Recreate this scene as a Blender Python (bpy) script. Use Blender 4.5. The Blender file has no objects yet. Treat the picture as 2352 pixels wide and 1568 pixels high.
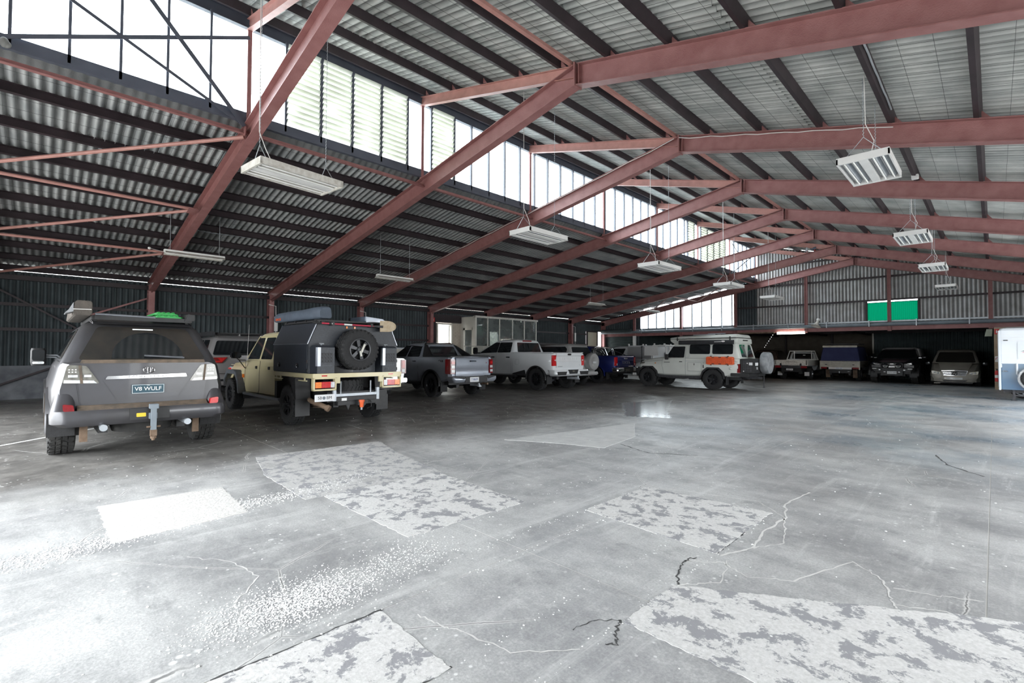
import bpy, bmesh, math, random
from mathutils import Vector, Matrix
random.seed(7)
scene = bpy.context.scene
C = scene.collection
PI = math.pi

# ------------------------------------------------------------------ camera
F_PX, YAW, PIT, ROL = 1096.3, math.radians(45.29), math.radians(1.42), math.radians(0.29)
fw = Vector((-math.sin(YAW)*math.cos(PIT), math.cos(YAW)*math.cos(PIT), math.sin(PIT)))
rt = Vector((math.cos(YAW), math.sin(YAW), 0)); up = rt.cross(fw)
r2 = rt*math.cos(ROL)+up*math.sin(ROL); u2 = -rt*math.sin(ROL)+up*math.cos(ROL)
cd = bpy.data.cameras.new('camera'); cam = bpy.data.objects.new('camera', cd); C.objects.link(cam)
m3 = Matrix((r2, u2, -fw)).transposed()
cam.matrix_world = Matrix.Translation((0, 0, 1.4)) @ m3.to_4x4()
cd.sensor_width = 36; cd.sensor_fit = 'HORIZONTAL'; cd.lens = 36*F_PX/2352; cd.clip_start = .05; cd.clip_end = 500
scene.camera = cam

# ------------------------------------------------------------------ sky, portals, exposure
SKY = 16.0
w = bpy.data.worlds.new('overcast_sky'); scene.world = w; w.use_nodes = True
nt = w.node_tree; nt.nodes.clear()
tc = nt.nodes.new('ShaderNodeTexCoord'); sx = nt.nodes.new('ShaderNodeSeparateXYZ')
mr = nt.nodes.new('ShaderNodeMapRange'); mr.inputs[1].default_value = 0; mr.inputs[2].default_value = 1
mr.inputs[3].default_value = 0.55; mr.inputs[4].default_value = 1.15
bg = nt.nodes.new('ShaderNodeBackground'); wo = nt.nodes.new('ShaderNodeOutputWorld')
mm = nt.nodes.new('ShaderNodeMath'); mm.operation = 'MULTIPLY'; mm.inputs[1].default_value = SKY
bg.inputs[0].default_value = (.93, .97, 1.0, 1)
nt.links.new(tc.outputs['Generated'], sx.inputs[0]); nt.links.new(sx.outputs[2], mr.inputs[0])
nt.links.new(mr.outputs[0], mm.inputs[0]); nt.links.new(mm.outputs[0], bg.inputs[1]); nt.links.new(bg.outputs[0], wo.inputs[0])
def portal(name, loc, look, sx_, sy_):
    l = bpy.data.lights.new(name, 'AREA'); l.shape = 'RECTANGLE'; l.size = sx_; l.size_y = sy_; l.cycles.is_portal = True
    o = bpy.data.objects.new(name, l); C.objects.link(o); o.location = loc
    o.rotation_euler = Vector(look).to_track_quat('-Z', 'Y').to_euler(); return o
portal('sky_portal', (-9.55, 12.7, 6.5), (1, 0, 0), 33, 1.6)
portal('sky_portal', (-7.75, -3.5, 1.65), (0, 1, 0), 12.5, 3.3)
portal('sky_portal', (4.8, 5.4, 1.6), (-1, 0, 0), 6.4, 3.2)
portal('sky_portal', (4.8, 15.9, 1.6), (-1, 0, 0), 9.2, 3.2)
portal('sky_portal', (-13.7, 28.95, 3.9), (0, -1, 0), 6.2, 1.8)
vs = scene.view_settings
scene.display_settings.display_device = 'sRGB'
vs.view_transform = 'Standard'; vs.look = 'None'; vs.gamma = 1; vs.use_curve_mapping = False
vs.exposure = 0.36
cy = scene.cycles
try:
    cy.use_denoising = True; cy.denoiser = 'OPENIMAGEDENOISE'
except Exception: pass
cy.max_bounces = 7; cy.diffuse_bounces = 5; cy.glossy_bounces = 3; cy.transmission_bounces = 4; cy.transparent_max_bounces = 12
cy.caustics_reflective = False; cy.caustics_refractive = False; cy.sample_clamp_indirect = 6; cy.use_adaptive_sampling = True; cy.adaptive_threshold = 0.02

# ------------------------------------------------------------------ materials
def srgb(h):
    v = [int(h[i:i+2], 16)/255 for i in (0, 2, 4)]
    return tuple(c/12.92 if c <= .04045 else ((c+.055)/1.055)**2.4 for c in v)
MATS = {}
def mat(name, col, rough=.5, metal=0, var=.12, scale=3., bump=0, bscale=40., coat=0, col2=None, emit=0, spec=.5, detail=4, groove=None):
    """principled material with a procedural colour variation (and fine relief)"""
    m = bpy.data.materials.new(name); m.use_nodes = True; t = m.node_tree; p = t.nodes['Principled BSDF']
    p.inputs['Roughness'].default_value = rough; p.inputs['Metallic'].default_value = metal
    p.inputs['Specular IOR Level'].default_value = spec
    if coat: p.inputs['Coat Weight'].default_value = coat; p.inputs['Coat Roughness'].default_value = .04
    if isinstance(col, str): col = srgb(col)
    if isinstance(col2, str): col2 = srgb(col2)
    g = t.nodes.new('ShaderNodeNewGeometry'); n = t.nodes.new('ShaderNodeTexNoise'); n.inputs['Scale'].default_value = scale; n.inputs['Detail'].default_value = detail
    t.links.new(g.outputs['Position'], n.inputs['Vector'])
    r = t.nodes.new('ShaderNodeValToRGB'); r.color_ramp.elements[0].position = .3; r.color_ramp.elements[1].position = .7
    a = col2 if col2 else tuple(c*(1-var) for c in col); b = col if col2 else tuple(min(1, c*(1+var)) for c in col)
    r.color_ramp.elements[0].color = (*a, 1); r.color_ramp.elements[1].color = (*b, 1)
    t.links.new(n.outputs['Fac'], r.inputs[0]); t.links.new(r.outputs[0], p.inputs['Base Color'])
    out = r.outputs[0]
    if groove:                                         # corrugation shade, with some dirt, painted into the recesses: (source, axis, dark value, light value, strength)
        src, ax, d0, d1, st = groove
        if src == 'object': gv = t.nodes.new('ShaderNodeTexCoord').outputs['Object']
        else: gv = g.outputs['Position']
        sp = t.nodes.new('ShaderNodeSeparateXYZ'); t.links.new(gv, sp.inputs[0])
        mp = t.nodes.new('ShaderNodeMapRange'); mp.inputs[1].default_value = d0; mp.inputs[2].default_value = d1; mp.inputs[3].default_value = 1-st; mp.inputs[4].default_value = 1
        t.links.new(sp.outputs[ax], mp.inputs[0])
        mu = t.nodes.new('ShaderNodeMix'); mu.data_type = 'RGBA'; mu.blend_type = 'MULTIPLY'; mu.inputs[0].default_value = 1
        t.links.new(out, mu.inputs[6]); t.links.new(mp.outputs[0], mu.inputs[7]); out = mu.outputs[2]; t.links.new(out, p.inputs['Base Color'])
    if emit:
        t.links.new(r.outputs[0], p.inputs['Emission Color']); p.inputs['Emission Strength'].default_value = emit
    if bump:
        n2 = t.nodes.new('ShaderNodeTexNoise'); n2.inputs['Scale'].default_value = bscale; t.links.new(g.outputs['Position'], n2.inputs['Vector'])
        bp = t.nodes.new('ShaderNodeBump'); bp.inputs['Strength'].default_value = bump; bp.inputs['Distance'].default_value = .02
        t.links.new(n2.outputs['Fac'], bp.inputs['Height']); t.links.new(bp.outputs[0], p.inputs['Normal'])
    MATS[name] = m; return m
def glassmat(name, tint=(.93, .96, .97), refl=.08, diff=0., dcol=(.8, .82, .8), rough=.02):
    m = bpy.data.materials.new(name); m.use_nodes = True; t = m.node_tree; t.nodes.clear()
    o = t.nodes.new('ShaderNodeOutputMaterial'); tr = t.nodes.new('ShaderNodeBsdfTransparent'); gl = t.nodes.new('ShaderNodeBsdfGlossy')
    tr.inputs[0].default_value = (*tint, 1); gl.inputs['Roughness'].default_value = rough
    lw = t.nodes.new('ShaderNodeLayerWeight'); pw = t.nodes.new('ShaderNodeMath'); pw.operation = 'POWER'; pw.inputs[1].default_value = 5
    t.links.new(lw.outputs['Facing'], pw.inputs[0]); fr = t.nodes.new('ShaderNodeMath'); fr.operation = 'MULTIPLY_ADD'; fr.inputs[1].default_value = .5; fr.inputs[2].default_value = .04
    t.links.new(pw.outputs[0], fr.inputs[0])
    mx = t.nodes.new('ShaderNodeMixShader'); t.links.new(fr.outputs[0], mx.inputs[0]); t.links.new(tr.outputs[0], mx.inputs[1]); t.links.new(gl.outputs[0], mx.inputs[2])
    last = mx
    if diff:
        n = t.nodes.new('ShaderNodeTexNoise'); n.inputs['Scale'].default_value = 2.5; g = t.nodes.new('ShaderNodeNewGeometry'); t.links.new(g.outputs['Position'], n.inputs['Vector'])
        r = t.nodes.new('ShaderNodeMapRange'); r.inputs[1].default_value = .3; r.inputs[2].default_value = .7; r.inputs[3].default_value = diff*.7; r.inputs[4].default_value = min(1, diff*1.3)
        t.links.new(n.outputs['Fac'], r.inputs[0])
        td = t.nodes.new('ShaderNodeBsdfTranslucent'); dd = t.nodes.new('ShaderNodeBsdfDiffuse'); ad = t.nodes.new('ShaderNodeMixShader')
        td.inputs[0].default_value = (*dcol, 1); dd.inputs[0].default_value = (*dcol, 1)
        t.links.new(td.outputs[0], ad.inputs[1]); t.links.new(dd.outputs[0], ad.inputs[2])
        m2 = t.nodes.new('ShaderNodeMixShader'); t.links.new(r.outputs[0], m2.inputs[0]); t.links.new(mx.outputs[0], m2.inputs[1]); t.links.new(ad.outputs[0], m2.inputs[2]); last = m2
    t.links.new(last.outputs[0], o.inputs[0]); MATS[name] = m; return m

# ------------------------------------------------------------------ mesh building
class MB:
    def __init__(s): s.v = []; s.f = []
    def add(s, vs, fs):
        b = len(s.v); s.v += [tuple(p) for p in vs]; s.f += [tuple(b+i for i in f) for f in fs]; return s
    def bx(s, x0, x1, y0, y1, z0, z1):
        x0, x1 = min(x0, x1), max(x0, x1); y0, y1 = min(y0, y1), max(y0, y1); z0, z1 = min(z0, z1), max(z0, z1)
        return s.add([(x0,y0,z0),(x1,y0,z0),(x1,y1,z0),(x0,y1,z0),(x0,y0,z1),(x1,y0,z1),(x1,y1,z1),(x0,y1,z1)],
                     [(3,2,1,0),(4,5,6,7),(0,1,5,4),(1,2,6,5),(2,3,7,6),(3,0,4,7)])
    def loft(s, rings, caps=True, closed=True):
        n = len(rings[0]); vs = [p for r in rings for p in r]; fs = []
        for i in range(len(rings)-1):
            for j in range(n if closed else n-1):
                k = (j+1) % n; fs.append((i*n+j, i*n+k, (i+1)*n+k, (i+1)*n+j))
        if caps: fs.append(tuple(range(n-1, -1, -1))); fs.append(tuple(range((len(rings)-1)*n, len(rings)*n)))
        return s.add(vs, fs)
    def tube(s, pts, r, n=8, caps=True):
        pts = [Vector(p) for p in pts]; rings = []; pu = None
        for i, p in enumerate(pts):
            d = (pts[min(i+1, len(pts)-1)]-pts[max(i-1, 0)])
            d = d.normalized() if d.length > 1e-9 else Vector((0, 0, 1))
            a = pu if pu else (Vector((0, 0, 1)) if abs(d.z) < .9 else Vector((1, 0, 0)))
            e1 = (a-d*a.dot(d)).normalized(); e2 = d.cross(e1); pu = e1
            rr = r[i] if isinstance(r, (list, tuple)) else r
            rings.append([p+e1*rr*math.cos(2*PI*k/n)+e2*rr*math.sin(2*PI*k/n) for k in range(n)])
        return s.loft(rings, caps)
    def bar(s, p, q, w, h, upv=(0, 0, 1)):
        """rectangular bar from p to q, w sideways, h along up"""
        return s.sec(p, q, [(-w/2, -h/2), (w/2, -h/2), (w/2, h/2), (-w/2, h/2)], upv)
    def sec(s, p, q, poly, upv=(0, 0, 1)):
        p, q = Vector(p), Vector(q); d = (q-p).normalized(); e2 = Vector(upv); e2 = (e2-d*e2.dot(d)).normalized(); e1 = d.cross(e2)
        return s.loft([[c+e1*a+e2*b for a, b in poly] for c in (p, q)])
    def prism(s, poly, axis, a, b):
        """2-D polygon extruded along axis ('x': poly=(y,z), 'y': poly=(x,z), 'z': poly=(x,y))"""
        f = {'x': lambda t, p: (t, p[0], p[1]), 'y': lambda t, p: (p[0], t, p[1]), 'z': lambda t, p: (p[0], p[1], t)}[axis]
        return s.loft([[f(t, p) for p in poly] for t in (a, b)])
    def lathe(s, prof, n=24, c=(0, 0, 0), axis='y', closed=False):
        """prof = [(radius, along)]"""
        rings = []
        for r, t in prof:
            ring = []
            for k in range(n):
                a = 2*PI*k/n; u, v = r*math.cos(a), r*math.sin(a)
                ring.append({'y': (c[0]+u, c[1]+t, c[2]+v), 'x': (c[0]+t, c[1]+u, c[2]+v), 'z': (c[0]+u, c[1]+v, c[2]+t)}[axis])
            rings.append(ring)
        if closed: rings.append(rings[0])
        return s.loft(rings, caps=not closed)
    def sphere(s, c, rx, ry=None, rz=None, n=12, m=8):
        ry = ry or rx; rz = rz or rx
        rings = [[(c[0]+rx*math.sin(PI*(i+.02)/(m+.04))*math.cos(2*PI*k/n), c[1]+ry*math.sin(PI*(i+.02)/(m+.04))*math.sin(2*PI*k/n), c[2]-rz*math.cos(PI*(i+.02)/(m+.04))) for k in range(n)] for i in range(m+1)]
        return s.loft(rings)
    def plate(s, pts, off):
        """thick plate: outline pts (3-D), extruded by the vector off"""
        off = Vector(off); return s.loft([[Vector(p) for p in pts], [Vector(p)+off for p in pts]])
def ibeam_poly(d, w, tf=.014, tw=.01):
    a, b = w/2, d/2
    return [(-a,-b),(a,-b),(a,-b+tf),(tw/2,-b+tf),(tw/2,b-tf),(a,b-tf),(a,b),(-a,b),(-a,b-tf),(-tw/2,b-tf),(-tw/2,-b+tf),(-a,-b+tf)]
def cee_poly(d, w, t=.006, s=1):
    a, b = w/2, d/2
    p = [(-a,-b),(a,-b),(a,-b+t),(-a+t,-b+t),(-a+t,b-t),(a,b-t),(a,b),(-a,b)]
    return [(s*x, y) for x, y in p][::s]
def finish(me, smooth=None):
    bm = bmesh.new(); bm.from_mesh(me); bmesh.ops.recalc_face_normals(bm, faces=bm.faces); bm.to_mesh(me); bm.free()
    if smooth:
        me.polygons.foreach_set('use_smooth', [True]*len(me.polygons)); me.set_sharp_from_angle(angle=math.radians(smooth))
def obj(name, mb, material, parent=None, smooth=None, kind=None, label=None, bevel=0, loc=None):
    me = bpy.data.meshes.new(name); me.from_pydata(mb.v, [], mb.f); finish(me, smooth)
    if bevel:
        bm = bmesh.new(); bm.from_mesh(me)
        bmesh.ops.bevel(bm, geom=[e for e in bm.edges if len(e.link_faces) == 2 and e.calc_face_angle(0) > .5], offset=bevel, segments=2, affect='EDGES', clamp_overlap=True)
        bm.to_mesh(me); bm.free()
        me.polygons.foreach_set('use_smooth', [True]*len(me.polygons)); me.set_sharp_from_angle(angle=math.radians(40))
    if material: me.materials.append(material if not isinstance(material, str) else MATS[material])
    o = bpy.data.objects.new(name, me); C.objects.link(o)
    if parent: o.parent = parent
    if kind: o['kind'] = kind
    if label: o['label'] = label
    if loc: o.location = loc
    return o
def link(name, src, parent=None, loc=(0, 0, 0), rot=(0, 0, 0), scale=None, material=None):
    o = bpy.data.objects.new(name, src.data); C.objects.link(o); o.parent = parent; o.location = loc; o.rotation_euler = rot
    if scale: o.scale = scale
    return o
def thing(name, label, cat, loc=(0, 0, 0), rz=0, group=None):
    o = bpy.data.objects.new(name, None); C.objects.link(o); o.location = loc; o.rotation_euler = (0, 0, rz); o.empty_display_size = .2
    o['label'] = label; o['category'] = cat
    if group: o['group'] = group
    return o
def tag(o, label, cat, group=None):
    o['label'] = label; o['category'] = cat
    if group: o['group'] = group
    return o
def struct(name, loc=(0, 0, 0)):
    o = bpy.data.objects.new(name, None); C.objects.link(o); o['kind'] = 'structure'; o.location = loc; return o
def dup(root, loc, rz=None, label=None):
    r = root.copy(); C.objects.link(r); r.location = loc
    if rz is not None: r.rotation_euler = (0, 0, rz)
    if label: r['label'] = label
    for ch in list(root.children):
        c = ch.copy(); C.objects.link(c); c.parent = r
        for g in ch.children:
            d = g.copy(); C.objects.link(d); d.parent = c
    return r
def text(name, body, size, material, parent, loc, rot, depth=.003, sx=1, label=None, bold=0):
    cu = bpy.data.curves.new(name, 'FONT'); cu.body = body; cu.size = size; cu.extrude = depth; cu.align_x = 'CENTER'; cu.align_y = 'CENTER'; cu.offset = bold
    t = bpy.data.objects.new(name, cu); C.objects.link(t); bpy.context.view_layer.update()
    me = bpy.data.meshes.new_from_object(t.evaluated_get(bpy.context.evaluated_depsgraph_get())); C.objects.unlink(t); bpy.data.objects.remove(t); bpy.data.curves.remove(cu)
    me.materials.clear(); me.materials.append(MATS[material]); me.name = name
    o = bpy.data.objects.new(name, me); C.objects.link(o); o.parent = parent; o.location = loc; o.rotation_euler = rot; o.scale = (sx, 1, 1)
    if label: o['label'] = label
    return o
def cut(o, cutters, op='DIFFERENCE'):
    """boolean: o minus the MB in cutters, applied"""
    me = bpy.data.meshes.new('cutter'); me.from_pydata(cutters.v, [], cutters.f); finish(me)
    c = bpy.data.objects.new('cutter', me); C.objects.link(c); mats = list(o.data.materials)
    par = o.parent; o.parent = None
    md = o.modifiers.new('cut', 'BOOLEAN'); md.operation = op; md.solver = 'EXACT'; md.object = c
    bpy.context.view_layer.update()
    nm = bpy.data.meshes.new_from_object(o.evaluated_get(bpy.context.evaluated_depsgraph_get()))
    o.modifiers.clear(); old = o.data; nm.name = old.name; o.data = nm; bpy.data.meshes.remove(old)
    bpy.data.objects.remove(c); bpy.data.meshes.remove(me)
    nm.materials.clear()
    for x in mats: nm.materials.append(x)
    nm.polygons.foreach_set('material_index', [0]*len(nm.polygons))
    nm.polygons.foreach_set('use_smooth', [True]*len(nm.polygons)); nm.set_sharp_from_angle(angle=math.radians(32))
    o.parent = par; return o
mat('maroon_steel', (.345, .165, .158), .5, var=.16, scale=5, bump=.25, bscale=60, col2=(.27, .115, .11))
mat('maroon_bright', (.47, .235, .205), .5, var=.12, scale=6, bump=.2)
mat('dark_purlin', (.028, .018, .022), .6, var=.3, scale=4)
mat('dark_girt', (.026, .017, .02), .6, var=.25, scale=4)
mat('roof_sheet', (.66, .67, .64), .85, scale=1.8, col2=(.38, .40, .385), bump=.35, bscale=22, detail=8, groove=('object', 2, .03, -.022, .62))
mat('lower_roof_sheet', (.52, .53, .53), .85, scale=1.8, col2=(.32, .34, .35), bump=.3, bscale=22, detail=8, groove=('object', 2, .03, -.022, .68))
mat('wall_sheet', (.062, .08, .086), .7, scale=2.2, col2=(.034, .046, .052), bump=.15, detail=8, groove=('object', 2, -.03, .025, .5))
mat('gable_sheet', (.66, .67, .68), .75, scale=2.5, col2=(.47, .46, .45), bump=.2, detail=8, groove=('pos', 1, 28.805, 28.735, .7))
mat('annex_sheet', (.06, .085, .085), .7, scale=2.0, col2=(.04, .055, .055))
mat('mesh_wire', (.05, .05, .05), .6)
mat('mullion', (.09, .10, .13), .55)
mat('dado', (.19, .20, .215), .8, scale=3, col2=(.09, .097, .11))
mat('white_paint', (.78, .78, .77), .45, var=.05)
mat('white_dirty', (.72, .71, .67), .6, scale=14, col2=(.50, .47, .42))
mat('cream_door', (.66, .63, .50), .5, var=.04)
mat('cream_frame', (.62, .60, .54), .55, var=.08)
mat('cable_white', (.72, .70, .68), .5, var=.05)
mat('galv', (.42, .45, .48), .45, metal=.5, var=.12, scale=8)
mat('pipe_grey', (.20, .235, .265), .5, scale=3, col2=(.14, .16, .185))
mat('brick', (.52, .40, .28), .85, scale=3.7, col2=(.40, .28, .19), bump=.3)
mat('brick_pale', (.60, .53, .45), .85, scale=3.7, col2=(.50, .43, .36), bump=.3)
mat('brick_dark', (.13, .11, .085), .85, scale=3, col2=(.09, .075, .06))
mat('mortar', (.36, .33, .29), .9)
mat('sign_red', (.62, .04, .04), .5, var=.05)
mat('sign_white', (.85, .85, .83), .5, var=.03)
mat('ground_out', (.32, .31, .29), .95, scale=.6)
mat('daylight_glow', (1, .93, .8), .5, emit=9, var=.02)  # emission standing in for daylight through a gap
mat('rubber', (.018, .018, .019), .75, var=.25, scale=30, bump=.2, bscale=120)
mat('rubber_dusty', (.035, .034, .032), .85, scale=9, col2=(.02, .02, .02), bump=.2, bscale=120)
mat('black_plastic', (.018, .018, .019), .5, var=.2, scale=20)
mat('grey_plastic', (.085, .092, .105), .5, var=.15, scale=9)
mat('black_gloss', (.010, .010, .012), .12, coat=.6, var=.2)
mat('rim_black', (.022, .023, .026), .28, metal=.4, var=.2)
mat('alloy', (.45, .46, .48), .3, metal=.85, var=.1)
mat('chrome', (.8, .81, .83), .1, metal=1, var=.04)
mat('steel_dark', (.05, .05, .055), .5, metal=.3, var=.3, scale=10)
mat('rusty', (.24, .17, .12), .8, metal=.2, scale=9, col2=(.13, .085, .055))
mat('tail_red', (.55, .012, .015), .15, coat=.7, var=.2, scale=25)
mat('tail_dark_red', (.20, .008, .012), .12, coat=.8, var=.2, scale=25)
mat('amber', (.85, .22, .02), .18, coat=.6, var=.12, scale=30)
mat('lamp_clear', (.62, .63, .64), .12, coat=.8, var=.2, scale=25)
mat('lamp_smoke', (.22, .215, .19), .14, coat=.9, scale=18, col2=(.12, .115, .1))
mat('window_dark', (.012, .014, .016), .06, coat=.7, var=.2)
mat('window_dusty', (.022, .021, .020), .24, coat=.3, scale=4, col2=(.040, .034, .028))
mat('plate_white', (.74, .75, .76), .4, var=.04)
mat('ink_black', (.012, .012, .014), .5, var=.05)
mat('ink_blue', (.03, .06, .25), .5, var=.05)
def leaf(m, *a): return m
def concrete():
    m = bpy.data.materials.new('concrete_floor'); m.use_nodes = True; t = m.node_tree; p = t.nodes['Principled BSDF']
    N = t.nodes.new; Lk = t.links.new
    g = N('ShaderNodeNewGeometry').outputs['Position']
    def noise(s, d=6, r=.6, vec=g, dist=0):
        n = N('ShaderNodeTexNoise'); n.inputs['Scale'].default_value = s; n.inputs['Detail'].default_value = d; n.inputs['Roughness'].default_value = r; n.inputs['Distortion'].default_value = dist
        Lk(vec, n.inputs['Vector']); return n
    def ramp(src, a, b, va=0., vb=1.):
        r = N('ShaderNodeMapRange'); r.inputs[1].default_value = a; r.inputs[2].default_value = b; r.inputs[3].default_value = va; r.inputs[4].default_value = vb
        r.interpolation_type = 'SMOOTHSTEP'; Lk(src, r.inputs[0]); return r.outputs[0]
    def mixc(f, a, b):
        x = N('ShaderNodeMix'); x.data_type = 'RGBA'; Lk(f, x.inputs[0])
        for i, c in ((6, a), (7, b)):
            if isinstance(c, tuple): x.inputs[i].default_value = (*c, 1)
            else: Lk(c, x.inputs[i])
        return x.outputs[2]
    def mul(a, b):
        x = N('ShaderNodeMath'); x.operation = 'MULTIPLY'; Lk(a, x.inputs[0])
        if isinstance(b, float): x.inputs[1].default_value = b
        else: Lk(b, x.inputs[1])
        return x.outputs[0]
    def mx(a, b):
        x = N('ShaderNodeMath'); x.operation = 'MAXIMUM'; Lk(a, x.inputs[0]); Lk(b, x.inputs[1]); return x.outputs[0]
    base = mixc(ramp(noise(.75, 9, .7).outputs[0], .36, .64), (.31, .31, .313), (.58, .58, .572))
    mp = N('ShaderNodeMapping'); mp.inputs['Scale'].default_value = (.25, 1.6, 1); mp.inputs['Rotation'].default_value = (0, 0, .5); Lk(g, mp.inputs[0])
    base = mixc(ramp(noise(1.6, 8, .7, mp.outputs[0]).outputs[0], .45, .72, 0, .55), base, (.22, .222, .23))           # scuffs and tyre sweeps
    base = mixc(ramp(noise(7, 8, .75).outputs[0], .5, .72, 0, .55), base, (.66, .66, .65))
    base = mixc(ramp(noise(22, 8, .8).outputs[0], .50, .68, 0, .30), base, (.72, .72, .71))
    base = mixc(ramp(noise(70, 4, .7).outputs[0], .35, .65, 0, .34), base, (.14, .14, .145))
    mp2 = N('ShaderNodeMapping'); mp2.inputs['Scale'].default_value = (2.2, .22, 1); mp2.inputs['Rotation'].default_value = (0, 0, .35); Lk(g, mp2.inputs[0])
    base = mixc(ramp(noise(1.9, 9, .72, mp2.outputs[0], .6).outputs[0], .52, .70, 0, .5), base, (.68, .68, .67))
    base = mixc(ramp(noise(3.2, 10, .75).outputs[0], .55, .66, 0, .45), base, (.20, .20, .205))
    # bluish reflection of the gable tinted into the floor colour
    sep = N('ShaderNodeSeparateXYZ'); Lk(g, sep.inputs[0])
    blue = mul(ramp(noise(.42, 6, .62).outputs[0], .40, .66, 0, .62), mul(ramp(sep.outputs[1], 5.5, 11), ramp(sep.outputs[0], -6.5, -3.)))
    base = mixc(blue, base, (.21, .285, .35))
    # parking strip dirt, with the dimmer light there painted in as darkening
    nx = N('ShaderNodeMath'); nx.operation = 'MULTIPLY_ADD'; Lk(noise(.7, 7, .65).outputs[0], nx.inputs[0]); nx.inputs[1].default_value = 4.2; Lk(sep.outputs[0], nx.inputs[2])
    grime_shade = ramp(nx.outputs[0], -3.4, -5.6)
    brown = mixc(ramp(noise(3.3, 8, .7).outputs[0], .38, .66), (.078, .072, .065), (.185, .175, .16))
    base = mixc(mul(grime_shade, .86), base, brown)
    # white flakes and droppings trodden into the surface
    v = N('ShaderNodeTexVoronoi'); v.inputs['Scale'].default_value = 17; Lk(g, v.inputs['Vector'])
    fl = mul(ramp(v.outputs['Distance'], .20, .12), ramp(noise(1.3, 5, .7).outputs[0], .52, .60))
    v2 = N('ShaderNodeTexVoronoi'); v2.inputs['Scale'].default_value = 5.5; Lk(g, v2.inputs['Vector'])
    fl2 = mul(ramp(v2.outputs['Distance'], .12, .05), ramp(noise(.8, 4).outputs[0], .45, .55))
    base = mixc(mx(fl, fl2), base, (.70, .70, .69))
    # cracks
    wv = N('ShaderNodeMix'); wv.data_type = 'VECTOR'; wv.inputs[0].default_value = .12; Lk(g, wv.inputs[4]); Lk(noise(1.5, 5).outputs[1], wv.inputs[5])
    vc = N('ShaderNodeTexVoronoi'); vc.feature = 'DISTANCE_TO_EDGE'; vc.inputs['Scale'].default_value = .62; Lk(wv.outputs[1], vc.inputs['Vector'])
    msk = ramp(noise(.5, 3).outputs[0], .50, .58)
    base = mixc(mul(mul(ramp(vc.outputs['Distance'], .008, .003), msk), .7), base, (.66, .65, .63))
    base = mixc(mul(mul(ramp(vc.outputs['Distance'], .0025, .001), msk), .8), base, (.10, .10, .10))
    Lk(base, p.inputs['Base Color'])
    rg = N('ShaderNodeMix'); rg.data_type = 'FLOAT'; rg.inputs[3].default_value = .20
    Lk(mul(blue, 1.3), rg.inputs[0]); Lk(ramp(noise(.8, 6, .65).outputs[0], .3, .7, .30, .62), rg.inputs[2]); Lk(rg.outputs[0], p.inputs['Roughness'])
    bp = N('ShaderNodeBump'); bp.inputs['Strength'].default_value = .22; bp.inputs['Distance'].default_value = .012; Lk(noise(26, 8, .7).outputs[0], bp.inputs['Height']); Lk(bp.outputs[0], p.inputs['Normal'])
    p.inputs['Specular IOR Level'].default_value = .42
    MATS['concrete_floor'] = m
    # worn topping: pale skin with dark scabs
    m = bpy.data.materials.new('worn_topping'); m.use_nodes = True; t = m.node_tree; p = t.nodes['Principled BSDF']; N = t.nodes.new; Lk = t.links.new
    g = N('ShaderNodeNewGeometry').outputs['Position']
    def noise(s, d=6, r=.6, vec=g, dist=0):
        n = N('ShaderNodeTexNoise'); n.inputs['Scale'].default_value = s; n.inputs['Detail'].default_value = d; n.inputs['Roughness'].default_value = r; n.inputs['Distortion'].default_value = dist
        Lk(vec, n.inputs['Vector']); return n
    def ramp(src, a, b, va=0., vb=1.):
        r = N('ShaderNodeMapRange'); r.inputs[1].default_value = a; r.inputs[2].default_value = b; r.inputs[3].default_value = va; r.inputs[4].default_value = vb; Lk(src, r.inputs[0]); return r.outputs[0]
    def mixc(f, a, b):
        x = N('ShaderNodeMix'); x.data_type = 'RGBA'; Lk(f, x.inputs[0])
        for i, c in ((6, a), (7, b)):
            if isinstance(c, tuple): x.inputs[i].default_value = (*c, 1)
            else: Lk(c, x.inputs[i])
        return x.outputs[2]
    b = mixc(ramp(noise(40, 6, .8).outputs[0], .35, .65), (.54, .535, .52), (.74, .73, .72))
    b = mixc(ramp(noise(6.0, 13, .74, dist=.25).outputs[0], .515, .545), b, (.30, .30, .315))
    b = mixc(ramp(noise(1.7, 12, .7).outputs[0], .60, .63, 0, .6), b, (.45, .445, .44))
    Lk(b, p.inputs['Base Color']); p.inputs['Roughness'].default_value = .8
    bp = N('ShaderNodeBump'); bp.inputs['Strength'].default_value = .35; bp.inputs['Distance'].default_value = .012; Lk(noise(45, 8, .75).outputs[0], bp.inputs['Height']); Lk(bp.outputs[0], p.inputs['Normal'])
    MATS['worn_topping'] = m
concrete()
mm_ = MATS['worn_topping'].copy(); mm_.name = 'worn_topping_grey'; MATS['worn_topping_grey'] = mm_
for n_ in mm_.node_tree.nodes:
    if n_.type == 'MIX':
        for i_ in (6, 7):
            c_ = n_.inputs[i_].default_value
            if c_[0] > .4 and not n_.inputs[i_].is_linked: n_.inputs[i_].default_value = tuple(x*.80 for x in c_[:3])+(1,)
mat('polished_patch', (.36, .37, .385), .12, scale=5, col2=(.27, .28, .30), spec=.6)
mat('crack_or_shade_dark', (.06, .06, .06), .9); mat('crack_pale', (.66, .65, .63), .9)
mat('pale_patch', (.66, .645, .625), .8, scale=20, col2=(.54, .525, .505), bump=.25)
mat('chip_white', (.80, .80, .79), .8, var=.08, scale=30)
mat('joint_fill', (.50, .49, .47), .9)
glassmat('pane_glass', diff=.06)
glassmat('louvre_glass', (.80, .82, .78), diff=.62, dcol=(.62, .64, .58))
glassmat('office_glass', (.66, .70, .69), diff=.30, dcol=(.50, .54, .53))
glassmat('green_sheet', (.0, .05, .03), diff=1.4, dcol=(.0005, .085, .040))
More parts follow.
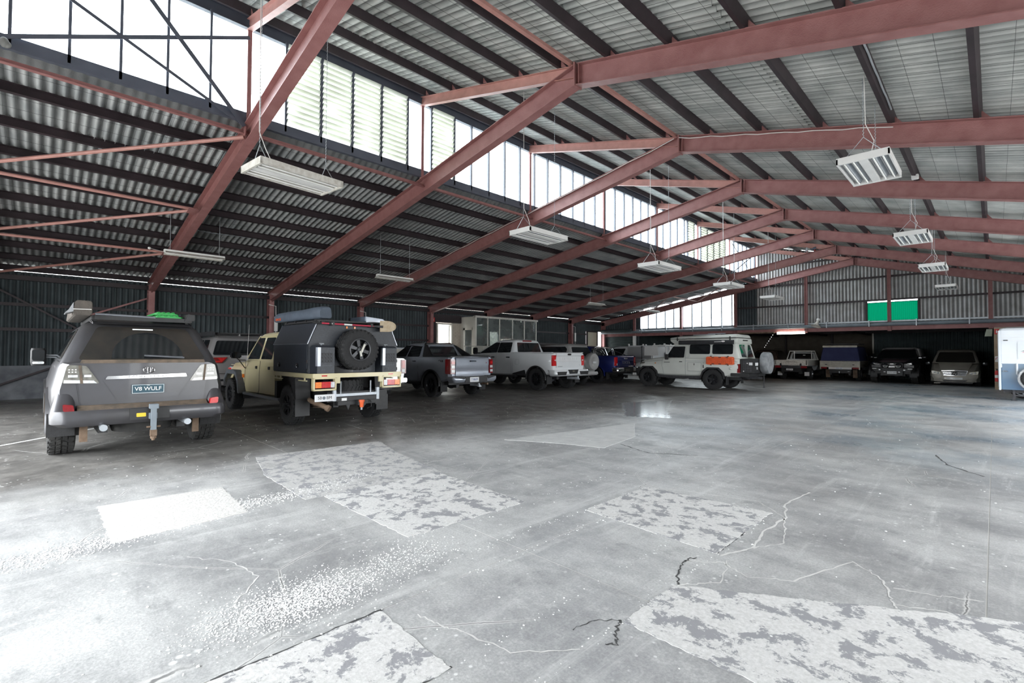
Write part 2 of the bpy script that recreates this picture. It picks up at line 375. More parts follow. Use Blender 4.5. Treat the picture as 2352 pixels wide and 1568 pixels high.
# ------------------------------------------------------------------ floor
YF = [2.59+3.713*k for k in range(-1, 8)]
YN = -3.4                                             # near gable, behind the camera           # frame lines, the first one behind the camera
YG = YF[8]+.15-3.713                                 # inside face of the far gable
YG = 28.73
o = obj('ground', MB().bx(-70, 60, -60, 90, -.3, -.03), 'ground_out'); o['kind'] = 'structure'
floor = obj('floor', MB().bx(-20, 4.8, YN-.1, 39, -.029, -.0015), 'joint_fill'); floor['kind'] = 'structure'
XC = [-19.9, -14.5, -9.9, -5.72, -2.37, -.05, 4.7]; YC = [-3.45, 2.48, 9.53, 16.3, 22.6, 28.6, 38.8]
for i in range(6):
    for j in range(6):
        g = .004
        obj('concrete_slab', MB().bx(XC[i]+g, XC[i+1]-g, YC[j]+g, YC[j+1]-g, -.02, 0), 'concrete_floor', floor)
def patch(name, poly, m, z=.003, rag=.009, label=None):
    pts = []
    n = len(poly)
    for i in range(n):
        a, b = Vector((*poly[i], 0)), Vector((*poly[(i+1) % n], 0)); k = max(2, int((b-a).length/.035)); d = (b-a).normalized(); nn = Vector((-d.y, d.x, 0))
        for q in range(k): pts.append(a+(b-a)*(q/k)+nn*random.uniform(-rag, rag)*(q > 0))
    return obj(name, MB().loft([[(p.x, p.y, -.004) for p in pts], [(p.x, p.y, z) for p in pts]]), m, floor, label=label)
patch('floor_patch', [(-1.39, 2.2), (1.2, 2.2), (1.2, 4.35), (.1, 3.72), (-.6, 3.26), (-1.39, 2.76)], 'worn_topping', label='scabbed pale topping over the concrete')
patch('floor_patch', [(-2.6, 3.51), (-1.39, 3.41), (-1.41, 4.64), (-2.6, 4.57)], 'worn_topping')
patch('floor_patch', [(-6.95, 2.08), (-5.85, 1.85), (-4.62, 1.83), (-4.62, 3.4), (-5.9, 3.6), (-6.85, 3.85)], 'worn_topping_grey')
patch('floor_patch', [(-4.61, 2.0), (-3.15, 2.02), (-3.13, 3.28), (-4.61, 3.36)], 'worn_topping')
patch('floor_patch', [(-2.36, .4), (-1.72, .4), (-1.72, 1.33), (-2.36, 1.34)], 'worn_topping')
patch('floor_patch', [(-5.7, .4), (-4.54, .4), (-4.62, 1.33), (-5.64, 1.37)], 'pale_patch', label='smooth near-white repair patch')
mat('grey_patch', (.60, .60, .59), .7, scale=6, col2=(.50, .50, .50), bump=.2)
patch('floor_patch', [(-5.6, 5.38), (-4.75, 5.8), (-4.1, 6.0), (-4.3, 7.2), (-5.15, 8.6)], 'grey_patch', z=.004, label='smoother lighter grey patch')
patch('floor_patch', [(-7.5, 11.9), (-6.9, 13.6), (-5.9, 11.4), (-5.0, 9.85), (-5.85, 9.4)], 'polished_patch', z=.002, rag=.06, label='smooth shiny patch')
rc = random.Random(11)
def crack_or_shade(pts, w_, m, z=.0012, jit=.006, n=8):
    P = []
    for a, b in zip(pts[:-1], pts[1:]):
        for i in range(n): P.append((a[0]+(b[0]-a[0])*i/n+rc.gauss(0, jit), a[1]+(b[1]-a[1])*i/n+rc.gauss(0, jit)))
    P.append(pts[-1]); L_, R_ = [], []
    for i, p in enumerate(P):
        q, r = P[max(0, i-1)], P[min(len(P)-1, i+1)]; d = Vector((r[0]-q[0], r[1]-q[1])).normalized(); ww = w_*rc.uniform(.35, 1.2)
        L_.append((p[0]-d.y*ww, p[1]+d.x*ww, z)); R_.append((p[0]+d.y*ww, p[1]-d.x*ww, z))
    n_ = len(P); mb_ = MB(); mb_.add(L_+R_, [(i, i+1, n_+i+1, n_+i) for i in range(n_-1)]); obj('crack_or_shade', mb_, m, floor)
for pts, w_, m in (([(-1.40, 2.2), (-1.36, 2.08), (-1.30, 2.02), (-1.34, 1.97)], .007, 'crack_or_shade_dark'), ([(-1.40, 2.2), (-1.5, 2.1), (-1.52, 1.95)], .003, 'crack_or_shade_dark'),
    ([(-1.37, 2.78), (-1.45, 2.95), (-1.50, 3.14), (-1.46, 3.25)], .006, 'crack_or_shade_dark'), ([(-1.395, 3.43), (-1.40, 3.75), (-1.405, 4.05)], .008, 'crack_or_shade_dark'),  # second ribbon paints the shadow line along the patch edge
    ([(-1.36, 3.4), (-1.25, 3.7), (-1.30, 4.1), (-1.28, 4.6), (-1.40, 5.0), (-1.34, 5.6)], .010, 'crack_pale'), ([(-1.25, 3.7), (-1.12, 3.95), (-1.2, 4.3), (-1.3, 4.6)], .006, 'crack_pale'),
    ([(-1.5, 3.14), (-1.3, 3.3), (-1.12, 3.2), (-.9, 3.35), (-.69, 3.95)], .006, 'crack_pale'), ([(-1.37, 2.78), (-1.2, 3.0), (-1.3, 3.35)], .005, 'crack_pale'),
    ([(-.69, 3.95), (-.5, 3.75), (-.45, 3.55), (-.40, 3.40)], .006, 'crack_pale'), ([(-.45, 3.68), (-.25, 3.75), (-.06, 3.85)], .006, 'crack_pale'), ([(-.4, 3.45), (-.2, 3.55), (-.05, 3.5), (.2, 3.6)], .007, 'crack_pale'),
    ([(-2.19, 1.47), (-2.0, 1.50), (-1.92, 1.54), (-1.6, 1.6), (-1.4, 1.85)], .005, 'crack_pale'), ([(-2.37, .55), (-2.365, .95), (-2.365, 1.36)], .009, 'crack_or_shade_dark'), ([(-1.72, 1.34), (-1.72, .9)], .008, 'crack_or_shade_dark'),  # the two dark ribbons paint the edge shadows of the patch
    ([(-4.1, 6.45), (-3.8, 6.3), (-3.46, 6.16), (-2.9, 6.5)], .010, 'crack_or_shade_dark'), ([(-.6, 9.0), (-.45, 8.3), (-.1, 7.8)], .012, 'crack_or_shade_dark'), ([(-3.9, .75), (-3.6, .95), (-3.25, 1.0), (-3.0, .8)], .005, 'crack_pale'),
    ([(-2.6, 4.57), (-2.2, 4.75), (-1.6, 4.9), (-1.3, 4.6)], .006, 'crack_pale')): crack_or_shade(pts, w_, m)
patch('painted_line', [(-12.2, 1.35), (-10.32, -.42), (-10.27, -.38), (-12.15, 1.39)], 'chip_white', z=.003, rag=0, label='thin white line')
# loose flakes swept into drifts: nobody could count them
fl = MB(); rnd = random.Random(3)
def chip(x, y, s):
    a = rnd.uniform(0, 6.28); h = s*rnd.uniform(.15, .5); k = rnd.choice((4, 5))
    ps = [(x+s*rnd.uniform(.6, 1)*math.cos(a+2*PI*i/k), y+s*rnd.uniform(.5, 1)*math.sin(a+2*PI*i/k)) for i in range(k)]
    fl.loft([[(px, py, .001) for px, py in ps], [(x+(px-x)*.7, y+(py-y)*.7, .001+h) for px, py in ps]])
trail = [(-4.57, -.2), (-4.55, .16), (-4.66, .52), (-4.76, .97), (-4.88, 1.51), (-4.9, 2.14), (-5.15, 2.8)]
for i in range(3800):
    t = rnd.random()*5.99; k = int(t); f = t-k; a, b = trail[k], trail[k+1]
    chip(a[0]+(b[0]-a[0])*f+rnd.gauss(0, .10), a[1]+(b[1]-a[1])*f+rnd.gauss(0, .12), rnd.uniform(.003, .010))
for i in range(4200): chip(-2.78+rnd.gauss(0, .12), 1.05+rnd.gauss(0, .23), rnd.uniform(.002, .008))
for i in range(500): chip(-2.85+rnd.gauss(0, .12), 1.75+rnd.gauss(0, .2), rnd.uniform(.003, .008))
for i in range(500):
    x = rnd.choice((-1.39, -2.6, -1.72, -2.36, -3.14)); chip(x+rnd.gauss(0, .02), rnd.uniform(.6, 4.6), rnd.uniform(.003, .008))
for i in range(900): chip(rnd.uniform(-12, 1), rnd.uniform(.3, 14), rnd.uniform(.004, .012))
o = obj('paint_flakes', fl, 'chip_white'); o['kind'] = 'stuff'; o['label'] = 'loose white flakes and grit drifted over the concrete'; o['category'] = 'debris'

# ------------------------------------------------------------------ portal frames
SL, SR = .1694, .266                                   # pitch of the lower (left) and upper (right) roof
XA, XCOL, XT, XR = -4.84, -19.62, -9.42, 4.4           # apex, left column, clerestory line, right column
def zl(X): return 5.86+SL*(X-XA)                        # soffit of the left rafter
def zr(X): return 5.86-SR*(X-XA)                        # soffit of the right rafter
PL = [-10.38-1.035*k for k in range(9)]+[-19.72]
PR = [-9.25, -8.25, -7.23, -6.22, -5.2, -4.2, -3.18, -2.16, -1.14, -.12, .9, 1.92, 2.94, 3.96]
HV = .36
def frame_thing(label):
    f = thing('portal_frame', label, 'roof frame')
    I = ibeam_poly(.355, .172)
    obj('column', MB().sec((XCOL, 0, 0), (XCOL, 0, zl(XCOL)+.25), ibeam_poly(.30, .17), (1, 0, 0)), 'maroon_steel', f)
    obj('column', MB().sec((XR, 0, 0), (XR, 0, zr(XR)+.3), ibeam_poly(.30, .17), (1, 0, 0)), 'maroon_steel', f)
    obj('rafter', MB().sec((XCOL-.15, 0, zl(XCOL-.15)+HV/2), (XA, 0, zl(XA)+HV/2), I), 'maroon_steel', f)
    obj('rafter', MB().sec((XA, 0, zr(XA)+HV/2), (XR+.2, 0, zr(XR+.2)+HV/2), I), 'maroon_steel', f)
    obj('apex_plate', MB().bx(XA-.012, XA+.012, -.1, .1, 5.84, 6.24), 'maroon_steel', f)
    obj('stiffener', MB().bx(XA+.07, XA+.08, -.08, .08, 5.87, 6.19), 'maroon_steel', f)
    obj('upper_tie', MB().sec((XA-.02, 0, zr(XA)+HV-.11), (XT-.02, 0, zr(XT)+HV-.11), ibeam_poly(.20, .10, .01, .008)), 'maroon_bright', f)
    obj('window_post', MB().bx(XT-.03, XT+.04, -.035, .035, zl(XT)+HV-.02, zr(XT)+.16), 'maroon_steel', f)
    obj('haunch', MB().prism([(XCOL-.13, zl(XCOL)-.02), (XCOL+.16, zl(XCOL)-.02), (XCOL+.55, zl(XCOL+.55)), (XCOL-.13, zl(XCOL))], 'y', -.012, .012), 'maroon_steel', f)
    pm = MB()
    for sx_ in (.12, .9):
        pm.bx(XCOL-.15, XCOL+.2, -.1, .1, 0, .02)
    obj('base_plate', pm, 'maroon_steel', f)
    for X in PR[:-1]:
        z = zr(X)+HV
        obj('cleat', MB().prism([(X+.035, z), (X+.15, z-.15*SR), (X+.035, z+.12)], 'y', -.04, -.032), 'maroon_steel', f)
    return f
ORD = ['behind the camera line, first of the row', 'nearest steel frame, cut by the top edge of the picture', 'second maroon frame, its apex plate large and near',
       'third maroon frame, with a white cable clipped along its rafter', 'fourth maroon frame, a dusty pendant hanging just before it', 'fifth maroon frame counted from the camera',
       'sixth maroon frame counted from the camera', 'seventh maroon frame, two pigeons sitting on its rafter', 'last maroon frame against the far gable sheeting']
fr0 = None
for k, y in enumerate(YF):
    lab = ('maroon steel roof frame, ' if k == 0 else 'maroon steel ')+ORD[k]
    if k: lab = ORD[k]
    if fr0 is None: fr0 = frame_thing(lab); fr0.location = (0, y, 0)
    else: dup(fr0, (0, y, 0), label=lab)

# ------------------------------------------------------------------ corrugated sheets
PITCH = .146
def corr(width_n, length, amp=.029, rows=1):
    """corrugated sheet: x across the waves, y along them, centred on x"""
    m = MB(); nn = width_n*8; w_ = width_n*PITCH
    top = [[(-w_/2+w_*i/nn, length*r/rows, amp*math.cos(2*PI*i/8)) for i in range(nn+1)] for r in range(rows+1)]
    vs = [p for r in top for p in r]; n1 = nn+1
    m.add(vs, [(r*n1+i, r*n1+i+1, (r+1)*n1+i+1, (r+1)*n1+i) for r in range(rows) for i in range(nn)])
    return m
def sheet_src(n, L, material):
    o = obj('roof_sheet', corr(n, L), material, None, smooth=60); return o
def lay(parent, src, origin, du, dv, nx, pitch_x, rows, step, lift=.007, name='roof_sheet'):
    """rows x nx sheets over the plane origin + u*du + v*dv"""
    du, dv = Vector(du).normalized(), Vector(dv).normalized(); n = du.cross(dv)
    M = Matrix((du, dv, n)).transposed()
    for r in range(rows):
        for i in range(nx):
            o = bpy.data.objects.new(name, src.data); C.objects.link(o); o.parent = parent
            p = Vector(origin)+du*(pitch_x*(i+.5))+dv*(step*r)+n*(lift*(r % 2)+.004*(i % 2)+random.uniform(0, .003))
            tilt = Matrix.Rotation(-lift/step*1.0, 3, 'X')
            o.matrix_local = Matrix.Translation(p) @ (M @ tilt).to_4x4()
Y0, Y1 = -3.5, 28.95
NX = 32; PX = (Y1-Y0)/NX
# lower roof on the left: sheets run down the slope
ceil_l = struct('ceiling_left')
cl = math.sqrt(1+SL*SL); Ls = (20.02-9.45)*cl/5
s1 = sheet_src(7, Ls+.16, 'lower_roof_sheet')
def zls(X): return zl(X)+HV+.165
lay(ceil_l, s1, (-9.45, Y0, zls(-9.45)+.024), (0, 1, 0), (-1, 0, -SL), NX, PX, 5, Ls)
# dv points down the slope: normal du x dv must point up
bpy.data.objects.remove(s1)
for X in PL:
    z = zl(X)+HV
    obj('purlin', MB().sec((X, Y0, z+.08), (X, Y1, z+.08), cee_poly(.16, .065), (SL*-1, 0, 1)), 'dark_purlin', ceil_l)
ceil_r = struct('ceiling_right')
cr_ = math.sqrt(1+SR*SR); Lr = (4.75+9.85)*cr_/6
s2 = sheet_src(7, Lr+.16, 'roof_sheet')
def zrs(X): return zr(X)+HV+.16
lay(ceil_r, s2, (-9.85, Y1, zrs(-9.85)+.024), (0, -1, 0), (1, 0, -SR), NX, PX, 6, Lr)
bpy.data.objects.remove(s2)
for X in PR:
    z = zr(X)+HV
    obj('purlin', MB().sec((X, Y0, z+.078), (X, Y1, z+.078), cee_poly(.155, .065, s=-1), (SR, 0, 1)), 'dark_purlin', ceil_r)
# red longitudinal tie beside the apex
obj('ridge_tie', MB().bx(XA-.13, XA-.06, Y0, Y1, 6.235, 6.29), 'maroon_bright', ceil_r)
# wire safety mesh under the sheets
wm = MB()
for X in [a+(.33*k) for a in PL[:8] for k in (1, 2)]:
    wm.tube([(X, Y0, zls(X)-.012), (X, Y1, zls(X)-.012)], .0022, 3, False)
y = -1.4
while y < 13.:
    wm.tube([(-9.5, y, zls(-9.5)-.015), (-18.5, y, zls(-18.5)-.015)], .0018, 3, False); y += .15
o = obj('safety_mesh', wm, 'mesh_wire', ceil_l); o['kind'] = 'stuff'
wm = MB()
for X in [a+(.34*k) for a in PR[:-1] for k in (1, 2)]:
    wm.tube([(X, Y0, zrs(X)-.012), (X, Y1, zrs(X)-.012)], .0022, 3, False)
y = -1.4
while y < 16.:
    wm.tube([(-9.7, y, zrs(-9.7)-.015), (4.6, y, zrs(4.6)-.015)], .002, 3, False); y += .30
o = obj('safety_mesh', wm, 'mesh_wire', ceil_r); o['kind'] = 'stuff'

# ------------------------------------------------------------------ clerestory glazing
ZWB, ZWT = 5.70, 7.27
head = obj('trim_1', MB().sec((XT-.05, Y0, 7.40), (XT-.05, Y1, 7.40), cee_poly(.26, .09, .008), (0, 0, 1)), 'mullion'); head['kind'] = 'structure'
sill = obj('trim_2', MB().bx(XT-.06, XT+.03, Y0, Y1, 5.52, 5.70), 'mullion'); sill['kind'] = 'structure'
ap = struct('trim_3')                                  # corrugated flashing turned down from the sill onto the lower roof
fm = MB(); nn = int((Y1-Y0)/PITCH)*8
fm.add([(XT+.02+dx, Y0+(Y1-Y0)*i/nn, z+(.02*math.cos(2*PI*i/8) if r == 1 else 0)) for r, (dx, z) in enumerate(((0, 5.56), (-.22, 5.43))) for i in range(nn+1)],
       [(i, i+1, nn+2+i, nn+1+i) for i in range(nn)])
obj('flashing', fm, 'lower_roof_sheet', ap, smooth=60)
obj('eaves_angle', MB().sec((XT+.12, Y0, 5.30), (XT+.12, Y1, 5.30), [(-.035, -.04), (.035, -.04), (.035, -.03), (-.025, -.03), (-.025, .04), (-.035, .04)]), 'maroon_steel', ap)
MU = [-3.38, -3.18, -2.58, -1.98, -1.58, -.98, -.38, .22, .8, 1.39, 1.99, 2.59, 3.23, 3.91, 4.57, 5.24, 5.91, 6.56, 7.26, 7.81, 8.41, 9.0, 9.6, 10.21, 10.8, 11.4, 12.03, 12.62, 13.22, 13.82, 14.44, 15.04, 15.63, 16.21, 16.76, 17.34, 17.95, 18.58, 19.2, 19.85, 20.15, 20.8, 21.2, 21.48, 22.19, 22.9, 23.6, 24.3, 24.87]
while MU[-1] < 28.2: MU.append(MU[-1]+.6)
MU.append(28.7)
LOUV = [(3.23, 3.91), (3.91, 4.57), (4.57, 5.24), (5.24, 5.91), (6.56, 7.26), (20.15, 20.8), (21.48, 22.19), (22.19, 22.9), (22.9, 23.6), (23.6, 24.3)]
wins = [struct('window_%d' % (k+1)) for k in range(8)]
pane_src = {}
for a, b in zip(MU[:-1], MU[1:]):
    k = min(7, max(0, int((a-YF[0]+.05)//3.713)))
    W_ = wins[k]
    obj('mullion', MB().bx(XT-.045, XT+.03, a-.018, a+.018, ZWB-.12, ZWT+.03), 'mullion', W_)
    if any(abs(a-p) < .05 and abs(b-q) < .05 for p, q in LOUV):
        if 'l' not in pane_src:
            bm_ = MB().prism([(-.055, -.062), (-.050, -.066), (.055, .062), (.050, .066)], 'y', .03, .64); s_ = obj('louvre_blade', bm_, 'louvre_glass'); pane_src['l'] = s_.data; bpy.data.objects.remove(s_)
            cm_ = obj('clip', MB(), 'mullion'); bpy.data.objects.remove(cm_)
        nb = 14
        for i in range(nb):
            o = bpy.data.objects.new('louvre_blade', pane_src['l']); C.objects.link(o); o.parent = W_; o.location = (XT, a, ZWB+.06+i*(ZWT-ZWB-.08)/(nb-.6)); o.scale = (1, (b-a)/.67, 1)
        cl_ = MB()
        for i in range(nb):
            z = ZWB+.06+i*(ZWT-ZWB-.08)/(nb-.6)
            for yy in (a+.018, b-.03): cl_.prism([(-.06+XT, z-.07), (-.045+XT, z-.07), (.06+XT, z+.07), (.045+XT, z+.07)], 'y', yy, yy+.012)
        obj('louvre_frame', cl_, 'mullion', W_)
    else:
        obj('pane', MB().bx(XT-.006, XT, a+.018, b-.018, ZWB, ZWT), 'pane_glass', W_)
# cross bracing of the end bay, in front of the glass
br = struct('trim_4')
obj('brace', MB().bar((XT+.09, -1.1, 5.32), (XT+.09, 2.57, 7.04), .012, .06), 'mullion', br)
obj('brace', MB().bar((XT+.1, -1.1, 7.1), (XT+.1, 2.5, 5.42), .012, .05), 'mullion', br)
obj('brace', MB().bar((XT+.12, .87, 7.28), (XT+.12, 2.5, 5.4), .012, .07), 'mullion', br)
obj('gusset', MB().plate([(XT-.1, 2.49, 5.17), (XT+.2, 2.49, 5.22), (XT+.22, 2.49, 5.36), (XT-.08, 2.49, 5.36)], (0, .012, 0)), 'maroon_steel', br)
def ztb(X): return zl(X)+.1
for a, b in (((-9.3, 2.5), (-12.7, -1.1)), ((-12.7, 2.5), (-16.0, -1.1)), ((-15.8, 2.5), (-19.3, -1.1)), ((-12.72, 2.5), (-12.66, -1.1)), ((-15.82, 2.5), (-16., -1.1))):
    obj('brace', MB().tube([(a[0], a[1], ztb(a[0])), (b[0], b[1], ztb(b[0]))], .034, 8), 'maroon_bright', br)
for X in (-12.7, -15.8): obj('gusset', MB().plate([(X-.14, 2.49, zl(X-.14)+.04), (X+.14, 2.49, zl(X+.14)+.04), (X+.14, 2.3, zl(X+.14)+.04), (X-.14, 2.3, zl(X-.14)+.04)], (0, 0, .012)), 'maroon_steel', br)
# same bracing in the far bay
for a, b in (((-9.3, 24.95), (-12.7, 28.5)), ((-12.7, 24.95), (-16.0, 28.5)), ((-12.7, 28.5), (-12.7, 24.95))):
    obj('brace', MB().tube([(a[0], a[1], ztb(a[0])), (b[0], b[1], ztb(b[0]))], .03, 8), 'maroon_bright', br)
obj('brace', MB().bar((XT+.09, 24.9, 7.1), (XT+.09, 28.5, 5.5), .012, .05), 'mullion', br)
obj('brace', MB().bar((XT+.09, 24.9, 5.5), (XT+.09, 28.5, 7.1), .012, .05), 'mullion', br)

# ------------------------------------------------------------------ left wall
wl = struct('wall_left'); XW = -19.86
ZE = 3.70
def wall_sheets(parent, u0, u1, z0, z1, place, material, name='wall_sheet', n=7):
    """vertical corrugated sheets; place(u) -> matrix"""
    wn = n*PITCH; m = max(1, round((u1-u0)/wn)); src = obj(name, corr(n, z1-z0), material, None, smooth=60)
    sc = (u1-u0)/m/wn*1.03
    for i in range(m):
        o = bpy.data.objects.new(name, src.data); C.objects.link(o); o.parent = parent
        o.matrix_local = place(u0+(i+.5)*(u1-u0)/m, z0, .003*(i % 2)) @ Matrix.Diagonal((sc, 1, 1, 1))
    bpy.data.objects.remove(src)
def left_pl(u, z0, e): return Matrix.Translation((XW+e, u, z0)) @ Matrix(((0, 0, 1), (1, 0, 0), (0, 1, 0))).to_4x4()
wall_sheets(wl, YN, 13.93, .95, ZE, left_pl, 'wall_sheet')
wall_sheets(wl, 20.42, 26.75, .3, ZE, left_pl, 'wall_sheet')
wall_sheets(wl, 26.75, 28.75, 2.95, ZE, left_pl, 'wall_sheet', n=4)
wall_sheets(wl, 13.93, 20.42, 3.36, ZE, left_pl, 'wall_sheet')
obj('dado_wall', MB().bx(XW-.12, XW+.05, YN, 13.93, 0, .97), 'dado', wl)
obj('dado_wall', MB().bx(XW-.12, XW+.05, 20.42, 28.8, 0, .32), 'dado', wl)
for z in (2.02, 2.74):
    obj('girt', MB().bx(XW+.03, XW+.11, YN, 13.93, z-.045, z+.045), 'dark_girt', wl); obj('girt', MB().bx(XW+.03, XW+.11, 20.42, 26.75, z-.045, z+.045), 'dark_girt', wl)
obj('eaves_beam', MB().bx(XW+.02, XW+.16, YN, 28.7, 3.44, 3.58), 'dark_girt', wl)
obj('brace', MB().bar((XW+.15, -1.1, 3.3), (XW+.15, 2.5, 1.0), .05, .05), 'dark_girt', wl)
obj('brace', MB().bar((XW+.15, -1.1, .3), (XW+.15, 2.5, 1.9), .05, .05), 'dark_girt', wl)
obj('brace', MB().bar((XW+.15, 2.5, 3.15), (XW+.15, .6, 2.3), .05, .05), 'maroon_steel', wl)
# open doorway, lintel and jambs
obj('lintel', MB().bx(XW-.1, XW+.16, 13.93, 15.75, 2.96, 3.36), 'dark_girt', wl)
d1 = struct('door_1')
obj('door_frame', MB().bx(XW-.08, XW+.1, 14.22, 14.3, 0, 2.93).bx(XW-.08, XW+.1, 15.14, 15.22, 0, 2.93).bx(XW-.08, XW+.1, 14.3, 15.14, 2.86, 2.93), 'cream_frame', d1)
obj('infill', MB().bx(XW-.05, XW+.02, 13.93, 14.22, 0, 2.96), 'dark_girt', wl)
obj('door_leaf', MB().bx(XW-.92, XW-.06, 15.08, 15.13, .02, 2.84), 'white_paint', d1)
d2 = struct('door_2')
obj('door_leaf', MB().bx(XW+.03, XW+.07, 26.95, 28.02, .02, 2.90), 'cream_door', d2)
obj('door_handle', MB().tube([(XW+.07, 27.9, 1.5), (XW+.12, 27.9, 1.5), (XW+.12, 27.78, 1.5)], .012, 6), 'galv', d2)
obj('door_frame', MB().bx(XW, XW+.1, 26.8, 26.95, 0, 2.95).bx(XW, XW+.1, 28.02, 28.14, 0, 2.95).bx(XW, XW+.1, 26.95, 28.02, 2.9, 2.97), 'dark_girt', d2)
# brick: real courses
def bricks(parent, mname, u0, u1, z0, z1, place, bl=.23, bh=.076, j=.01, seed=1):
    rr = random.Random(seed); src = obj('brick', MB().bx(0, bl-j, -.05, .05, 0, bh), mname); half = obj('brick', MB().bx(0, bl/2-j, -.05, .05, 0, bh), mname)
    z = z0; r = 0
    while z+bh <= z1+.01:
        u = u0
        if r % 2: 
            items = [(half, bl/2)]
        else: items = []
        while u+sum(i[1] for i in items)+bl <= u1+.01: items.append((src, bl))
        if u+sum(i[1] for i in items)+bl/2 <= u1+.01: items.append((half, bl/2))
        for s_, w_ in items:
            o = bpy.data.objects.new('brick', s_.data); C.objects.link(o); o.parent = parent; o.matrix_local = place(u, z, rr.uniform(-.003, .003)); u += w_
        z += bh+j; r += 1
    bpy.data.objects.remove(src); bpy.data.objects.remove(half)
off = struct('wall_office')                             # glazed office against the left wall
def pl_left(u, z, e): return Matrix.Translation((XW+e, u, z)) @ Matrix(((0, -1, 0), (1, 0, 0), (0, 0, 1))).to_4x4()
obj('brick_backing', MB().bx(XW-.06, XW+.035, 15.22, 15.8, 0, 2.96), 'mortar', off)
bricks(off, 'brick_pale', 15.22, 15.82, 0, 2.96, pl_left)
obj('panel', MB().bx(XW+.05, -18.6, 15.78, 15.84, 2.75, 3.28), 'cream_frame', off)
obj('jamb', MB().bx(XW+.05, -19.6, 15.78, 15.84, 0, 2.75), 'cream_frame', off)
obj('office_door', MB().bx(-19.6, -18.75, 15.79, 15.83, 0, 1.1).bx(-19.6, -19.45, 15.79, 15.83, 1.1, 2.7).bx(-18.9, -18.75, 15.79, 15.83, 1.1, 2.7).bx(-19.6, -18.75, 15.79, 15.83, 2.6, 2.75), 'cream_frame', off)
obj('door_glass', MB().bx(-19.45, -18.9, 15.805, 15.815, 1.1, 2.6), 'office_glass', off)
obj('corner_post', MB().bx(-18.75, -18.56, 15.74, 15.84, 0, 3.3), 'cream_frame', off)
obj('spandrel', MB().bx(-18.63, -18.57, 15.84, 20.4, 0, 1.75), 'cream_frame', off)
obj('head_rail', MB().bx(-18.66, -18.54, 15.74, 20.46, 3.22, 3.32), 'white_dirty', off)
OM = [15.84, 16.6, 17.45, 18.42, 19.36, 20.34]
for y in OM[1:]: obj('glazing_bar', MB().bx(-18.64, -18.56, y-.03, y+.03, 1.75, 3.22), 'white_dirty', off)
for a, b in zip(OM[:-1], OM[1:]): obj('pane', MB().bx(-18.605, -18.595, a, b, 1.75, 3.22), 'office_glass', off)
obj('side_wall', MB().bx(XW, -18.6, 20.36, 20.44, 0, 3.25), 'wall_sheet', off)
obj('back_wall', MB().bx(XW-.1, XW+.02, 15.84, 17.9, 0, 3.4).bx(XW-.1, XW+.02, 18.6, 20.36, 0, 3.4).bx(XW-.1, XW+.02, 17.9, 18.6, 0, 1.2).bx(XW-.1, XW+.02, 17.9, 18.6, 2.6, 3.4), 'dado', off)
obj('pane', MB().bx(XW-.05, XW-.04, 17.9, 18.6, 1.2, 2.6), 'pane_glass', off)
nb_ = struct('wall_neighbour')                          # pale brick wall of the building next door, seen through the doorway
obj('brick_backing', MB().bx(-21.85, -21.7, 11, 23, 0, 4), 'mortar', nb_)
def pl_nb(u, z, e): return Matrix.Translation((-21.68+e, u, z)) @ Matrix(((0, -1, 0), (1, 0, 0), (0, 0, 1))).to_4x4()
bricks(nb_, 'brick_pale', 15.1, 16.95, 1.2, 3.4, pl_nb, seed=5)

# ------------------------------------------------------------------ far gable
wb = struct('wall_back')
def zroofL(X): return zls(X)
def gable_sheets(parent, x0, x1, zb, ztop, material, yy, n=1):
    """vertical sheets with raked tops, one object per sheet"""
    x = x0; w_ = 7*PITCH
    while x < x1-.05:
        xe = min(x+w_, x1); m = MB(); k = max(2, int(round((xe-x)/PITCH*8)))
        vs = [(x+(xe-x)*i/k, yy-.034*math.cos(2*PI*(x+(xe-x)*i/k)/PITCH), zb) for i in range(k+1)]+[(x+(xe-x)*i/k, yy-.034*math.cos(2*PI*(x+(xe-x)*i/k)/PITCH), ztop(x+(xe-x)*i/k)) for i in range(k+1)]
        m.add(vs, [(i, i+1, k+2+i, k+1+i) for i in range(k)]); obj('wall_sheet', m, material, parent, smooth=60); x = xe
GX0, GX1, GZ0, GZ1 = -4.33, -2.45, 3.06, 4.0            # green translucent panel
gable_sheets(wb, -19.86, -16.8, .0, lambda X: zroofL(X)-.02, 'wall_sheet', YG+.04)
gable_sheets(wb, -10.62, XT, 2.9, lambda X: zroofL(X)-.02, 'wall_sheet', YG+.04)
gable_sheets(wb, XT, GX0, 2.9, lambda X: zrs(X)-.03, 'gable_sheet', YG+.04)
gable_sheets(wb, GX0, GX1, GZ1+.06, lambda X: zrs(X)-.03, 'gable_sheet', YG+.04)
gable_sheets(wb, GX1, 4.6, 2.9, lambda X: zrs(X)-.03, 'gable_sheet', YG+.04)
obj('apron', MB().bx(-16.8, 4.6, YG+.08, YG+.1, 2.7, 3.1), 'dark_girt', wb)
win9 = struct('window_9')
gp = MB(); n_ = 60
for a, b in ((GX0, -3.46), (-3.48, GX1)):
    k = int((b-a)/.0183)
    obj('green_pane', MB().add([(a+(b-a)*i/k, YG+.03-.012*math.cos(2*PI*i/4), z) for z in (GZ0, GZ1-.07) for i in range(k+1)], [(i, i+1, k+2+i, k+1+i) for i in range(k)]), 'green_sheet', win9, smooth=60, label='ribbed green fibreglass sheet')
    obj('gap_light', MB().bx(a-.05, b, YG+.06, YG+.065, GZ1-.07, GZ1+.06), 'pane_glass', win9)
obj('panel_trim', MB().bx(GX0-.09, GX0, YG-.01, YG+.05, GZ0-.02, GZ1).bx(GX1, GX1+.1, YG-.01, YG+.05, GZ0-.02, GZ1).bx(GX0, GX1, YG-.01, YG+.02, GZ1-.075, GZ1-.05), 'dark_girt', win9)
XG = [-17.1, -13.8, -10.5, -6.92, -3.47, -.08, 3.3]
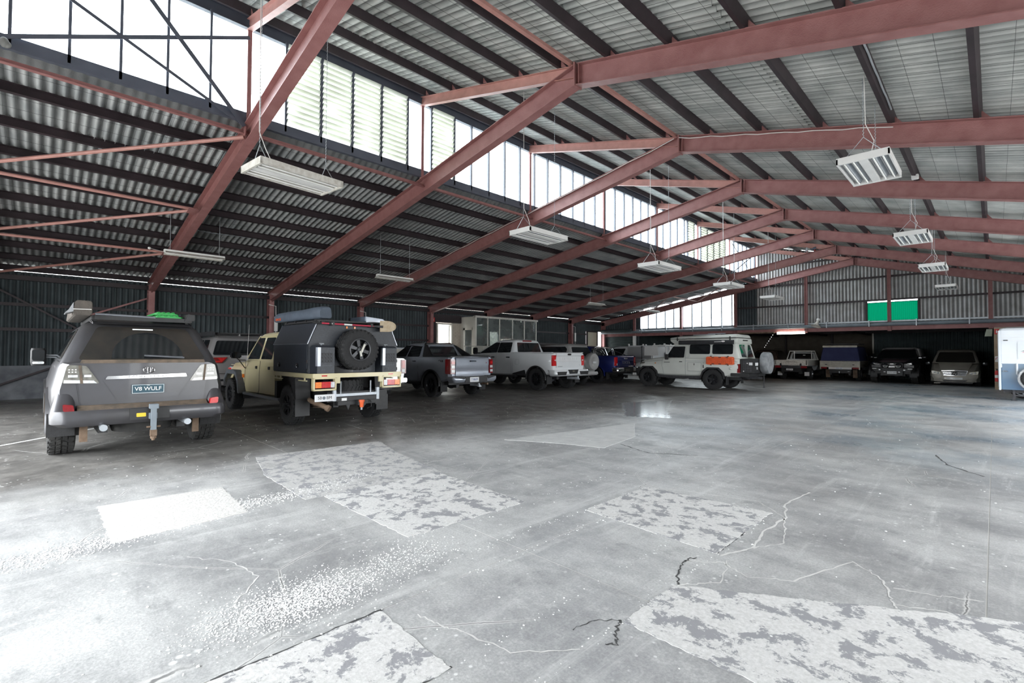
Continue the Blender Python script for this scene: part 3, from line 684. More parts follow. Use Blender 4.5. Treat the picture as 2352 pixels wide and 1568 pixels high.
for X in XG:
    top = zl(X) if X < XA else zr(X)
    obj('gable_column', MB().sec((X, YG-.14, 2.55 if X > -13 else 2.0), (X, YG-.14, top+.02), ibeam_poly(.14, .14, .012, .01), (1, 0, 0)), 'maroon_steel', wb)
for z in (4.05, 5.17):
    x0 = (z-5.86-HV)/SL+XA+.3 if z > 3.7 else -19; x0 = max(x0, -10.5); x1 = min(4.5, XA+(5.86+HV-z)/SR)
    obj('girt', MB().bx(x0, x1, YG-.08, YG-.0, z-.04, z+.04), 'dark_girt', wb)
obj('girt', MB().bx(-7.6, -2.2, YG-.08, YG, 6.24, 6.31), 'dark_girt', wb)
obj('lintel_beam', MB().sec((-19.8, YG-.1, 2.69), (4.6, YG-.1, 2.69), ibeam_poly(.19, .16, .014, .01)), 'maroon_steel', wb)
obj('ledge', MB().bx(-19.8, 4.6, YG-.10, YG+.06, 2.99, 3.06), 'galv', wb)
obj('drain_pipe', MB().tube([(-19.7, YG-.24, 2.87), (4.5, YG-.24, 2.87)], .085, 12), 'pipe_grey', wb, smooth=50)
for x in range(12): obj('pipe_hanger', MB().bx(-16.5+x*1.75, -16.46+x*1.75, YG-.34, YG-.22, 2.77, 3.08), 'galv', wb)
win10 = struct('window_10')
XM = [-16.75+.6*i for i in range(11)]
for i, X in enumerate(XM): obj('mullion', MB().bx(X-.025, X+.025, YG-.04, YG+.05, 3.08, zl(X)+.12), 'mullion', win10)
for a, b in zip(XM[:-1], XM[1:]): obj('pane', MB().prism([(a+.025, 3.1), (b-.025, 3.1), (b-.025, zl(b)+.05), (a+.025, zl(a)+.05)], 'y', YG, YG+.006), 'pane_glass', win10)
obj('sill', MB().bx(-16.8, -10.6, YG-.06, YG+.06, 3.04, 3.1), 'mullion', win10)
obj('white_sleeve', MB().tube([(-17.1, YG-.14, 0), (-17.1, YG-.14, 2.62)], .12, 14), 'white_paint', wb, smooth=50, label='white plastic sleeve around the column foot')
# lower left corner of the gable: closed roller shutter
sh = MB()
for i in range(32): sh.tube([(-19.7, YG-.05, .05+i*.085), (-17.25, YG-.05, .05+i*.085)], .045, 6)
o = obj('shutter_slats', sh, 'annex_sheet', wb); o['kind'] = 'stuff'
obj('shutter_box', MB().tube([(-19.7, YG-.2, 2.95), (-17.25, YG-.2, 2.95)], .16, 12), 'wall_sheet', wb, smooth=40)
# ------------------------------------------------------------------ annex beyond the beam
wx = struct('wall_annex')
obj('back_wall', MB().bx(-17.6, -5.15, 38.0, 38.2, 0, 3.2), 'brick_dark', wx)
gable_sheets(wx, -5.2, .1, 0, lambda X: 2.84, 'annex_sheet', 36.3)
obj('side_wall', MB().bx(-17.7, -17.55, 28.8, 38, 0, 3.2).bx(.04, .16, 28.85, 38, 0, 3.2), 'annex_sheet', wx)
obj('partition', MB().bx(-5.25, -5.15, 36.36, 38.0, 0, 2.9), 'annex_sheet', wx)
obj('annex_roof', MB().bx(-17.7, .2, 28.8, 38.2, 2.82, 2.86), 'annex_sheet', wx)
for X in (-14, -11, -8, -5.6): obj('annex_rafter', MB().bx(X-.05, X+.05, 28.85, 38, 2.66, 2.82), 'dark_girt', wx)
for y in (31., 33.5, 36): obj('annex_purlin', MB().bx(-17.5, 0, y-.04, y+.04, 2.72, 2.82), 'dark_girt', wx)
obj('timber_edge', MB().bx(-5.24, -5.16, 36.2, 36.28, 1.5, 2.8), 'cream_frame', wx)
obj('annex_post', MB().bx(-7.72, -7.6, 37.8, 37.95, 0, 2.8).bx(-10.5, -10.4, 37.8, 37.95, 0, 2.8), 'dark_girt', wx)
wr2 = struct('wall_pier')
def pl_pier(u, z, e): return Matrix.Translation((u, YG-.2+e, z))
obj('brick_backing', MB().bx(0.01, 4.6, YG-.22, YG+.1, 0, 2.6), 'mortar', wr2)
bricks(wr2, 'brick', 0.0, .93, 0, 2.6, pl_pier, seed=9)
bm2 = MB()
for r in range(30):
    x = .93+(.115 if r % 2 else 0)
    while x < 4.4: bm2.bx(x, x+.22, YG-.25, YG-.15, r*.086, r*.086+.076); x += .23
o = obj('brick_courses', bm2, 'brick', wr2); o['kind'] = 'stuff'
# ------------------------------------------------------------------ right wall and the near gable (mostly behind the camera)
wrr = struct('wall_right')
def right_pl(u, z0, e): return Matrix.Translation((4.66-e, u, z0)) @ Matrix(((0, 0, -1), (1, 0, 0), (0, 1, 0))).to_4x4()
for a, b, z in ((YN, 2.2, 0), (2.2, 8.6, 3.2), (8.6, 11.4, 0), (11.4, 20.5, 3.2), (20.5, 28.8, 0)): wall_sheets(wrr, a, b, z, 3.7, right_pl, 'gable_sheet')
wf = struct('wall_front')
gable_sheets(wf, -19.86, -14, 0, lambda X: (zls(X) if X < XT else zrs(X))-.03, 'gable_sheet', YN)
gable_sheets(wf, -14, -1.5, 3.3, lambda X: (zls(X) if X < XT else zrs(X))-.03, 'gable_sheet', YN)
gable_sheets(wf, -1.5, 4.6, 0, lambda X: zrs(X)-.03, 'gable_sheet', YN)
# ------------------------------------------------------------------ vehicles: shared builders
mat('paint_graphite', (.070, .070, .078), .36, metal=.3, coat=.3, scale=2.5, col2=(.055, .053, .055))
mat('dust_brown', (.17, .125, .09), .9, scale=12, col2=(.085, .07, .055))
mat('paint_beige', srgb('CFC49B'), .32, coat=.5, var=.05)
mat('paint_white', srgb('D5D8DA'), .25, coat=.7, var=.03)
mat('paint_cream_white', srgb('CFD2CC'), .4, coat=.3, var=.04)
mat('paint_silverblue', (.36, .39, .445), .28, metal=.45, coat=.6, var=.06)
mat('paint_silver', (.46, .46, .455), .28, metal=.4, coat=.6, var=.05)
mat('paint_grey_silver', (.33, .32, .32), .30, metal=.4, coat=.5, var=.06)
mat('paint_blue', (.018, .028, .15), .22, metal=.25, coat=.8, var=.1)
mat('paint_gold', (.42, .39, .335), .4, metal=.2, coat=.3, scale=2, col2=(.33, .30, .26))
mat('paint_black', (.018, .019, .022), .45, coat=.1, var=.1)
mat('canopy_black', (.022, .026, .034), .42, scale=40, var=.25, bump=.12, bscale=160)
mat('bag_grey', (.075, .095, .125), .7, var=.15, scale=6, bump=.3, bscale=9)
mat('bag_black', (.02, .021, .024), .75, var=.2, scale=8, bump=.25, bscale=10)
mat('alu_edge', (.36, .38, .42), .3, metal=.8)
mat('solar', (.20, .25, .33), .2, coat=.5, var=.1)
RT_REAR = Matrix(((0, 0, -1), (-1, 0, 0), (0, 1, 0))).to_euler()
RT_LEFT = Matrix(((-1, 0, 0), (0, 0, 1), (0, 1, 0))).to_euler()
RT_FRONT = Matrix(((0, 0, 1), (1, 0, 0), (0, 1, 0))).to_euler()
TY = {}
def tyre_mb(R, w, rr, lugs=28):
    m = MB(); t = .014
    pr = [(rr-.03, -.3*w), (rr, -.44*w), (rr+.02, -.48*w), ((R*.62+rr*.38), -.5*w), (R-.035, -.47*w), (R-t, -.39*w), (R-t, .39*w), (R-.035, .47*w), ((R*.62+rr*.38), .5*w), (rr+.02, .48*w), (rr, .44*w), (rr-.03, .05*w), (.02, .02*w)]
    m.lathe(pr, 40)
    def lug(a0, a1, y0, y1, sk, r0, r1):
        vs = []
        for r in (r0, r1):
            for a, y in ((a0, y0), (a1, y0), (a1+sk, y1), (a0+sk, y1)): vs.append((r*math.cos(a), y, r*math.sin(a)))
        m.add(vs, [(0,1,2,3),(7,6,5,4),(0,4,5,1),(1,5,6,2),(2,6,7,3),(3,7,4,0)])
    st = 2*PI/lugs
    for i in range(lugs):
        a = i*st
        lug(a, a+st*.62, .03*w, .20*w, st*.3, R-t, R); lug(a+st*.5, a+st*1.12, -.20*w, -.03*w, -st*.3, R-t, R)
        lug(a+st*.2, a+st*.80, .235*w, .44*w, st*.12, R-t-.004, R-.004); lug(a+st*.7, a+st*1.3, -.44*w, -.235*w, -st*.12, R-t-.004, R-.004)
        lug(a+st*.3, a+st*.7, .455*w, .49*w, 0, R-.075, R-.02)
    return m
def rim_mb(rr, w, style):
    m = MB(); m.lathe([(rr+.012, .455*w), (rr+.008, .47*w), (rr-.012, .46*w), (rr-.022, .36*w), (rr-.03, .06*w), (rr-.002, .06*w), (rr+.002, .44*w)], 40, closed=True)
    if style == 'steel':
        m.lathe([(rr-.02, .2*w), (rr*.75, .30*w), (rr*.5, .33*w), (rr*.42, .26*w), (.02, .25*w)], 30)
        for k in range(10):
            a = 2*PI*k/10; m.sphere((rr*.63*math.cos(a), .315*w, rr*.63*math.sin(a)), .02, .006, .02, 8, 4)
        m.lathe([(.055, .25*w), (.055, .42*w), (.03, .44*w), (.005, .44*w)], 14)
    else:
        n = {'six': 6, 'five': 5, 'ten': 10}[style]; sw = {'six': .062, 'five': .075, 'ten': .03}[style]
        for k in range(n):
            a = 2*PI*k/n+.3; d = Vector((math.cos(a), 0, math.sin(a))); e = Vector((-math.sin(a), 0, math.cos(a)))
            r0, r1 = .045, rr-.012
            A = d*r0+Vector((0, .36*w, 0)); B = d*r1+Vector((0, .40*w, 0)); th = Vector((0, -.035, 0))
            m.loft([[A-e*sw*.42, A+e*sw*.42, A+e*sw*.42+th, A-e*sw*.42+th], [B-e*sw*.55, B+e*sw*.55, B+e*sw*.55+th, B-e*sw*.55+th]])
        m.lathe([(.07, .20*w), (.068, .36*w), (.05, .40*w), (.03, .41*w), (.005, .41*w)], 16)
    for k in range(6):
        a = 2*PI*k/6; m.lathe([(.011, 0), (.011, .03), (.002, .032)], 6, (.052*math.cos(a), .36*w, .052*math.sin(a)))
    return m
def arc_mb(x, z, r, y0, y1, a0=-.25, a1=PI+.25, n=16, t=0):
    """upper arc strip (wheel arch liner); with t it is a solid flare"""
    m = MB(); ring = []
    for i in range(n+1):
        a = a0+(a1-a0)*i/n; c, s = math.cos(a), math.sin(a)
        if t: ring.append([(x+c*r, y0, z+s*r), (x+c*r, y1, z+s*r), (x+c*(r+t*.7), y1, z+s*(r+t*.7)), (x+c*(r+t), y0, z+s*(r+t))])
        else: ring.append([(x+c*r, y0, z+s*r), (x+c*r, y1, z+s*r)])
    return m.loft(ring, caps=bool(t), closed=bool(t))
def rrect(x0, x1, y0, y1, z, r, k=4):
    r = min(r, (x1-x0)/2.01, (y1-y0)/2.01); o = []
    for cx, cy, a in ((x1-r, y1-r, 0), (x0+r, y1-r, PI/2), (x0+r, y0+r, PI), (x1-r, y0+r, 1.5*PI)):
        for i in range(k+1): o.append((cx+r*math.cos(a+i*PI/2/k), cy+r*math.sin(a+i*PI/2/k), z))
    return o
def rpoly(pts, r=.03, k=3):
    """2-D polygon with rounded corners"""
    o = []; n = len(pts)
    for i in range(n):
        p, a, b = Vector(pts[i]), Vector(pts[i-1]), Vector(pts[(i+1) % n]); q = min(r, (a-p).length*.45, (b-p).length*.45)
        s, e = p+(a-p).normalized()*q, p+(b-p).normalized()*q
        for j in range(k+1):
            t = j/k; o.append(tuple(s*(1-t)**2+p*2*t*(1-t)+e*t*t))
    return o
class Car:
    def __init__(s, name, label, cat, X, Y, rz=PI): s.root = thing(name, label, cat, (X, Y, 0), rz)
    def P(s, name, mb, m, smooth=None, bevel=0, parent=None, label=None): return obj(name, mb, m, parent or s.root, smooth, None, label, bevel)
    def hull(s, st, m, arches=(), name='body', liner=True, crown=.02):
        rings = []
        for (x, zb, zt, wb, wm, wt, zm) in st:
            h = [(0, zb), (wb-.06, zb), (wb, zb+.05), (wm, zm-.06), (wm, zm+.06), (wt+.015, zt-.07), (wt-.012, zt-.018), (wt-.06, zt), (0, zt+crown)]
            rings.append([(x, y, z) for y, z in h]+[(x, -y, z) for y, z in h[-2:0:-1]])
        o = s.P(name, MB().loft(rings), m, smooth=35)
        W = max(a[4] for a in st)
        if arches:
            c = MB()
            for x, z, r in arches: c.lathe([(r, -W-.2), (r, W+.2)], 28, (x, 0, z))
            cut(o, c)
            if liner:
                for x, z, r in arches:
                    for sg in (1, -1): s.P('arch_liner', arc_mb(x, z, r-.012, sg*(W-.32), sg*(W-.035)), 'black_plastic', smooth=40)
        return o
    def cab(s, x0b, x1b, x0t, x1t, zb, zt, wb, wt, m, r=.12, name='cab', crown=.03):
        s.c = (x0b, x1b, x0t, x1t, zb, zt, wb, wt); rings = []
        for f, ins, dz in ((0, 0, 0), (.86, 0, 0), (.95, .025, 0), (1, .09, 0), (1, .3, crown)):
            x0, x1, w_ = x0b+(x0t-x0b)*f, x1b+(x1t-x1b)*f, wb+(wt-wb)*f
            rings.append(rrect(x0+ins, x1-ins*1.5, -w_+ins, w_-ins, zb+(zt-zb)*f+dz, r))
        return s.P(name, MB().loft(rings), m, smooth=38)
    def t(s, z): return (z-s.c[4])/(s.c[5]-s.c[4])
    def yw(s, z): return s.c[6]+(s.c[7]-s.c[6])*s.t(z)
    def xr(s, z): return s.c[0]+(s.c[2]-s.c[0])*s.t(z)
    def xf(s, z): return s.c[1]+(s.c[3]-s.c[1])*s.t(z)
    def sidewin(s, poly, sg=1, m='window_dark', name='side_window', r=.04, off=.006):
        p = rpoly(poly, r); s.P(name, MB().plate([(x, sg*(s.yw(z)-.012), z) for x, z in p], (0, sg*(.012+off), 0)), m)
    def rearwin(s, poly, m='window_dark', name='rear_window', r=.05, off=.008):
        p = rpoly(poly, r); return s.P(name, MB().plate([(s.xr(z)+.012, y, z) for y, z in p], (-.012-off, 0, 0)), m)
    def screen(s, poly, m='window_dark', name='windscreen', r=.06, off=.008):
        p = rpoly(poly, r); return s.P(name, MB().plate([(s.xf(z)-.012, y, z) for y, z in p], (.012+off, 0, 0)), m)
    def rp(s, name, poly, x, th, m, r=.015, parent=None, label=None, bevel=0):
        """plate on a rear plane x, thickness th towards the rear"""
        return s.P(name, MB().plate([(x, y, z) for y, z in (rpoly(poly, r) if r else poly)], (-th, 0, 0)), m, parent=parent, label=label, bevel=bevel)
    def fp(s, name, poly, x, th, m, r=.015, parent=None, label=None):
        return s.P(name, MB().plate([(x, y, z) for y, z in (rpoly(poly, r) if r else poly)], (th, 0, 0)), m, parent=parent, label=label)
    def sp(s, name, poly, y, th, m, sg=1, r=.015, parent=None, label=None):
        return s.P(name, MB().plate([(x, sg*y, z) for x, z in (rpoly(poly, r) if r else poly)], (0, sg*th, 0)), m, parent=parent, label=label)
    def wheels(s, pos, R, w, rr, style, rimm='rim_black', tm='rubber', lugs=28):
        key = (R, w, rr, style, rimm, tm)
        for x, y in pos:
            if key not in TY:
                a = obj('wheel', tyre_mb(R, w, rr, lugs), tm, s.root, smooth=35); b = obj('rim', rim_mb(rr, w, style), rimm, a, smooth=35); TY[key] = (a, b)
            else:
                a = link('wheel', TY[key][0], s.root); b = link('rim', TY[key][1], a)
            a.location = (x, y, R); a.rotation_euler = (0, 0, 0 if y > 0 else PI)
    def under(s, x0, x1, w, z0=.34, z1=.62):
        m = MB().bx(x0, x1, -w, w, z0+.08, z1)
        for sg in (1, -1): m.bx(x0, x1, sg*.38, sg*.48, z0-.02, z0+.1)
        s.P('underbody', m, 'black_plastic')
    def axle(s, x, R, w):
        s.P('axle', MB().tube([(x, -w, R), (x, w, R)], .045, 10).sphere((x, .1, R), .13, .16, .14), 'steel_dark', smooth=50)
def box2(y0, y1, z0, z1): return [(y0, z0), (y1, z0), (y1, z1), (y0, z1)]
def emblem_ovals(c, y, z, x, sz, m='chrome'):
    e = MB()
    for rx, rz, cz in ((1, .68, 0), (.62, .27, .36), (.30, .66, .02)):
        ring = [(x, y+sz*rx*math.cos(2*PI*k/24), z+sz*(cz+rz*math.sin(2*PI*k/24))) for k in range(25)]
        e.tube(ring, sz*.085, 6, False)
    c.P('emblem', e, m, smooth=60)
def plate_text(c, body, y, z, x, w, h, m='ink_black', bg='plate_white', size=None, rot=RT_REAR, front=False, border=None):
    p = (c.fp if front else c.rp)('number_plate', box2(y-w/2, y+w/2, z-h/2, z+h/2), x, .006, bg, .012)
    sgn = 1 if front else -1
    if border:
        bm_ = MB(); q = .006
        for a in (box2(y-w/2+q, y+w/2-q, z-h/2+q, z-h/2+q+.004), box2(y-w/2+q, y+w/2-q, z+h/2-q-.004, z+h/2-q), box2(y-w/2+q, y-w/2+q+.004, z-h/2+q, z+h/2-q), box2(y+w/2-q-.004, y+w/2-q, z-h/2+q, z+h/2-q)):
            bm_.plate([(x+sgn*.006, u, v) for u, v in a], (sgn*.002, 0, 0))
        obj('plate_border', bm_, border, p)
    text('lettering', body, size or h*.82, m, p, (x+sgn*.008, y, z), rot, .001)
    return p
# ================================================================== 1. dusty graphite station wagon
c = Car('station_wagon', 'dusty dark grey four wheel drive wagon with plate V8 WULF and a roof rack', 'car', -8.03, 1.05)
c.hull([(.13, .50, 1.25, .78, .86, .79, .85), (.22, .48, 1.265, .85, .92, .85, .85), (.55, .45, 1.275, .90, .955, .875, .85), (1.4, .44, 1.28, .90, .955, .88, .85), (3.5, .42, 1.24, .90, .955, .88, .85),
        (4.15, .45, 1.17, .88, .95, .82, .85), (4.55, .48, 1.09, .82, .9, .74, .8), (4.72, .52, 1.0, .68, .78, .6, .75)], 'paint_graphite', [(.98, .40, .47), (3.82, .40, .47)])
c.cab(.17, 3.62, .52, 2.75, 1.24, 1.80, .865, .635, 'paint_graphite', r=.14)
c.rearwin([(.70, 1.285), (-.70, 1.285), (-.50, 1.735), (.50, 1.735)], 'window_dusty')
fan = [(.32+0, 1.305)]+[(-.03+.40*math.cos(PI*k/12), 1.305+.36*math.sin(PI*k/12)) for k in range(0, 13)]
c.rearwin(fan[1:], 'window_dark', 'wiped_glass', r=0.001, off=.011)
for sg in (1, -1):
    c.sidewin([(.62, 1.30), (1.35, 1.29), (1.35, 1.70), (.78, 1.70)], sg, m='window_dusty'); c.sidewin([(1.42, 1.29), (2.32, 1.28), (2.32, 1.70), (1.42, 1.70)], sg); c.sidewin([(2.39, 1.28), (3.35, 1.27), (2.72, 1.69), (2.39, 1.70)], sg)
    c.P('flare', arc_mb(.98, .40, .455, sg*.93, sg*.985, -.1, PI+.1, 18, .07), 'paint_graphite', smooth=45); c.P('flare', arc_mb(3.82, .40, .455, sg*.93, sg*.985, -.1, PI+.1, 18, .07), 'black_plastic', smooth=45)
    c.P('dusty_arch_edge', arc_mb(.98, .40, .448, sg*.94, sg*.988, -.1, 1.2, 10, .012), 'dust_brown', smooth=45)
c.screen([(.74, 1.28), (-.74, 1.28), (-.58, 1.74), (.58, 1.74)])
c.rp('tailgate', [(.67, .70), (-.67, .70), (-.71, 1.0), (-.70, 1.245), (.70, 1.245), (.71, 1.0)], .135, .035, 'paint_graphite', .05, bevel=.012)
c.P('plate_recess', MB().loft([[(.10, .42, 1.02), (.10, -.46, 1.02), (.10, -.33, .80), (.10, .29, .80)], [(.088, .46, 1.03), (.088, -.50, 1.03), (.088, -.35, .775), (.088, .32, .775)]]), 'paint_graphite')
c.rp('dusty_ledge', [(.68, 1.245), (-.68, 1.245), (-.665, 1.29), (.665, 1.29)], .14, .03, 'dust_brown', .01)
def lamp_lc(sg):
    L = c.rp('tail_light', [(sg*.845, .995), (sg*.485, .985), (sg*.62, 1.215), (sg*.80, 1.225)], .20, .11, 'lamp_smoke', .03)
    c.rp('lamp_divider', [(sg*.675, .99), (sg*.648, .99), (sg*.668, 1.22), (sg*.695, 1.22)], .092, .006, 'dust_brown', 0, L)
    c.rp('lamp_strip', [(sg*.83, 1.0), (sg*.515, .99), (sg*.545, 1.025), (sg*.828, 1.04)], .092, .004, 'lamp_clear', 0, L)
    for a, b in ((.79, .70), (.64, .57)): c.rp('lamp_bar', box2(sg*a, sg*b, 1.07, 1.10), .092, .004, 'lamp_clear', 0, L)
    d = MB()
    for i in range(3):
        for j in range(2): d.bx(.086, .094, sg*(.72+.03*i)-.008, sg*(.72+.03*i)+.008, 1.13+.03*j, 1.142+.03*j)
    c.P('led_dots', d, 'sign_white', parent=L)
    c.rp('reflector', [(sg*.83, .66), (sg*.72, .62), (sg*.735, .73), (sg*.835, .745)], .08, .09, 'tail_dark_red' if sg > 0 else 'tail_red', .02, bevel=.008)
for sg in (1, -1): lamp_lc(sg)
b = MB()
b.loft([rrect(0, .42, -.88, .88, .455, .16), rrect(-.03, .45, -.95, .95, .50, .16), rrect(-.03, .45, -.955, .955, .60, .16), rrect(-.01, .45, -.94, .94, .655, .14)])
c.P('bumper', b, 'paint_graphite', smooth=35)
for sg in (1, -1): c.P('bumper_corner', MB().loft([rrect(.03, .50, sg*.70 if sg > 0 else -.945, .945 if sg > 0 else -.70, .64, .08), rrect(.10, .52, sg*.72 if sg > 0 else -.91, .91 if sg > 0 else -.72, .80, .07), rrect(.18, .5, sg*.75 if sg > 0 else -.87, .87 if sg > 0 else -.75, .97, .05)]), 'paint_graphite', smooth=40)
c.P('dust_on_step', MB().plate([(.0, .70, .655), (.11, .70, .712), (.11, -.70, .712), (.0, -.70, .655)], (0, 0, -.02)), 'dust_brown')
c.P('tow_recess', MB().bx(-.045, .0, -.24, .19, .50, .645), 'black_plastic')
c.P('tow_hitch', MB().bx(-.15, -.085, -.085, -.025, .30, .69).bx(-.16, -.07, -.105, -.005, .64, .70).bx(-.09, .1, -.10, -.01, .50, .58), 'pipe_grey', bevel=.004)
c.P('hitch_foot', MB().bx(-.152, -.083, -.09, -.02, .28, .36).tube([(-.118, -.055, .22), (-.118, -.055, .32)], .02, 10).tube([(-.118, -.055, .245), (-.118, -.055, .275)], .035, 10).tube([(-.118, -.13, .40), (-.118, .02, .40)], .012, 8), 'rusty')
c.rp('yellow_tag', box2(.02, .12, .535, .585), -.045, .006, mat('tag_yellow', (.75, .50, .03), .5), .008)
for y in (.45, -.45): c.P('exhaust', MB().tube([(-.06, y, .425), (.45, y*.95, .44)], .042, 14), 'galv', smooth=50)
c.P('rear_diff', MB().tube([(.98, -.7, .40), (.98, .7, .40)], .05, 10).sphere((.98, 0, .40), .17), 'rusty', smooth=50)
c.P('spare_underslung', MB().lathe([(.1, -.1), (.33, -.1), (.36, 0), (.33, .1), (.1, .1)], 26, (.46, 0, .42), 'z'), 'rubber_dusty', smooth=40)
for sg in (1, -1):
    c.P('spring_hanger', MB().bx(.32, .36, sg*.62-.04, sg*.62+.04, .22, .46), 'rusty'); c.P('mud_flap', MB().bx(.44, .455, sg*.70, sg*.97, .30, .60), 'rubber')
c.under(.3, 4.5, .82)
c.rp('chrome_garnish', [(.435, 1.035), (-.455, 1.05), (-.44, 1.095), (.415, 1.075)], .095, .02, 'chrome', .01)
text('badge_lettering', 'LANDCRUISER', .045, 'grey_plastic', c.root, (.073, -.02, 1.062), (RT_REAR.x, RT_REAR.y, RT_REAR.z), .001, 1.5)
emblem_ovals(c, -.02, 1.15, .082, .062)
mat('plate_teal', (.018, .06, .085), .45, var=.06)
p = plate_text(c, 'V8 WULF', -.015, .895, .08, .36, .125, 'sign_white', 'plate_teal', .072, border='sign_white')
text('small_lettering', 'WA', .018, 'sign_white', p, (.0715, -.015, .943), RT_REAR, .0006)
c.P('wiper', MB().bar((.205, -.44, 1.315), (.195, .02, 1.345), .018, .022).tube([(.2, -.0, 1.335), (.2, -.42, 1.325)], .008, 6), 'grey_plastic')
c.rp('high_stop_lamp', box2(.13, -.10, 1.70, 1.715), .455, .006, 'lamp_clear', .003)
c.P('spoiler', MB().loft([[(.40, .56, 1.765), (.40, -.56, 1.765), (.46, -.56, 1.80), (.46, .56, 1.80)], [(.62, .58, 1.80), (.62, -.58, 1.80), (.62, -.58, 1.835), (.62, .58, 1.835)]]), 'paint_graphite', bevel=.01)
c.wheels([(.98, .815), (.98, -.815), (3.82, .815), (3.82, -.815)], .405, .275, .215, 'six', 'rim_black', 'rubber_dusty')
# mirror on long arms, left side
for sg in (1, -1):
    mh = c.P('mirror', MB().loft([rrect(3.10, 3.22, sg*1.06-.085, sg*1.06+.085, 1.16, .05), rrect(3.08, 3.24, sg*1.06-.095, sg*1.06+.095, 1.22, .05), rrect(3.08, 3.24, sg*1.06-.095, sg*1.06+.095, 1.40, .05), rrect(3.10, 3.22, sg*1.06-.085, sg*1.06+.085, 1.445, .05)]), 'black_plastic', smooth=45)
    c.rp('mirror_glass', box2(sg*1.06-.075, sg*1.06+.075, 1.245, 1.42), 3.083, .004, 'window_dark', .03, mh); c.rp('spot_glass', box2(sg*1.06-.07, sg*1.06+.07, 1.185, 1.225), 3.085, .006, 'lamp_clear', .015, mh)
    for z in (1.30, 1.335): c.P('mirror_arm', MB().tube([(3.18, sg*.98, z), (3.2, sg*.80, z-.01)], .012, 8), 'galv', parent=mh)
# rack
rk = MB()
for x in (.5, .95, 1.4, 1.85, 2.3, 2.7): rk.bx(x-.03, x+.03, -.54, .54, 1.835, 1.86)
for y in (.54, -.54): rk.bx(.42, 2.78, y-.025, y+.025, 1.825, 1.885)
rk.bx(.40, .45, -.54, .54, 1.825, 1.885)
c.P('roof_rack', rk, 'black_plastic', bevel=.006)
fm_ = MB()
for x in (.55, 1.5, 2.5):
    for y in (.52, -.52): fm_.bx(x-.03, x+.03, y-.02, y+.02, 1.775, 1.835)
c.P('rack_feet', fm_, 'black_plastic')
c.P('rack_rail', MB().tube([(.405, .53, 1.90), (.405, -.12, 1.885)], .014, 8), 'alu_edge', label='pale front rail')
c.P('rack_fairing', MB().loft([[(.38, -.46, 1.84), (.38, -.60, 1.86), (.38, -.60, 1.945), (.38, -.50, 1.955)], [(2.6, -.46, 1.84), (2.6, -.58, 1.86), (2.6, -.58, 1.94), (2.6, -.50, 1.94)]]), 'black_plastic', bevel=.01)
a = c.P('awning_bag', MB().loft([rrect(.30, .34, .60, .745, 1.885, .03)]), 'bag_black') if 0 else c.P('awning_bag', MB().sec((.26, .66, 1.965), (2.5, .66, 1.965), rpoly([(-.095, -.10), (.095, -.10), (.095, .09), (-.075, .095)], .035)), mat('bag_brown', (.10, .085, .07), .8, scale=6, col2=(.055, .048, .042), bump=.3), bevel=.012)
c.P('bag_piping', MB().tube([(.255, .575, 1.945), (.255, .755, 1.94)], .005, 6), 'cable_white', parent=a)
c.P('bag_flap', MB().plate([(.27, .75, 2.03), (.27, .79, 1.94), (.27, .83, 1.89), (.27, .82, 1.885), (.27, .75, 1.91)], (.4, 0, 0)), 'bag_grey_pale' if 'bag_grey_pale' in MATS else mat('bag_grey_pale', (.33, .34, .35), .6, scale=5, col2=(.15, .16, .17), bump=.3), parent=a)
# recovery board lying on the rack
def board(name, label, m, L=1.1, W=.33, cat='recovery board'):
    t = thing(name, label, cat)
    b = MB().plate([(x, y, 0) for x, y in rpoly([(0, -W*.42), (.06, -W/2), (L-.06, -W/2), (L, -W*.42), (L, W*.42), (L-.06, W/2), (.06, W/2), (0, W*.42)], .02)], (0, 0, .022))
    for k in (-.30, -.1, .1, .30): b.loft([[(.05, k*W-.03*W*2, .02), (L-.05, k*W-.06*W, .02), (L-.05, k*W+.06*W, .02), (.05, k*W+.06*W, .02)], [(.07, k*W-.03*W, .05), (L-.07, k*W-.03*W, .05), (L-.07, k*W+.03*W, .05), (.07, k*W+.03*W, .05)]])
    obj('board', b, m, t)
    hs = MB()
    for i in range(3):
        for sg in (1, -1): hs.bx(L*(.25+.25*i)-.05, L*(.25+.25*i)+.05, sg*W*.42-.012, sg*W*.42+.012, .018, .026)
    obj('handle_slots', hs, 'black_plastic', t)
    st = MB(); n = int(L/.08)
    for i in range(n):
        for k in (-.2, 0, .2): st.bx(.06+i*.08, .09+i*.08, k*W-.018, k*W+.018, .022, .04)
    o = obj('studs', st, m, t); o['kind'] = 'stuff'; return t
mat('board_green', (.03, .36, .075), .45, var=.15, scale=8)
mat('board_orange', (.78, .13, .035), .45, var=.08, scale=8)
g1 = board('recovery_board', 'bright green recovery board lying on the grey wagon roof rack', 'board_green', 1.15, .36)
g1.rotation_euler = (0, 0, PI); g1.location = (-8.03-.45, 1.05+.29, 1.888)
g2 = board('recovery_board', 'second green board stacked on top of the other green board', 'board_green', 1.15, .30)
g2.rotation_euler = (0, 0, PI); g2.location = (-8.03-.62, 1.05+.29, 1.94)

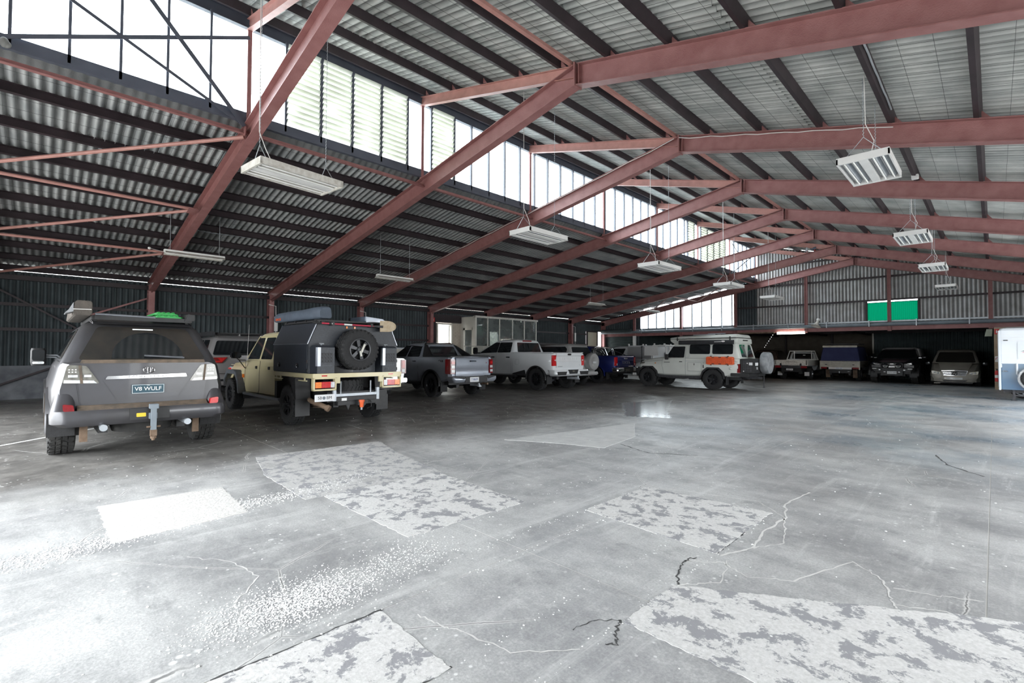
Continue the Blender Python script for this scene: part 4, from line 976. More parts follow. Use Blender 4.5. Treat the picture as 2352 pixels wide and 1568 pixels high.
# ================================================================== 2. silver wagon behind
c = Car('station_wagon', 'silver wagon with red wedge tail lights parked deep behind the beige ute', 'car', -14.85, 4.14)
c.hull([(.06, .50, 1.28, .80, .88, .82, .9), (.15, .46, 1.30, .86, .95, .88, .9), (.6, .44, 1.30, .9, .97, .89, .9), (3.4, .42, 1.26, .9, .97, .89, .9), (4.2, .45, 1.18, .86, .95, .82, .85), (4.62, .5, 1.06, .7, .85, .68, .8)], 'paint_grey_silver', [(.95, .40, .47), (3.7, .40, .47)])
c.cab(.12, 3.5, .42, 2.7, 1.27, 1.84, .88, .68, 'paint_grey_silver', r=.14)
c.rearwin([(.78, 1.315), (-.78, 1.315), (-.64, 1.715), (.64, 1.715)])
for sg in (1, -1):
    c.sidewin([(.5, 1.35), (1.3, 1.33), (1.3, 1.74), (.72, 1.74)], sg); c.sidewin([(1.37, 1.33), (2.2, 1.32), (2.2, 1.74), (1.37, 1.74)], sg); c.sidewin([(2.27, 1.32), (3.2, 1.31), (2.6, 1.74), (2.27, 1.74)], sg)
    L = c.rp('tail_light', [(sg*.88, 1.245), (sg*.44, 1.255), (sg*.58, 1.095), (sg*.80, 1.09)], .12, .10, 'tail_dark_red', .02)
    c.rp('lamp_strip', [(sg*.70, 1.235), (sg*.47, 1.245), (sg*.585, 1.12), (sg*.84, 1.115), (sg*.83, 1.155), (sg*.62, 1.16)], .018, .006, 'tail_red', .01, L)
    c.P('arch_trim', arc_mb(.95, .40, .45, sg*.93, sg*.985, 0, PI, 14, .04), 'black_plastic', smooth=40)
c.P('bumper', MB().loft([rrect(-.04, .4, -.9, .9, .50, .15), rrect(-.06, .4, -.95, .95, .56, .15), rrect(-.06, .4, -.95, .95, .68, .15), rrect(0, .4, -.93, .93, .76, .12)]), 'paint_grey_silver', smooth=40)
c.rp('bumper_insert', box2(.86, -.86, .60, .66), -.055, .012, 'black_plastic', .02)
c.rp('tailgate_seam', box2(.80, -.80, .80, .812), .065, .02, 'black_plastic', 0)
c.rp('number_plate', box2(-.18, .18, .93, 1.04), .06, .006, 'plate_white')
c.P('spoiler', MB().loft([[(.34, .62, 1.80), (.34, -.62, 1.80), (.38, -.62, 1.835), (.38, .62, 1.835)], [(.6, .64, 1.835), (.6, -.64, 1.835), (.6, -.64, 1.865), (.6, .64, 1.865)]]), 'paint_grey_silver', bevel=.01)
c.P('wiper', MB().bar((.13, -.35, 1.33), (.12, .12, 1.345), .02, .02), 'black_plastic')
rk = MB()
for y in (.56, -.56): rk.bx(.5, 2.7, y-.02, y+.02, 1.90, 1.95)
for x in (.52, 1.0, 1.5, 2.0, 2.68): rk.bx(x-.02, x+.02, -.56, .56, 1.92, 1.945)
for x in (.6, 2.5):
    for y in (.56, -.56): rk.bx(x-.03, x+.03, y-.02, y+.02, 1.82, 1.9)
c.P('roof_rack', rk, 'black_plastic')
c.P('antenna_fin', MB().loft([[(.62, -.02, 1.86), (.62, .02, 1.86), (.8, .02, 1.86), (.8, -.02, 1.86)], [(.60, -.004, 1.93), (.60, .004, 1.93), (.66, .004, 1.92), (.66, -.004, 1.92)]]), 'paint_silver')
c.P('awning_bag', MB().sec((.2, .78, 1.90), (2.4, .78, 1.90), rpoly([(-.06, -.06), (.06, -.06), (.06, .06), (-.06, .06)], .03)), 'bag_black', label='slim black awning')
c.under(.3, 4.4, .82); c.wheels([(.95, .80), (.95, -.80), (3.7, .80), (3.7, -.80)], .40, .26, .23, 'ten', 'alloy', 'rubber')

# ================================================================== 3. beige ute with black canopy
c = Car('utility_truck', 'beige dual cab ute with a black canopy and spare wheel on its back', 'ute', -8.55, 4.38, PI+math.radians(.7))
c.hull([(2.10, .46, 1.21, .78, .83, .81, .85), (2.2, .44, 1.23, .80, .84, .82, .85), (4.0, .42, 1.22, .80, .84, .82, .85), (4.08, .42, 1.18, .80, .84, .80, .85), (5.2, .46, 1.13, .80, .85, .74, .85), (5.42, .5, 1.09, .78, .83, .66, .85), (5.46, .55, 1.0, .7, .78, .6, .8)], 'paint_beige', [(4.66, .40, .47)], crown=.03)
c.cab(2.12, 4.02, 2.16, 3.32, 1.21, 1.84, .81, .70, 'paint_beige', r=.13)
for sg in (1, -1):
    c.sidewin([(2.35, 1.245), (3.02, 1.24), (2.88, 1.72), (2.35, 1.72)], sg); c.sidewin([(3.13, 1.24), (3.90, 1.235), (3.42, 1.72), (3.0, 1.72)], sg, r=.03)
    for i, xx in enumerate((2.98, 3.98)): c.P('door_seam', MB().tube([(xx, sg*(.838), 1.2), (xx+.02, sg*.848, .9), (xx+.06, sg*.838, .55), (xx+.16, sg*.822, .46)], .004, 5), 'ink_black')
    c.P('waist_crease', MB().tube([(2.2, sg*.838, 1.10), (5.2, sg*.815, 1.08)], .006, 6), 'paint_beige'); c.P('swage_line', MB().tube([(2.2, sg*.845, 1.0), (4.2, sg*.845, 1.0)], .004, 6), 'paint_beige')
    for xx in (2.42, 3.22): c.P('door_handle', MB().bx(xx-.055, xx+.055, sg*.835-.012, sg*.835+.016, 1.02, 1.085), 'black_plastic', bevel=.005)
    c.P('side_step', MB().bx(1.75, 4.05, sg*.82-.06, sg*.82+.06, .40, .455), 'alu_edge', bevel=.008)
    # angular front flare
    fo = [(4.05, .42), (4.14, .75), (4.30, .93), (4.45, .965), (5.02, .965), (5.24, .78), (5.30, .66)]; fi = [(5.22, .66), (5.16, .74), (4.96, .865), (4.5, .865), (4.36, .83), (4.22, .70), (4.13, .42)]
    c.P('flare', MB().plate([(x, sg*.80, z) for x, z in fo+fi], (0, sg*.17, 0)), 'grey_plastic', bevel=.012)
    c.P('indicator', MB().bx(4.02, 4.17, sg*.835, sg*.865, .755, .85) if 0 else MB().bx(3.98-.0+.07, 4.19, sg*.83, sg*.868, .985, 1.045) if 0 else MB().bx(4.055, 4.17, sg*.825, sg*.862, .79, .875), 'amber', bevel=.006)
    mr_ = c.P('mirror', MB().bx(3.62, 3.80, sg*1.13-.10, sg*1.13+.10, 1.255, 1.40), 'black_gloss', bevel=.025)
    c.P('mirror_arm', MB().tube([(3.72, sg*1.10, 1.255), (3.75, sg*1.05, 1.215), (3.98, sg*.85, 1.205)], .011, 7).tube([(3.75, sg*1.05, 1.215), (3.95, sg*.87, 1.03), (4.02, sg*.84, 1.02)], .011, 7), 'black_plastic', parent=mr_)
    c.rp('mirror_glass', box2(sg*1.13-.085, sg*1.13+.085, 1.27, 1.385), 3.622, .004, 'window_dark', .02, mr_)
c.screen([(.70, 1.25), (-.70, 1.25), (-.64, 1.74), (.64, 1.74)])
c.P('hood', MB().loft([[(4.05, -.62, 1.20), (4.05, .62, 1.20), (4.05, .55, 1.245), (4.05, -.55, 1.245)], [(5.36, -.56, 1.10), (5.36, .56, 1.10), (5.34, .5, 1.15), (5.34, -.5, 1.15)]]), 'paint_beige', bevel=.02)
c.P('headlight', MB().bx(5.2, 5.42, .62, .80, .90, 1.02).bx(5.2, 5.42, -.80, -.62, .90, 1.02), 'lamp_clear', bevel=.01)
for sg in (1, -1): c.P('corner_lamp', MB().bx(5.28, 5.44, sg*.70, sg*.83, .88, 1.0), 'tail_red', bevel=.01)
c.P('bull_bar', MB().bx(5.42, 5.62, -.88, .88, .52, .72).tube([(5.55, -.5, .72), (5.55, -.45, 1.08), (5.55, .45, 1.08), (5.55, .5, .72)], .03, 8), 'black_plastic', bevel=.02)
c.P('roof_gutter', MB().tube([(2.2, .735, 1.755), (3.36, .722, 1.755), (3.98, .80, 1.26)], .010, 6).tube([(2.2, -.735, 1.755), (3.36, -.722, 1.755), (3.98, -.80, 1.26)], .010, 6), 'paint_beige')
c.P('whip_antenna', MB().tube([(4.02, .80, 1.18), (3.90, .80, 2.05)], [.006, .002], 6), 'cable_white')
# tray
tr = MB()
for sg in (1, -1): tr.bx(.03, 1.98, sg*.905-.02*sg, sg*.865, .925, 1.01)
tr.bx(0, .06, -.91, .91, .935, 1.015); tr.bx(1.93, 1.98, -.9, .9, .925, 1.01); tr.bx(.06, 1.93, -.87, .87, .96, .99)
c.P('tray', tr, 'paint_beige', bevel=.005)
for a, b in ((1.48, 1.88), (.30, .98)):
    for sg in (1, -1): c.P('rope_rail', MB().bx(a, b, sg*.885, sg*.905, .865, .885).bx(a+.08, a+.11, sg*.885, sg*.905, .885, .93).bx(b-.11, b-.08, sg*.885, sg*.905, .885, .93), 'paint_beige')
def lamp_box(y0, y1, sg, seq):
    h = MB()
    for bx_ in ((y0, y1, .915, .945), (y0, y1, .705, .735)): h.bx(-.005, .09, bx_[0], bx_[1], bx_[2], bx_[3])
    h.bx(-.005, .09, y0, y0+.03, .705, .945); h.bx(-.005, .09, y1-.03, y1, .705, .945)
    o = c.P('lamp_housing', h, 'paint_beige', bevel=.004)
    ys = y1-.035; tot = y1-y0-.07
    t = c.rp('tail_light', box2(y0+.035, y1-.035, .755, .865), .03, .03, 'tail_red', .01, label='red, amber and clear lens in a beige box')
    for m_, fr_ in seq:
        c.rp('lens', box2(ys-tot*fr_+.003, ys-.003, .758, .862), .0, .008, m_, .006, t); ys -= tot*fr_
    return o
lamp_box(.47, .90, 1, (('amber', .32), ('tail_red', .46), ('lamp_clear', .22)))
lamp_box(-.90, -.47, -1, (('lamp_clear', .22), ('tail_red', .46), ('amber', .32)))
c.P('tray_valance', MB().bx(.0, .04, .40, .47, .83, .94).bx(.0, .04, -.47, -.40, .83, .94), 'paint_beige')
for y in (.70, -.66): c.rp('side_reflector', box2(y-.05, y+.05, .963, .985), 0, .004, 'tail_red', .004)
# canopy
cb = [(-.915, 1.015), (.915, 1.015), (.915, 1.55), (.745, 1.95), (-.745, 1.95), (-.915, 1.55)]
c.P('canopy', MB().loft([[(x, y, z) for y, z in cb] for x in (.20, 1.93)]), 'canopy_black', bevel=.008)
for sg in (1, -1):
    def sl(z): return .915-(z-1.55)*.17/.40+.004
    dl = c.P('canopy_door', MB().plate([(x, sg*.915, z) for x, z in rpoly([(.24, 1.03), (1.9, 1.03), (1.9, 1.545), (.24, 1.545)], .01)], (0, sg*.012, 0)).plate([(x, sg*sl(z), z) for x, z in ((.24, 1.555), (1.9, 1.555), (1.9, 1.945), (.24, 1.945))], (0, sg*.012, 0)), 'canopy_black')
    ed = MB()
    for x in (.215, .245, 1.905): ed.bar((x, sg*(sl(1.55)+.010), 1.55), (x, sg*(sl(1.95)+.010), 1.95), .010, .010)
    ed.bar((.21, sg*.925, 1.04), (.21, sg*.925, 1.55), .008, .008); ed.bar((.21, sg*.93, 1.552), (1.92, sg*.93, 1.552), .006, .008)
    c.P('edge_trim', ed, 'alu_edge')
    for x in (1.58, .66): 
        la = c.P('latch', MB().lathe([(.045, -.006), (.045, .012), (.03, .02), (.005, .02)], 16, (x, sg*.928, 1.15)), 'black_gloss', smooth=50); c.P('latch_handle', MB().tube([(x, sg*.95, 1.175), (x+.01, sg*.957, 1.145), (x, sg*.95, 1.115)], .011, 7), 'chrome', parent=la)
    hg = MB()
    for z in (1.20, 1.04): hg.bx(.205, .235, sg*.93-.006, sg*.93+.006, z, z+.06)
    c.P('door_hinge', hg, 'black_gloss')
# jerry can holders
for i, y0 in enumerate((.885, -.42)):
    y1 = y0-.37
    jh = c.P('jerry_holder', MB().loft([[(.195, y0, 1.02), (.0, y0-.05, 1.02), (.0, y1, 1.02), (.195, y1, 1.02)], [(.195, y0, 1.49), (.0, y0-.05, 1.49), (.0, y1, 1.49), (.195, y1, 1.49)], [(.195, y0-.04, 1.53), (.03, y0-.08, 1.53), (.03, y1+.04, 1.53), (.195, y1+.04, 1.53)]]), 'canopy_black')
    c.P('edge_strip', MB().plate([(.03, y0-.035, 1.15), (-.004, y0-.055, 1.15), (-.004, y0-.055, 1.49), (.03, y0-.035, 1.49)], (0, .004, 0)).bx(-.006, .0, y0-.11, y0-.055, 1.15, 1.49), 'alu_edge', parent=jh)
    xx = MB()
    for a in range(4):
        for b in range(3):
            yc, zc = y0-.145-a*.055, 1.365-b*.062
            for s_ in (1, -1): xx.plate([(-.001, yc-.024, zc-s_*.026), (-.001, yc-.014, zc-s_*.028), (-.001, yc+.024, zc+s_*.026), (-.001, yc+.014, zc+s_*.028)], (-.004, 0, 0))
            xx.plate([(-.001, yc-.026, zc-.003), (-.001, yc+.026, zc-.003), (-.001, yc+.026, zc+.003), (-.001, yc-.026, zc+.003)], (-.003, 0, 0))
    c.P('cutout_grid', xx, 'ink_black', parent=jh)
    text('lettering', 'JPF', .058, 'grey_plastic', jh, (-.004, y0-.15, 1.075), RT_REAR, .001, 1.25)
    c.P('cross_line', MB().bx(-.003, 0, y1+.05, y1+.24, 1.155, 1.16).bx(-.003, 0, y1+.075, y1+.08, 1.12, 1.19).bx(-.003, 0, y1+.20, y1+.205, 1.12, 1.19), 'grey_plastic', parent=jh)
    c.P('padlock', MB().tube([(.08, y0-.16, 1.53), (.08, y0-.12, 1.56), (.08, y0-.20, 1.555)], .014, 7), 'galv', parent=jh)
c.P('back_panel', MB().bx(.185, .2, .49, .05, 1.02, 1.15), 'black_gloss', bevel=.003)
# spare wheels
def fixed_wheel(car, name, R, w, rr, style, loc, rot, rimm='rim_black', tm='rubber'):
    a = obj(name, tyre_mb(R, w, rr), tm, car.root, smooth=35, loc=loc); b = obj('rim', rim_mb(rr, w, style), rimm, a, smooth=35); a.rotation_euler = rot; return a
sw = fixed_wheel(c, 'spare_wheel', .392, .27, .205, 'six', (.045, .045, 1.455), (0, 0, PI/2))
c.P('spare_bracket', MB().bar((-.085, .03, 1.40), (-.085, -.04, 1.56), .035, .02, (1, 0, 0)).bar((-.085, .05, 1.43), (-.085, .03, 1.33), .035, .02, (1, 0, 0)) , 'cream_frame', label='tan cranked bracket over the hub')
c.P('spare_mount', MB().bx(.1, .2, -.06, .15, 1.3, 1.6), 'black_plastic')
s2_ = fixed_wheel(c, 'spare_wheel', .385, .25, .205, 'six', (.50, .10, .755), (PI/2, 0, 0))
cr = MB()
for y in (.36, -.25): cr.tube([(.06, y, .60), (.06, y, .86)], .014, 8)
cr.bar((.05, .50, .605), (.05, -.40, .605), .05, .05).bx(.02, .08, .46, .52, .50, .70).bx(.02, .08, -.42, -.36, .45, .72)
c.P('spare_cradle', cr, 'galv', bevel=.004, label='galvanised spare wheel cradle')
c.P('cradle_bar', MB().bx(.02, .09, -.36, .46, .49, .57), 'black_plastic', bevel=.005)
plate_text(c, '50    BM', .69, .575, .0, .37, .125, size=.076)
c.rp('plate_swan', [(.705+.03*math.cos(2*PI*k/10), .575+.03*math.sin(2*PI*k/10)) for k in range(10)], -.007, .001, 'pipe_grey', 0, label='small blue swan emblem between the characters')
c.P('tow_bar', MB().bx(-.02, .12, -.40, .45, .42, .49).bx(-.12, .02, -.06, .10, .41, .50).prism([(.2, .44), (.3, .44), (.24, .32)], 'x', -.02, 0.02).prism([(-.12, .44), (-.02, .44), (-.06, .34)], 'x', -.02, .02), 'black_plastic', bevel=.004)
c.P('hitch_cover', MB().tube([(-.12, .03, .37), (-.12, .03, .47)], [.032, .045], 12).tube([(-.12, .03, .47), (-.12, .03, .51)], .055, 12), 'board_orange', smooth=40, label='orange rubber cap on the tow ball')
c.P('tow_pin', MB().tube([(-.12, .03, .32), (-.12, .03, .37)], .018, 8), 'galv')
c.P('trailer_plug_lead', MB().tube([(.0, -.16, .50), (-.06, -.2, .46), (-.06, -.2, .36), (-.02, -.14, .33)], .01, 6), 'black_plastic')
c.P('exhaust', MB().tube([(.9, .62, .50), (.30, .80, .50), (.06, .72, .44), (-.02, .66, .40)], .045, 14).tube([(-.02, .66, .40), (-.06, .63, .375)], .06, 14), 'rusty', smooth=50, label='tan exhaust pipe with flared tip')
c.P('white_sticker', MB().bx(.012, .019, .24, .33, .51, .56) if 0 else MB().bx(.012, .0198, .26, .36, .50, .55), 'sign_white')
for sg in (1, -1):
    c.P('mud_flap', MB().bx(.62, .64, sg*.70, sg*.97, .20, .52), 'black_plastic'); c.P('mudguard', MB().plate([(.63, sg*.68, .52), (.68, sg*.68, .92), (.98, sg*.68, .93), (.70, sg*.68, .52)], (0, sg*.28, 0)), 'black_plastic', bevel=.006)
c.P('corner_mast', MB().bx(1.93, 2.06, -.84, .84, .40, .80), 'black_plastic')
c.under(.1, 5.3, .60, .40, .66); c.axle(1.06, .38, .66); c.P('dark_gap_filler', MB().bx(.92, 2.05, -.86, .70, .42, .92), 'black_plastic'); c.axle(4.66, .38, .72)  # black box added under the tray to hide a bright gap
lf = MB()
for k in range(4): lf.bar((.45, .58, .36+.03*k), (1.7, .58, .30+.03*k), .06, .012)
c.P('leaf_spring', lf, 'rusty')
c.wheels([(1.06, .845), (1.06, -.80), (4.66, .87), (4.66, -.87)], .385, .255, .205, 'six', 'rim_black', 'rubber')
# roof gear
ag = c.P('awning_bag', MB().loft([[(x, .64+y*k, 2.105+z*k) for y, z in rpoly([(-.13, -.085), (.13, -.085), (.14, .06), (.08, .14), (-.10, .155)], .06)] for x, k in ((.10, .86), (.16, 1.), (.5, 1.02), (1.0, .93), (1.7, .95), (2.3, .9), (2.45, .75))]), 'bag_grey', smooth=60)
text('awning_lettering', 'DARCHE', .075, 'board_orange', ag, (2.12, .772, 2.085), RT_LEFT, .002)
rr = MB()
for x in (.35, .8, 1.3, 1.75): rr.bx(x-.025, x+.025, -.70, .74, 1.985, 2.015)
for y in (.70, -.70): rr.bx(.25, 1.9, y-.02, y+.02, 1.965, 2.005)
for x in (.35, 1.75):
    for y in (.6, -.6): rr.bx(x-.03, x+.03, y-.03, y+.03, 1.94, 1.985)
c.P('roof_rack', rr, 'black_plastic')
sp_ = c.P('solar_case', MB().loft([[(x, y, z) for y, z in ((-.28, 2.015), (-.70, 2.02), (-.70, 2.09), (-.28, 2.13))] for x in (.35, 1.0)]), 'solar', bevel=.012, label='pale blue-grey flat case')
c.P('case_lid', MB().bx(1.0, 1.25, -.72, -.36, 2.02, 2.14), 'black_plastic', parent=sp_, bevel=.01)
c.P('case_bracket', MB().bar((.33, -.70, 2.05), (.33, -.28, 2.02), .02, .03).bar((.33, -.70, 2.05), (.55, -.74, 2.0), .02, .03), 'alu_edge', parent=sp_)
# shovel clipped across the canopy back
sv = thing('shovel', 'long red handled shovel clipped across the back of the black canopy', 'shovel', (-8.55-.097, 4.38-.101, 1.935), PI+math.radians(.7))
obj('handle', MB().tube([(-.03, .78, 0), (-.03, -.42, -.015)], .016, 10), mat('handle_crimson', (.48, .035, .07), .45), sv, smooth=50)
obj('dark_grip', MB().tube([(-.03, .80, .0005), (-.03, .64, -.0015)], .0175, 10).tube([(-.03, .50, -.0035), (-.03, .45, -.004)], .0175, 10), 'black_plastic', sv, smooth=50)
obj('tape', MB().tube([(-.03, .21, -.007), (-.03, .05, -.009)], .0172, 10).tube([(-.03, .455, -.0035), (-.03, .43, -.004)], .0172, 10), 'sign_white', sv, smooth=50)
obj('socket', MB().tube([(-.03, -.40, -.014), (-.03, -.60, -.018)], [.02, .03], 10), 'steel_dark', sv, smooth=50)
mat('shovel_tan', (.52, .43, .30), .6, scale=14, col2=(.40, .30, .19))
obj('blade', MB().plate([(-.045, y, z) for y, z in [(-.54, .10), (-.54, -.12), (-.72, -.115)]+[(-.72-.19*math.sin(a), -.005-.11*math.cos(a)) for a in [PI*k/10 for k in range(1, 10)]]+[(-.72, .105)]], (.012, 0, 0)), 'shovel_tan', sv, bevel=.003)
for y in (.42, -.36): obj('clamp', MB().bx(-.05, .10, y-.025, y+.025, -.035, .03), 'black_plastic', sv, bevel=.006)
for y in (.19, .03): c.P('strap_tab', MB().bx(.185, .2, y-.015, y+.015, 1.86, 1.90), 'amber')

# ================================================================== 4. silver ute almost hidden behind the canopy
def ute_shell(c, paint, W, zbed, xcab, xfront, xnose, zroof, zbelt, rear_arch, front_arch, R, tumble=.14, hz=1.15, cabf=None):
    c.hull([(0, .52, zbed, W-.10, W-.06, W-.05, .92), (.1, .50, zbed, W-.06, W-.01, W-.04, .92), (xcab-.04, .46, zbed, W-.06, W, W-.03, .92), (xfront+.1, .44, zbed-.03, W-.06, W, W-.04, .90), (xfront+.3, .45, hz, W-.06, W, W-.12, .88), (xnose-.25, .48, hz-.07, W-.10, W-.04, W-.2, .85), (xnose, .54, hz-.2, W-.25, W-.18, W-.32, .8)], paint, [(rear_arch, R+.01, R+.075), (front_arch, R+.01, R+.075)])
    c.cab(xcab, xfront+.15, xcab+.07, xfront-(.62 if cabf is None else cabf), zbelt, zroof, W-.07, W-.07-tumble*1.6, paint, r=.12)
def cut_bed(c, body, x0, x1, w, z0, z1): cut(body, MB().bx(x0, x1, -w, w, z0, z1))
c = Car('utility_truck', 'silver ute mostly hidden behind the black canopy, one red tail light showing', 'ute', -12.1, 6.72)
ute_shell(c, 'paint_silver', .91, 1.24, 1.5, 3.3, 4.95, 1.74, 1.22, 1.15, 4.1, .38)
c.rearwin([(.66, 1.30), (-.66, 1.30), (-.58, 1.62), (.58, 1.62)])
for sg in (1, -1):
    c.sidewin([(1.72, 1.26), (2.5, 1.26), (2.5, 1.64), (1.78, 1.64)], sg); c.sidewin([(2.56, 1.26), (3.3, 1.25), (2.85, 1.64), (2.56, 1.64)], sg)
    L = c.rp('tail_light', [(sg*.90, .80), (sg*.73, .80), (sg*.73, 1.20), (sg*.90, 1.20)], .12, .13, 'tail_dark_red', .02); c.rp('lens', [(sg*.86, .96), (sg*.76, .96), (sg*.76, 1.17), (sg*.86, 1.17)], -.01, .006, 'tail_red', .015, L); c.rp('lens', [(sg*.86, .83), (sg*.76, .83), (sg*.76, .92), (sg*.86, .92)], -.01, .006, 'lamp_clear', .015, L)
c.rp('tailgate', box2(.70, -.70, .74, 1.22), 0, .02, 'paint_silver', .03, bevel=.006)
c.P('bumper', MB().bx(-.16, .06, -.86, .86, .55, .68), 'chrome', bevel=.02)
c.screen([(.72, 1.25), (-.72, 1.25), (-.6, 1.66), (.6, 1.66)])
c.under(.2, 4.7, .75); c.wheels([(1.15, .78), (1.15, -.78), (4.1, .78), (4.1, -.78)], .38, .25, .21, 'six', 'alloy', 'rubber')

# ================================================================== 5. grey-blue ute with black sail plane
c = Car('utility_truck', 'blue-grey metallic ute with a black sports bar, tonneau and 4x4 decal', 'ute', -11.56, 9.70)
W = .93
b = c.hull([(.03, .62, 1.27, .78, .80, .80, .95), (.12, .56, 1.285, .85, .90, .865, .95), (.5, .50, 1.29, .87, .93, .88, .95), (1.45, .46, 1.28, .87, .93, .88, .92), (3.35, .44, 1.24, .87, .93, .88, .9), (3.6, .45, 1.19, .87, .93, .80, .88), (4.75, .48, 1.10, .8, .9, .7, .85), (5.05, .54, .95, .62, .72, .55, .8)], 'paint_silverblue', [(.95, .40, .475), (4.15, .40, .475)])
c.cab(1.48, 3.5, 1.68, 2.7, 1.25, 1.72, .865, .60, 'paint_silverblue', r=.14)
c.rearwin([(.60, 1.30), (-.60, 1.30), (-.50, 1.62), (.50, 1.62)], 'window_dark')
for sg in (1, -1):
    c.sidewin([(1.68, 1.275), (2.42, 1.27), (2.42, 1.62), (1.80, 1.61)], sg, r=.06); c.sidewin([(2.48, 1.27), (3.30, 1.265), (2.78, 1.62), (2.48, 1.63)], sg)
    c.P('window_visor', MB().tube([(1.74, sg*(c.yw(1.56)+.01), 1.60), (2.42, sg*(c.yw(1.63)+.01), 1.64), (2.8, sg*(c.yw(1.62)+.01), 1.63)], .014, 6), 'black_gloss')
    # sail plane: slants from the cab roof to the bed rail
    c.P('sail_plane', MB().loft([[(1.62, sg*.56, 1.66), (1.62, sg*.62, 1.66), (1.74, sg*.62, 1.69), (1.74, sg*.56, 1.69)], [(.98, sg*.78, 1.285), (.98, sg*.86, 1.285), (1.50, sg*.86, 1.29), (1.50, sg*.78, 1.29)]]), 'black_plastic', bevel=.01)
    L = c.P('tail_light', MB().loft([[(.20, sg*.925, z), (-.005, sg*.86, z), (-.02, sg*.70, z), (.06, sg*.70, z)] for z in (.76, .80, 1.17, 1.21)]), 'tail_dark_red', bevel=.01)
    for zc in (.84, .97, 1.10): c.P('lens', MB().plate([(-.012, sg*.84, zc-.035), (-.026, sg*.72, zc-.035), (-.026, sg*.72, zc+.045), (-.012, sg*.84, zc+.045)], (-.006, 0, 0)), 'lamp_clear' if zc < 1.1 else 'tail_red', parent=L, bevel=.004)
    c.P('arch_trim', arc_mb(.95, .40, .455, sg*.88, sg*.955, -.05, PI+.05, 16, .045), 'black_plastic', smooth=45); c.P('arch_trim', arc_mb(4.15, .40, .455, sg*.88, sg*.955, -.05, PI+.05, 16, .045), 'black_plastic', smooth=45)
    for xx in (1.66, 2.5): c.P('door_seam', MB().tube([(xx, sg*.882, 1.24), (xx, sg*.932, .95), (xx+.02, sg*.89, .52)], .004, 5), 'ink_black')
    for xx in (1.80, 2.66): c.P('door_handle', MB().tube([(xx, sg*.92, 1.13), (xx+.1, sg*.945, 1.13), (xx+.19, sg*.92, 1.13)], .014, 7), 'black_gloss')
    c.P('side_step', MB().tube([(1.5, sg*.9, .42), (3.6, sg*.9, .42)], .04, 10), 'black_plastic'); c.P('mud_flap', MB().bx(.42, .435, sg*.66, sg*.92, .2, .5), 'rubber')
    mm_ = c.P('mirror', MB().sphere((3.18, sg*1.02, 1.30), .07, .11, .08), 'black_gloss', smooth=60); c.P('mirror_arm', MB().bx(3.15, 3.2, sg*.86, sg*.96, 1.26, 1.29), 'black_gloss', parent=mm_)
text('decal', '4X4', .10, 'ink_black', c.root, (.46, .905, 1.145), (RT_LEFT.x+.0, 0, RT_LEFT.z), .0012, 1.5, bold=.003)
c.P('tonneau', MB().loft([rrect(.04, 1.55, -.85, .85, 1.27, .08), rrect(.04, 1.55, -.85, .85, 1.305, .08), rrect(.08, 1.5, -.80, .80, 1.32, .07)]), 'black_plastic', smooth=40)
c.P('sports_bar', MB().loft([[(1.66, -.6, 1.63), (1.66, .6, 1.63), (1.66, .58, 1.70), (1.66, -.58, 1.70)], [(1.80, -.6, 1.66), (1.80, .6, 1.66), (1.80, .58, 1.735), (1.80, -.58, 1.735)]]), 'black_gloss', bevel=.015)
c.P('roof_rail', MB().tube([(1.9, .58, 1.745), (2.6, .56, 1.75)], .014, 7).tube([(1.9, -.58, 1.745), (2.6, -.56, 1.75)], .014, 7), 'black_plastic')
tg = c.P('tailgate', MB().loft([[(x, y, z) for y in (.665, -.665)] + [(x+.03, y, z) for y in (-.665, .665)] for x, z in ((.0, .70), (-.012, .82), (.015, .90), (-.02, 1.05), (-.012, 1.20), (-.03, 1.255), (.03, 1.28))]), 'paint_silverblue', smooth=25)
c.P('tailgate_handle', MB().bx(-.045, -.01, -.13, .13, 1.125, 1.175), 'black_gloss', parent=tg, bevel=.01)
text('badge_lettering', 'X', .075, 'tail_dark_red', tg, (-.02, -.56, 1.09), RT_REAR, .003, 1.2)
for y, s_ in ((.52, 'ISUZU'), (-.5, 'D-MAX')): text('badge_lettering', s_, .038, 'chrome', tg, (-.006, y, .775), RT_REAR, .002)
c.P('bumper', MB().loft([rrect(-.16, .2, -.83, .83, .505, .10), rrect(-.20, .2, -.87, .87, .56, .10), rrect(-.20, .22, -.89, .89, .62, .10), rrect(-.17, .25, -.88, .88, .68, .08)]), 'paint_silverblue', smooth=40)
c.P('bumper_step', MB().bx(-.205, -.05, -.46, .46, .51, .685), 'black_plastic', bevel=.012)
for sg in (1, -1): c.P('step_pad', MB().loft([[(-.20, sg*.46, .60), (-.20, sg*.52, .60), (-.20, sg*.84, .675), (-.20, sg*.80, .69), (-.20, sg*.46, .69)], [(-.04, sg*.46, .60), (-.04, sg*.52, .60), (-.04, sg*.84, .68), (-.04, sg*.80, .695), (-.04, sg*.46, .695)]]), 'black_plastic')
plate_text(c, 'T·8609', .09, .585, -.206, .36, .15, size=.095, m='ink_blue')
c.P('tow_hitch', MB().bx(-.34, .1, -.05, .02, .38, .43).tube([(-.3, -.015, .43), (-.3, -.015, .47)], .03, 10).bx(-.36, -.28, -.07, .04, .36, .40), 'galv', bevel=.006)
c.screen([(.72, 1.26), (-.72, 1.26), (-.58, 1.64), (.58, 1.64)])
c.P('headlight', MB().bx(4.6, 4.92, .52, .80, .90, 1.02).bx(4.6, 4.92, -.80, -.52, .90, 1.02), 'lamp_clear', bevel=.02)
c.under(.2, 4.8, .78); c.axle(.95, .38, .7); c.P('exhaust', MB().tube([(-.05, -.6, .42), (1., -.6, .42)], .035, 10), 'rusty')
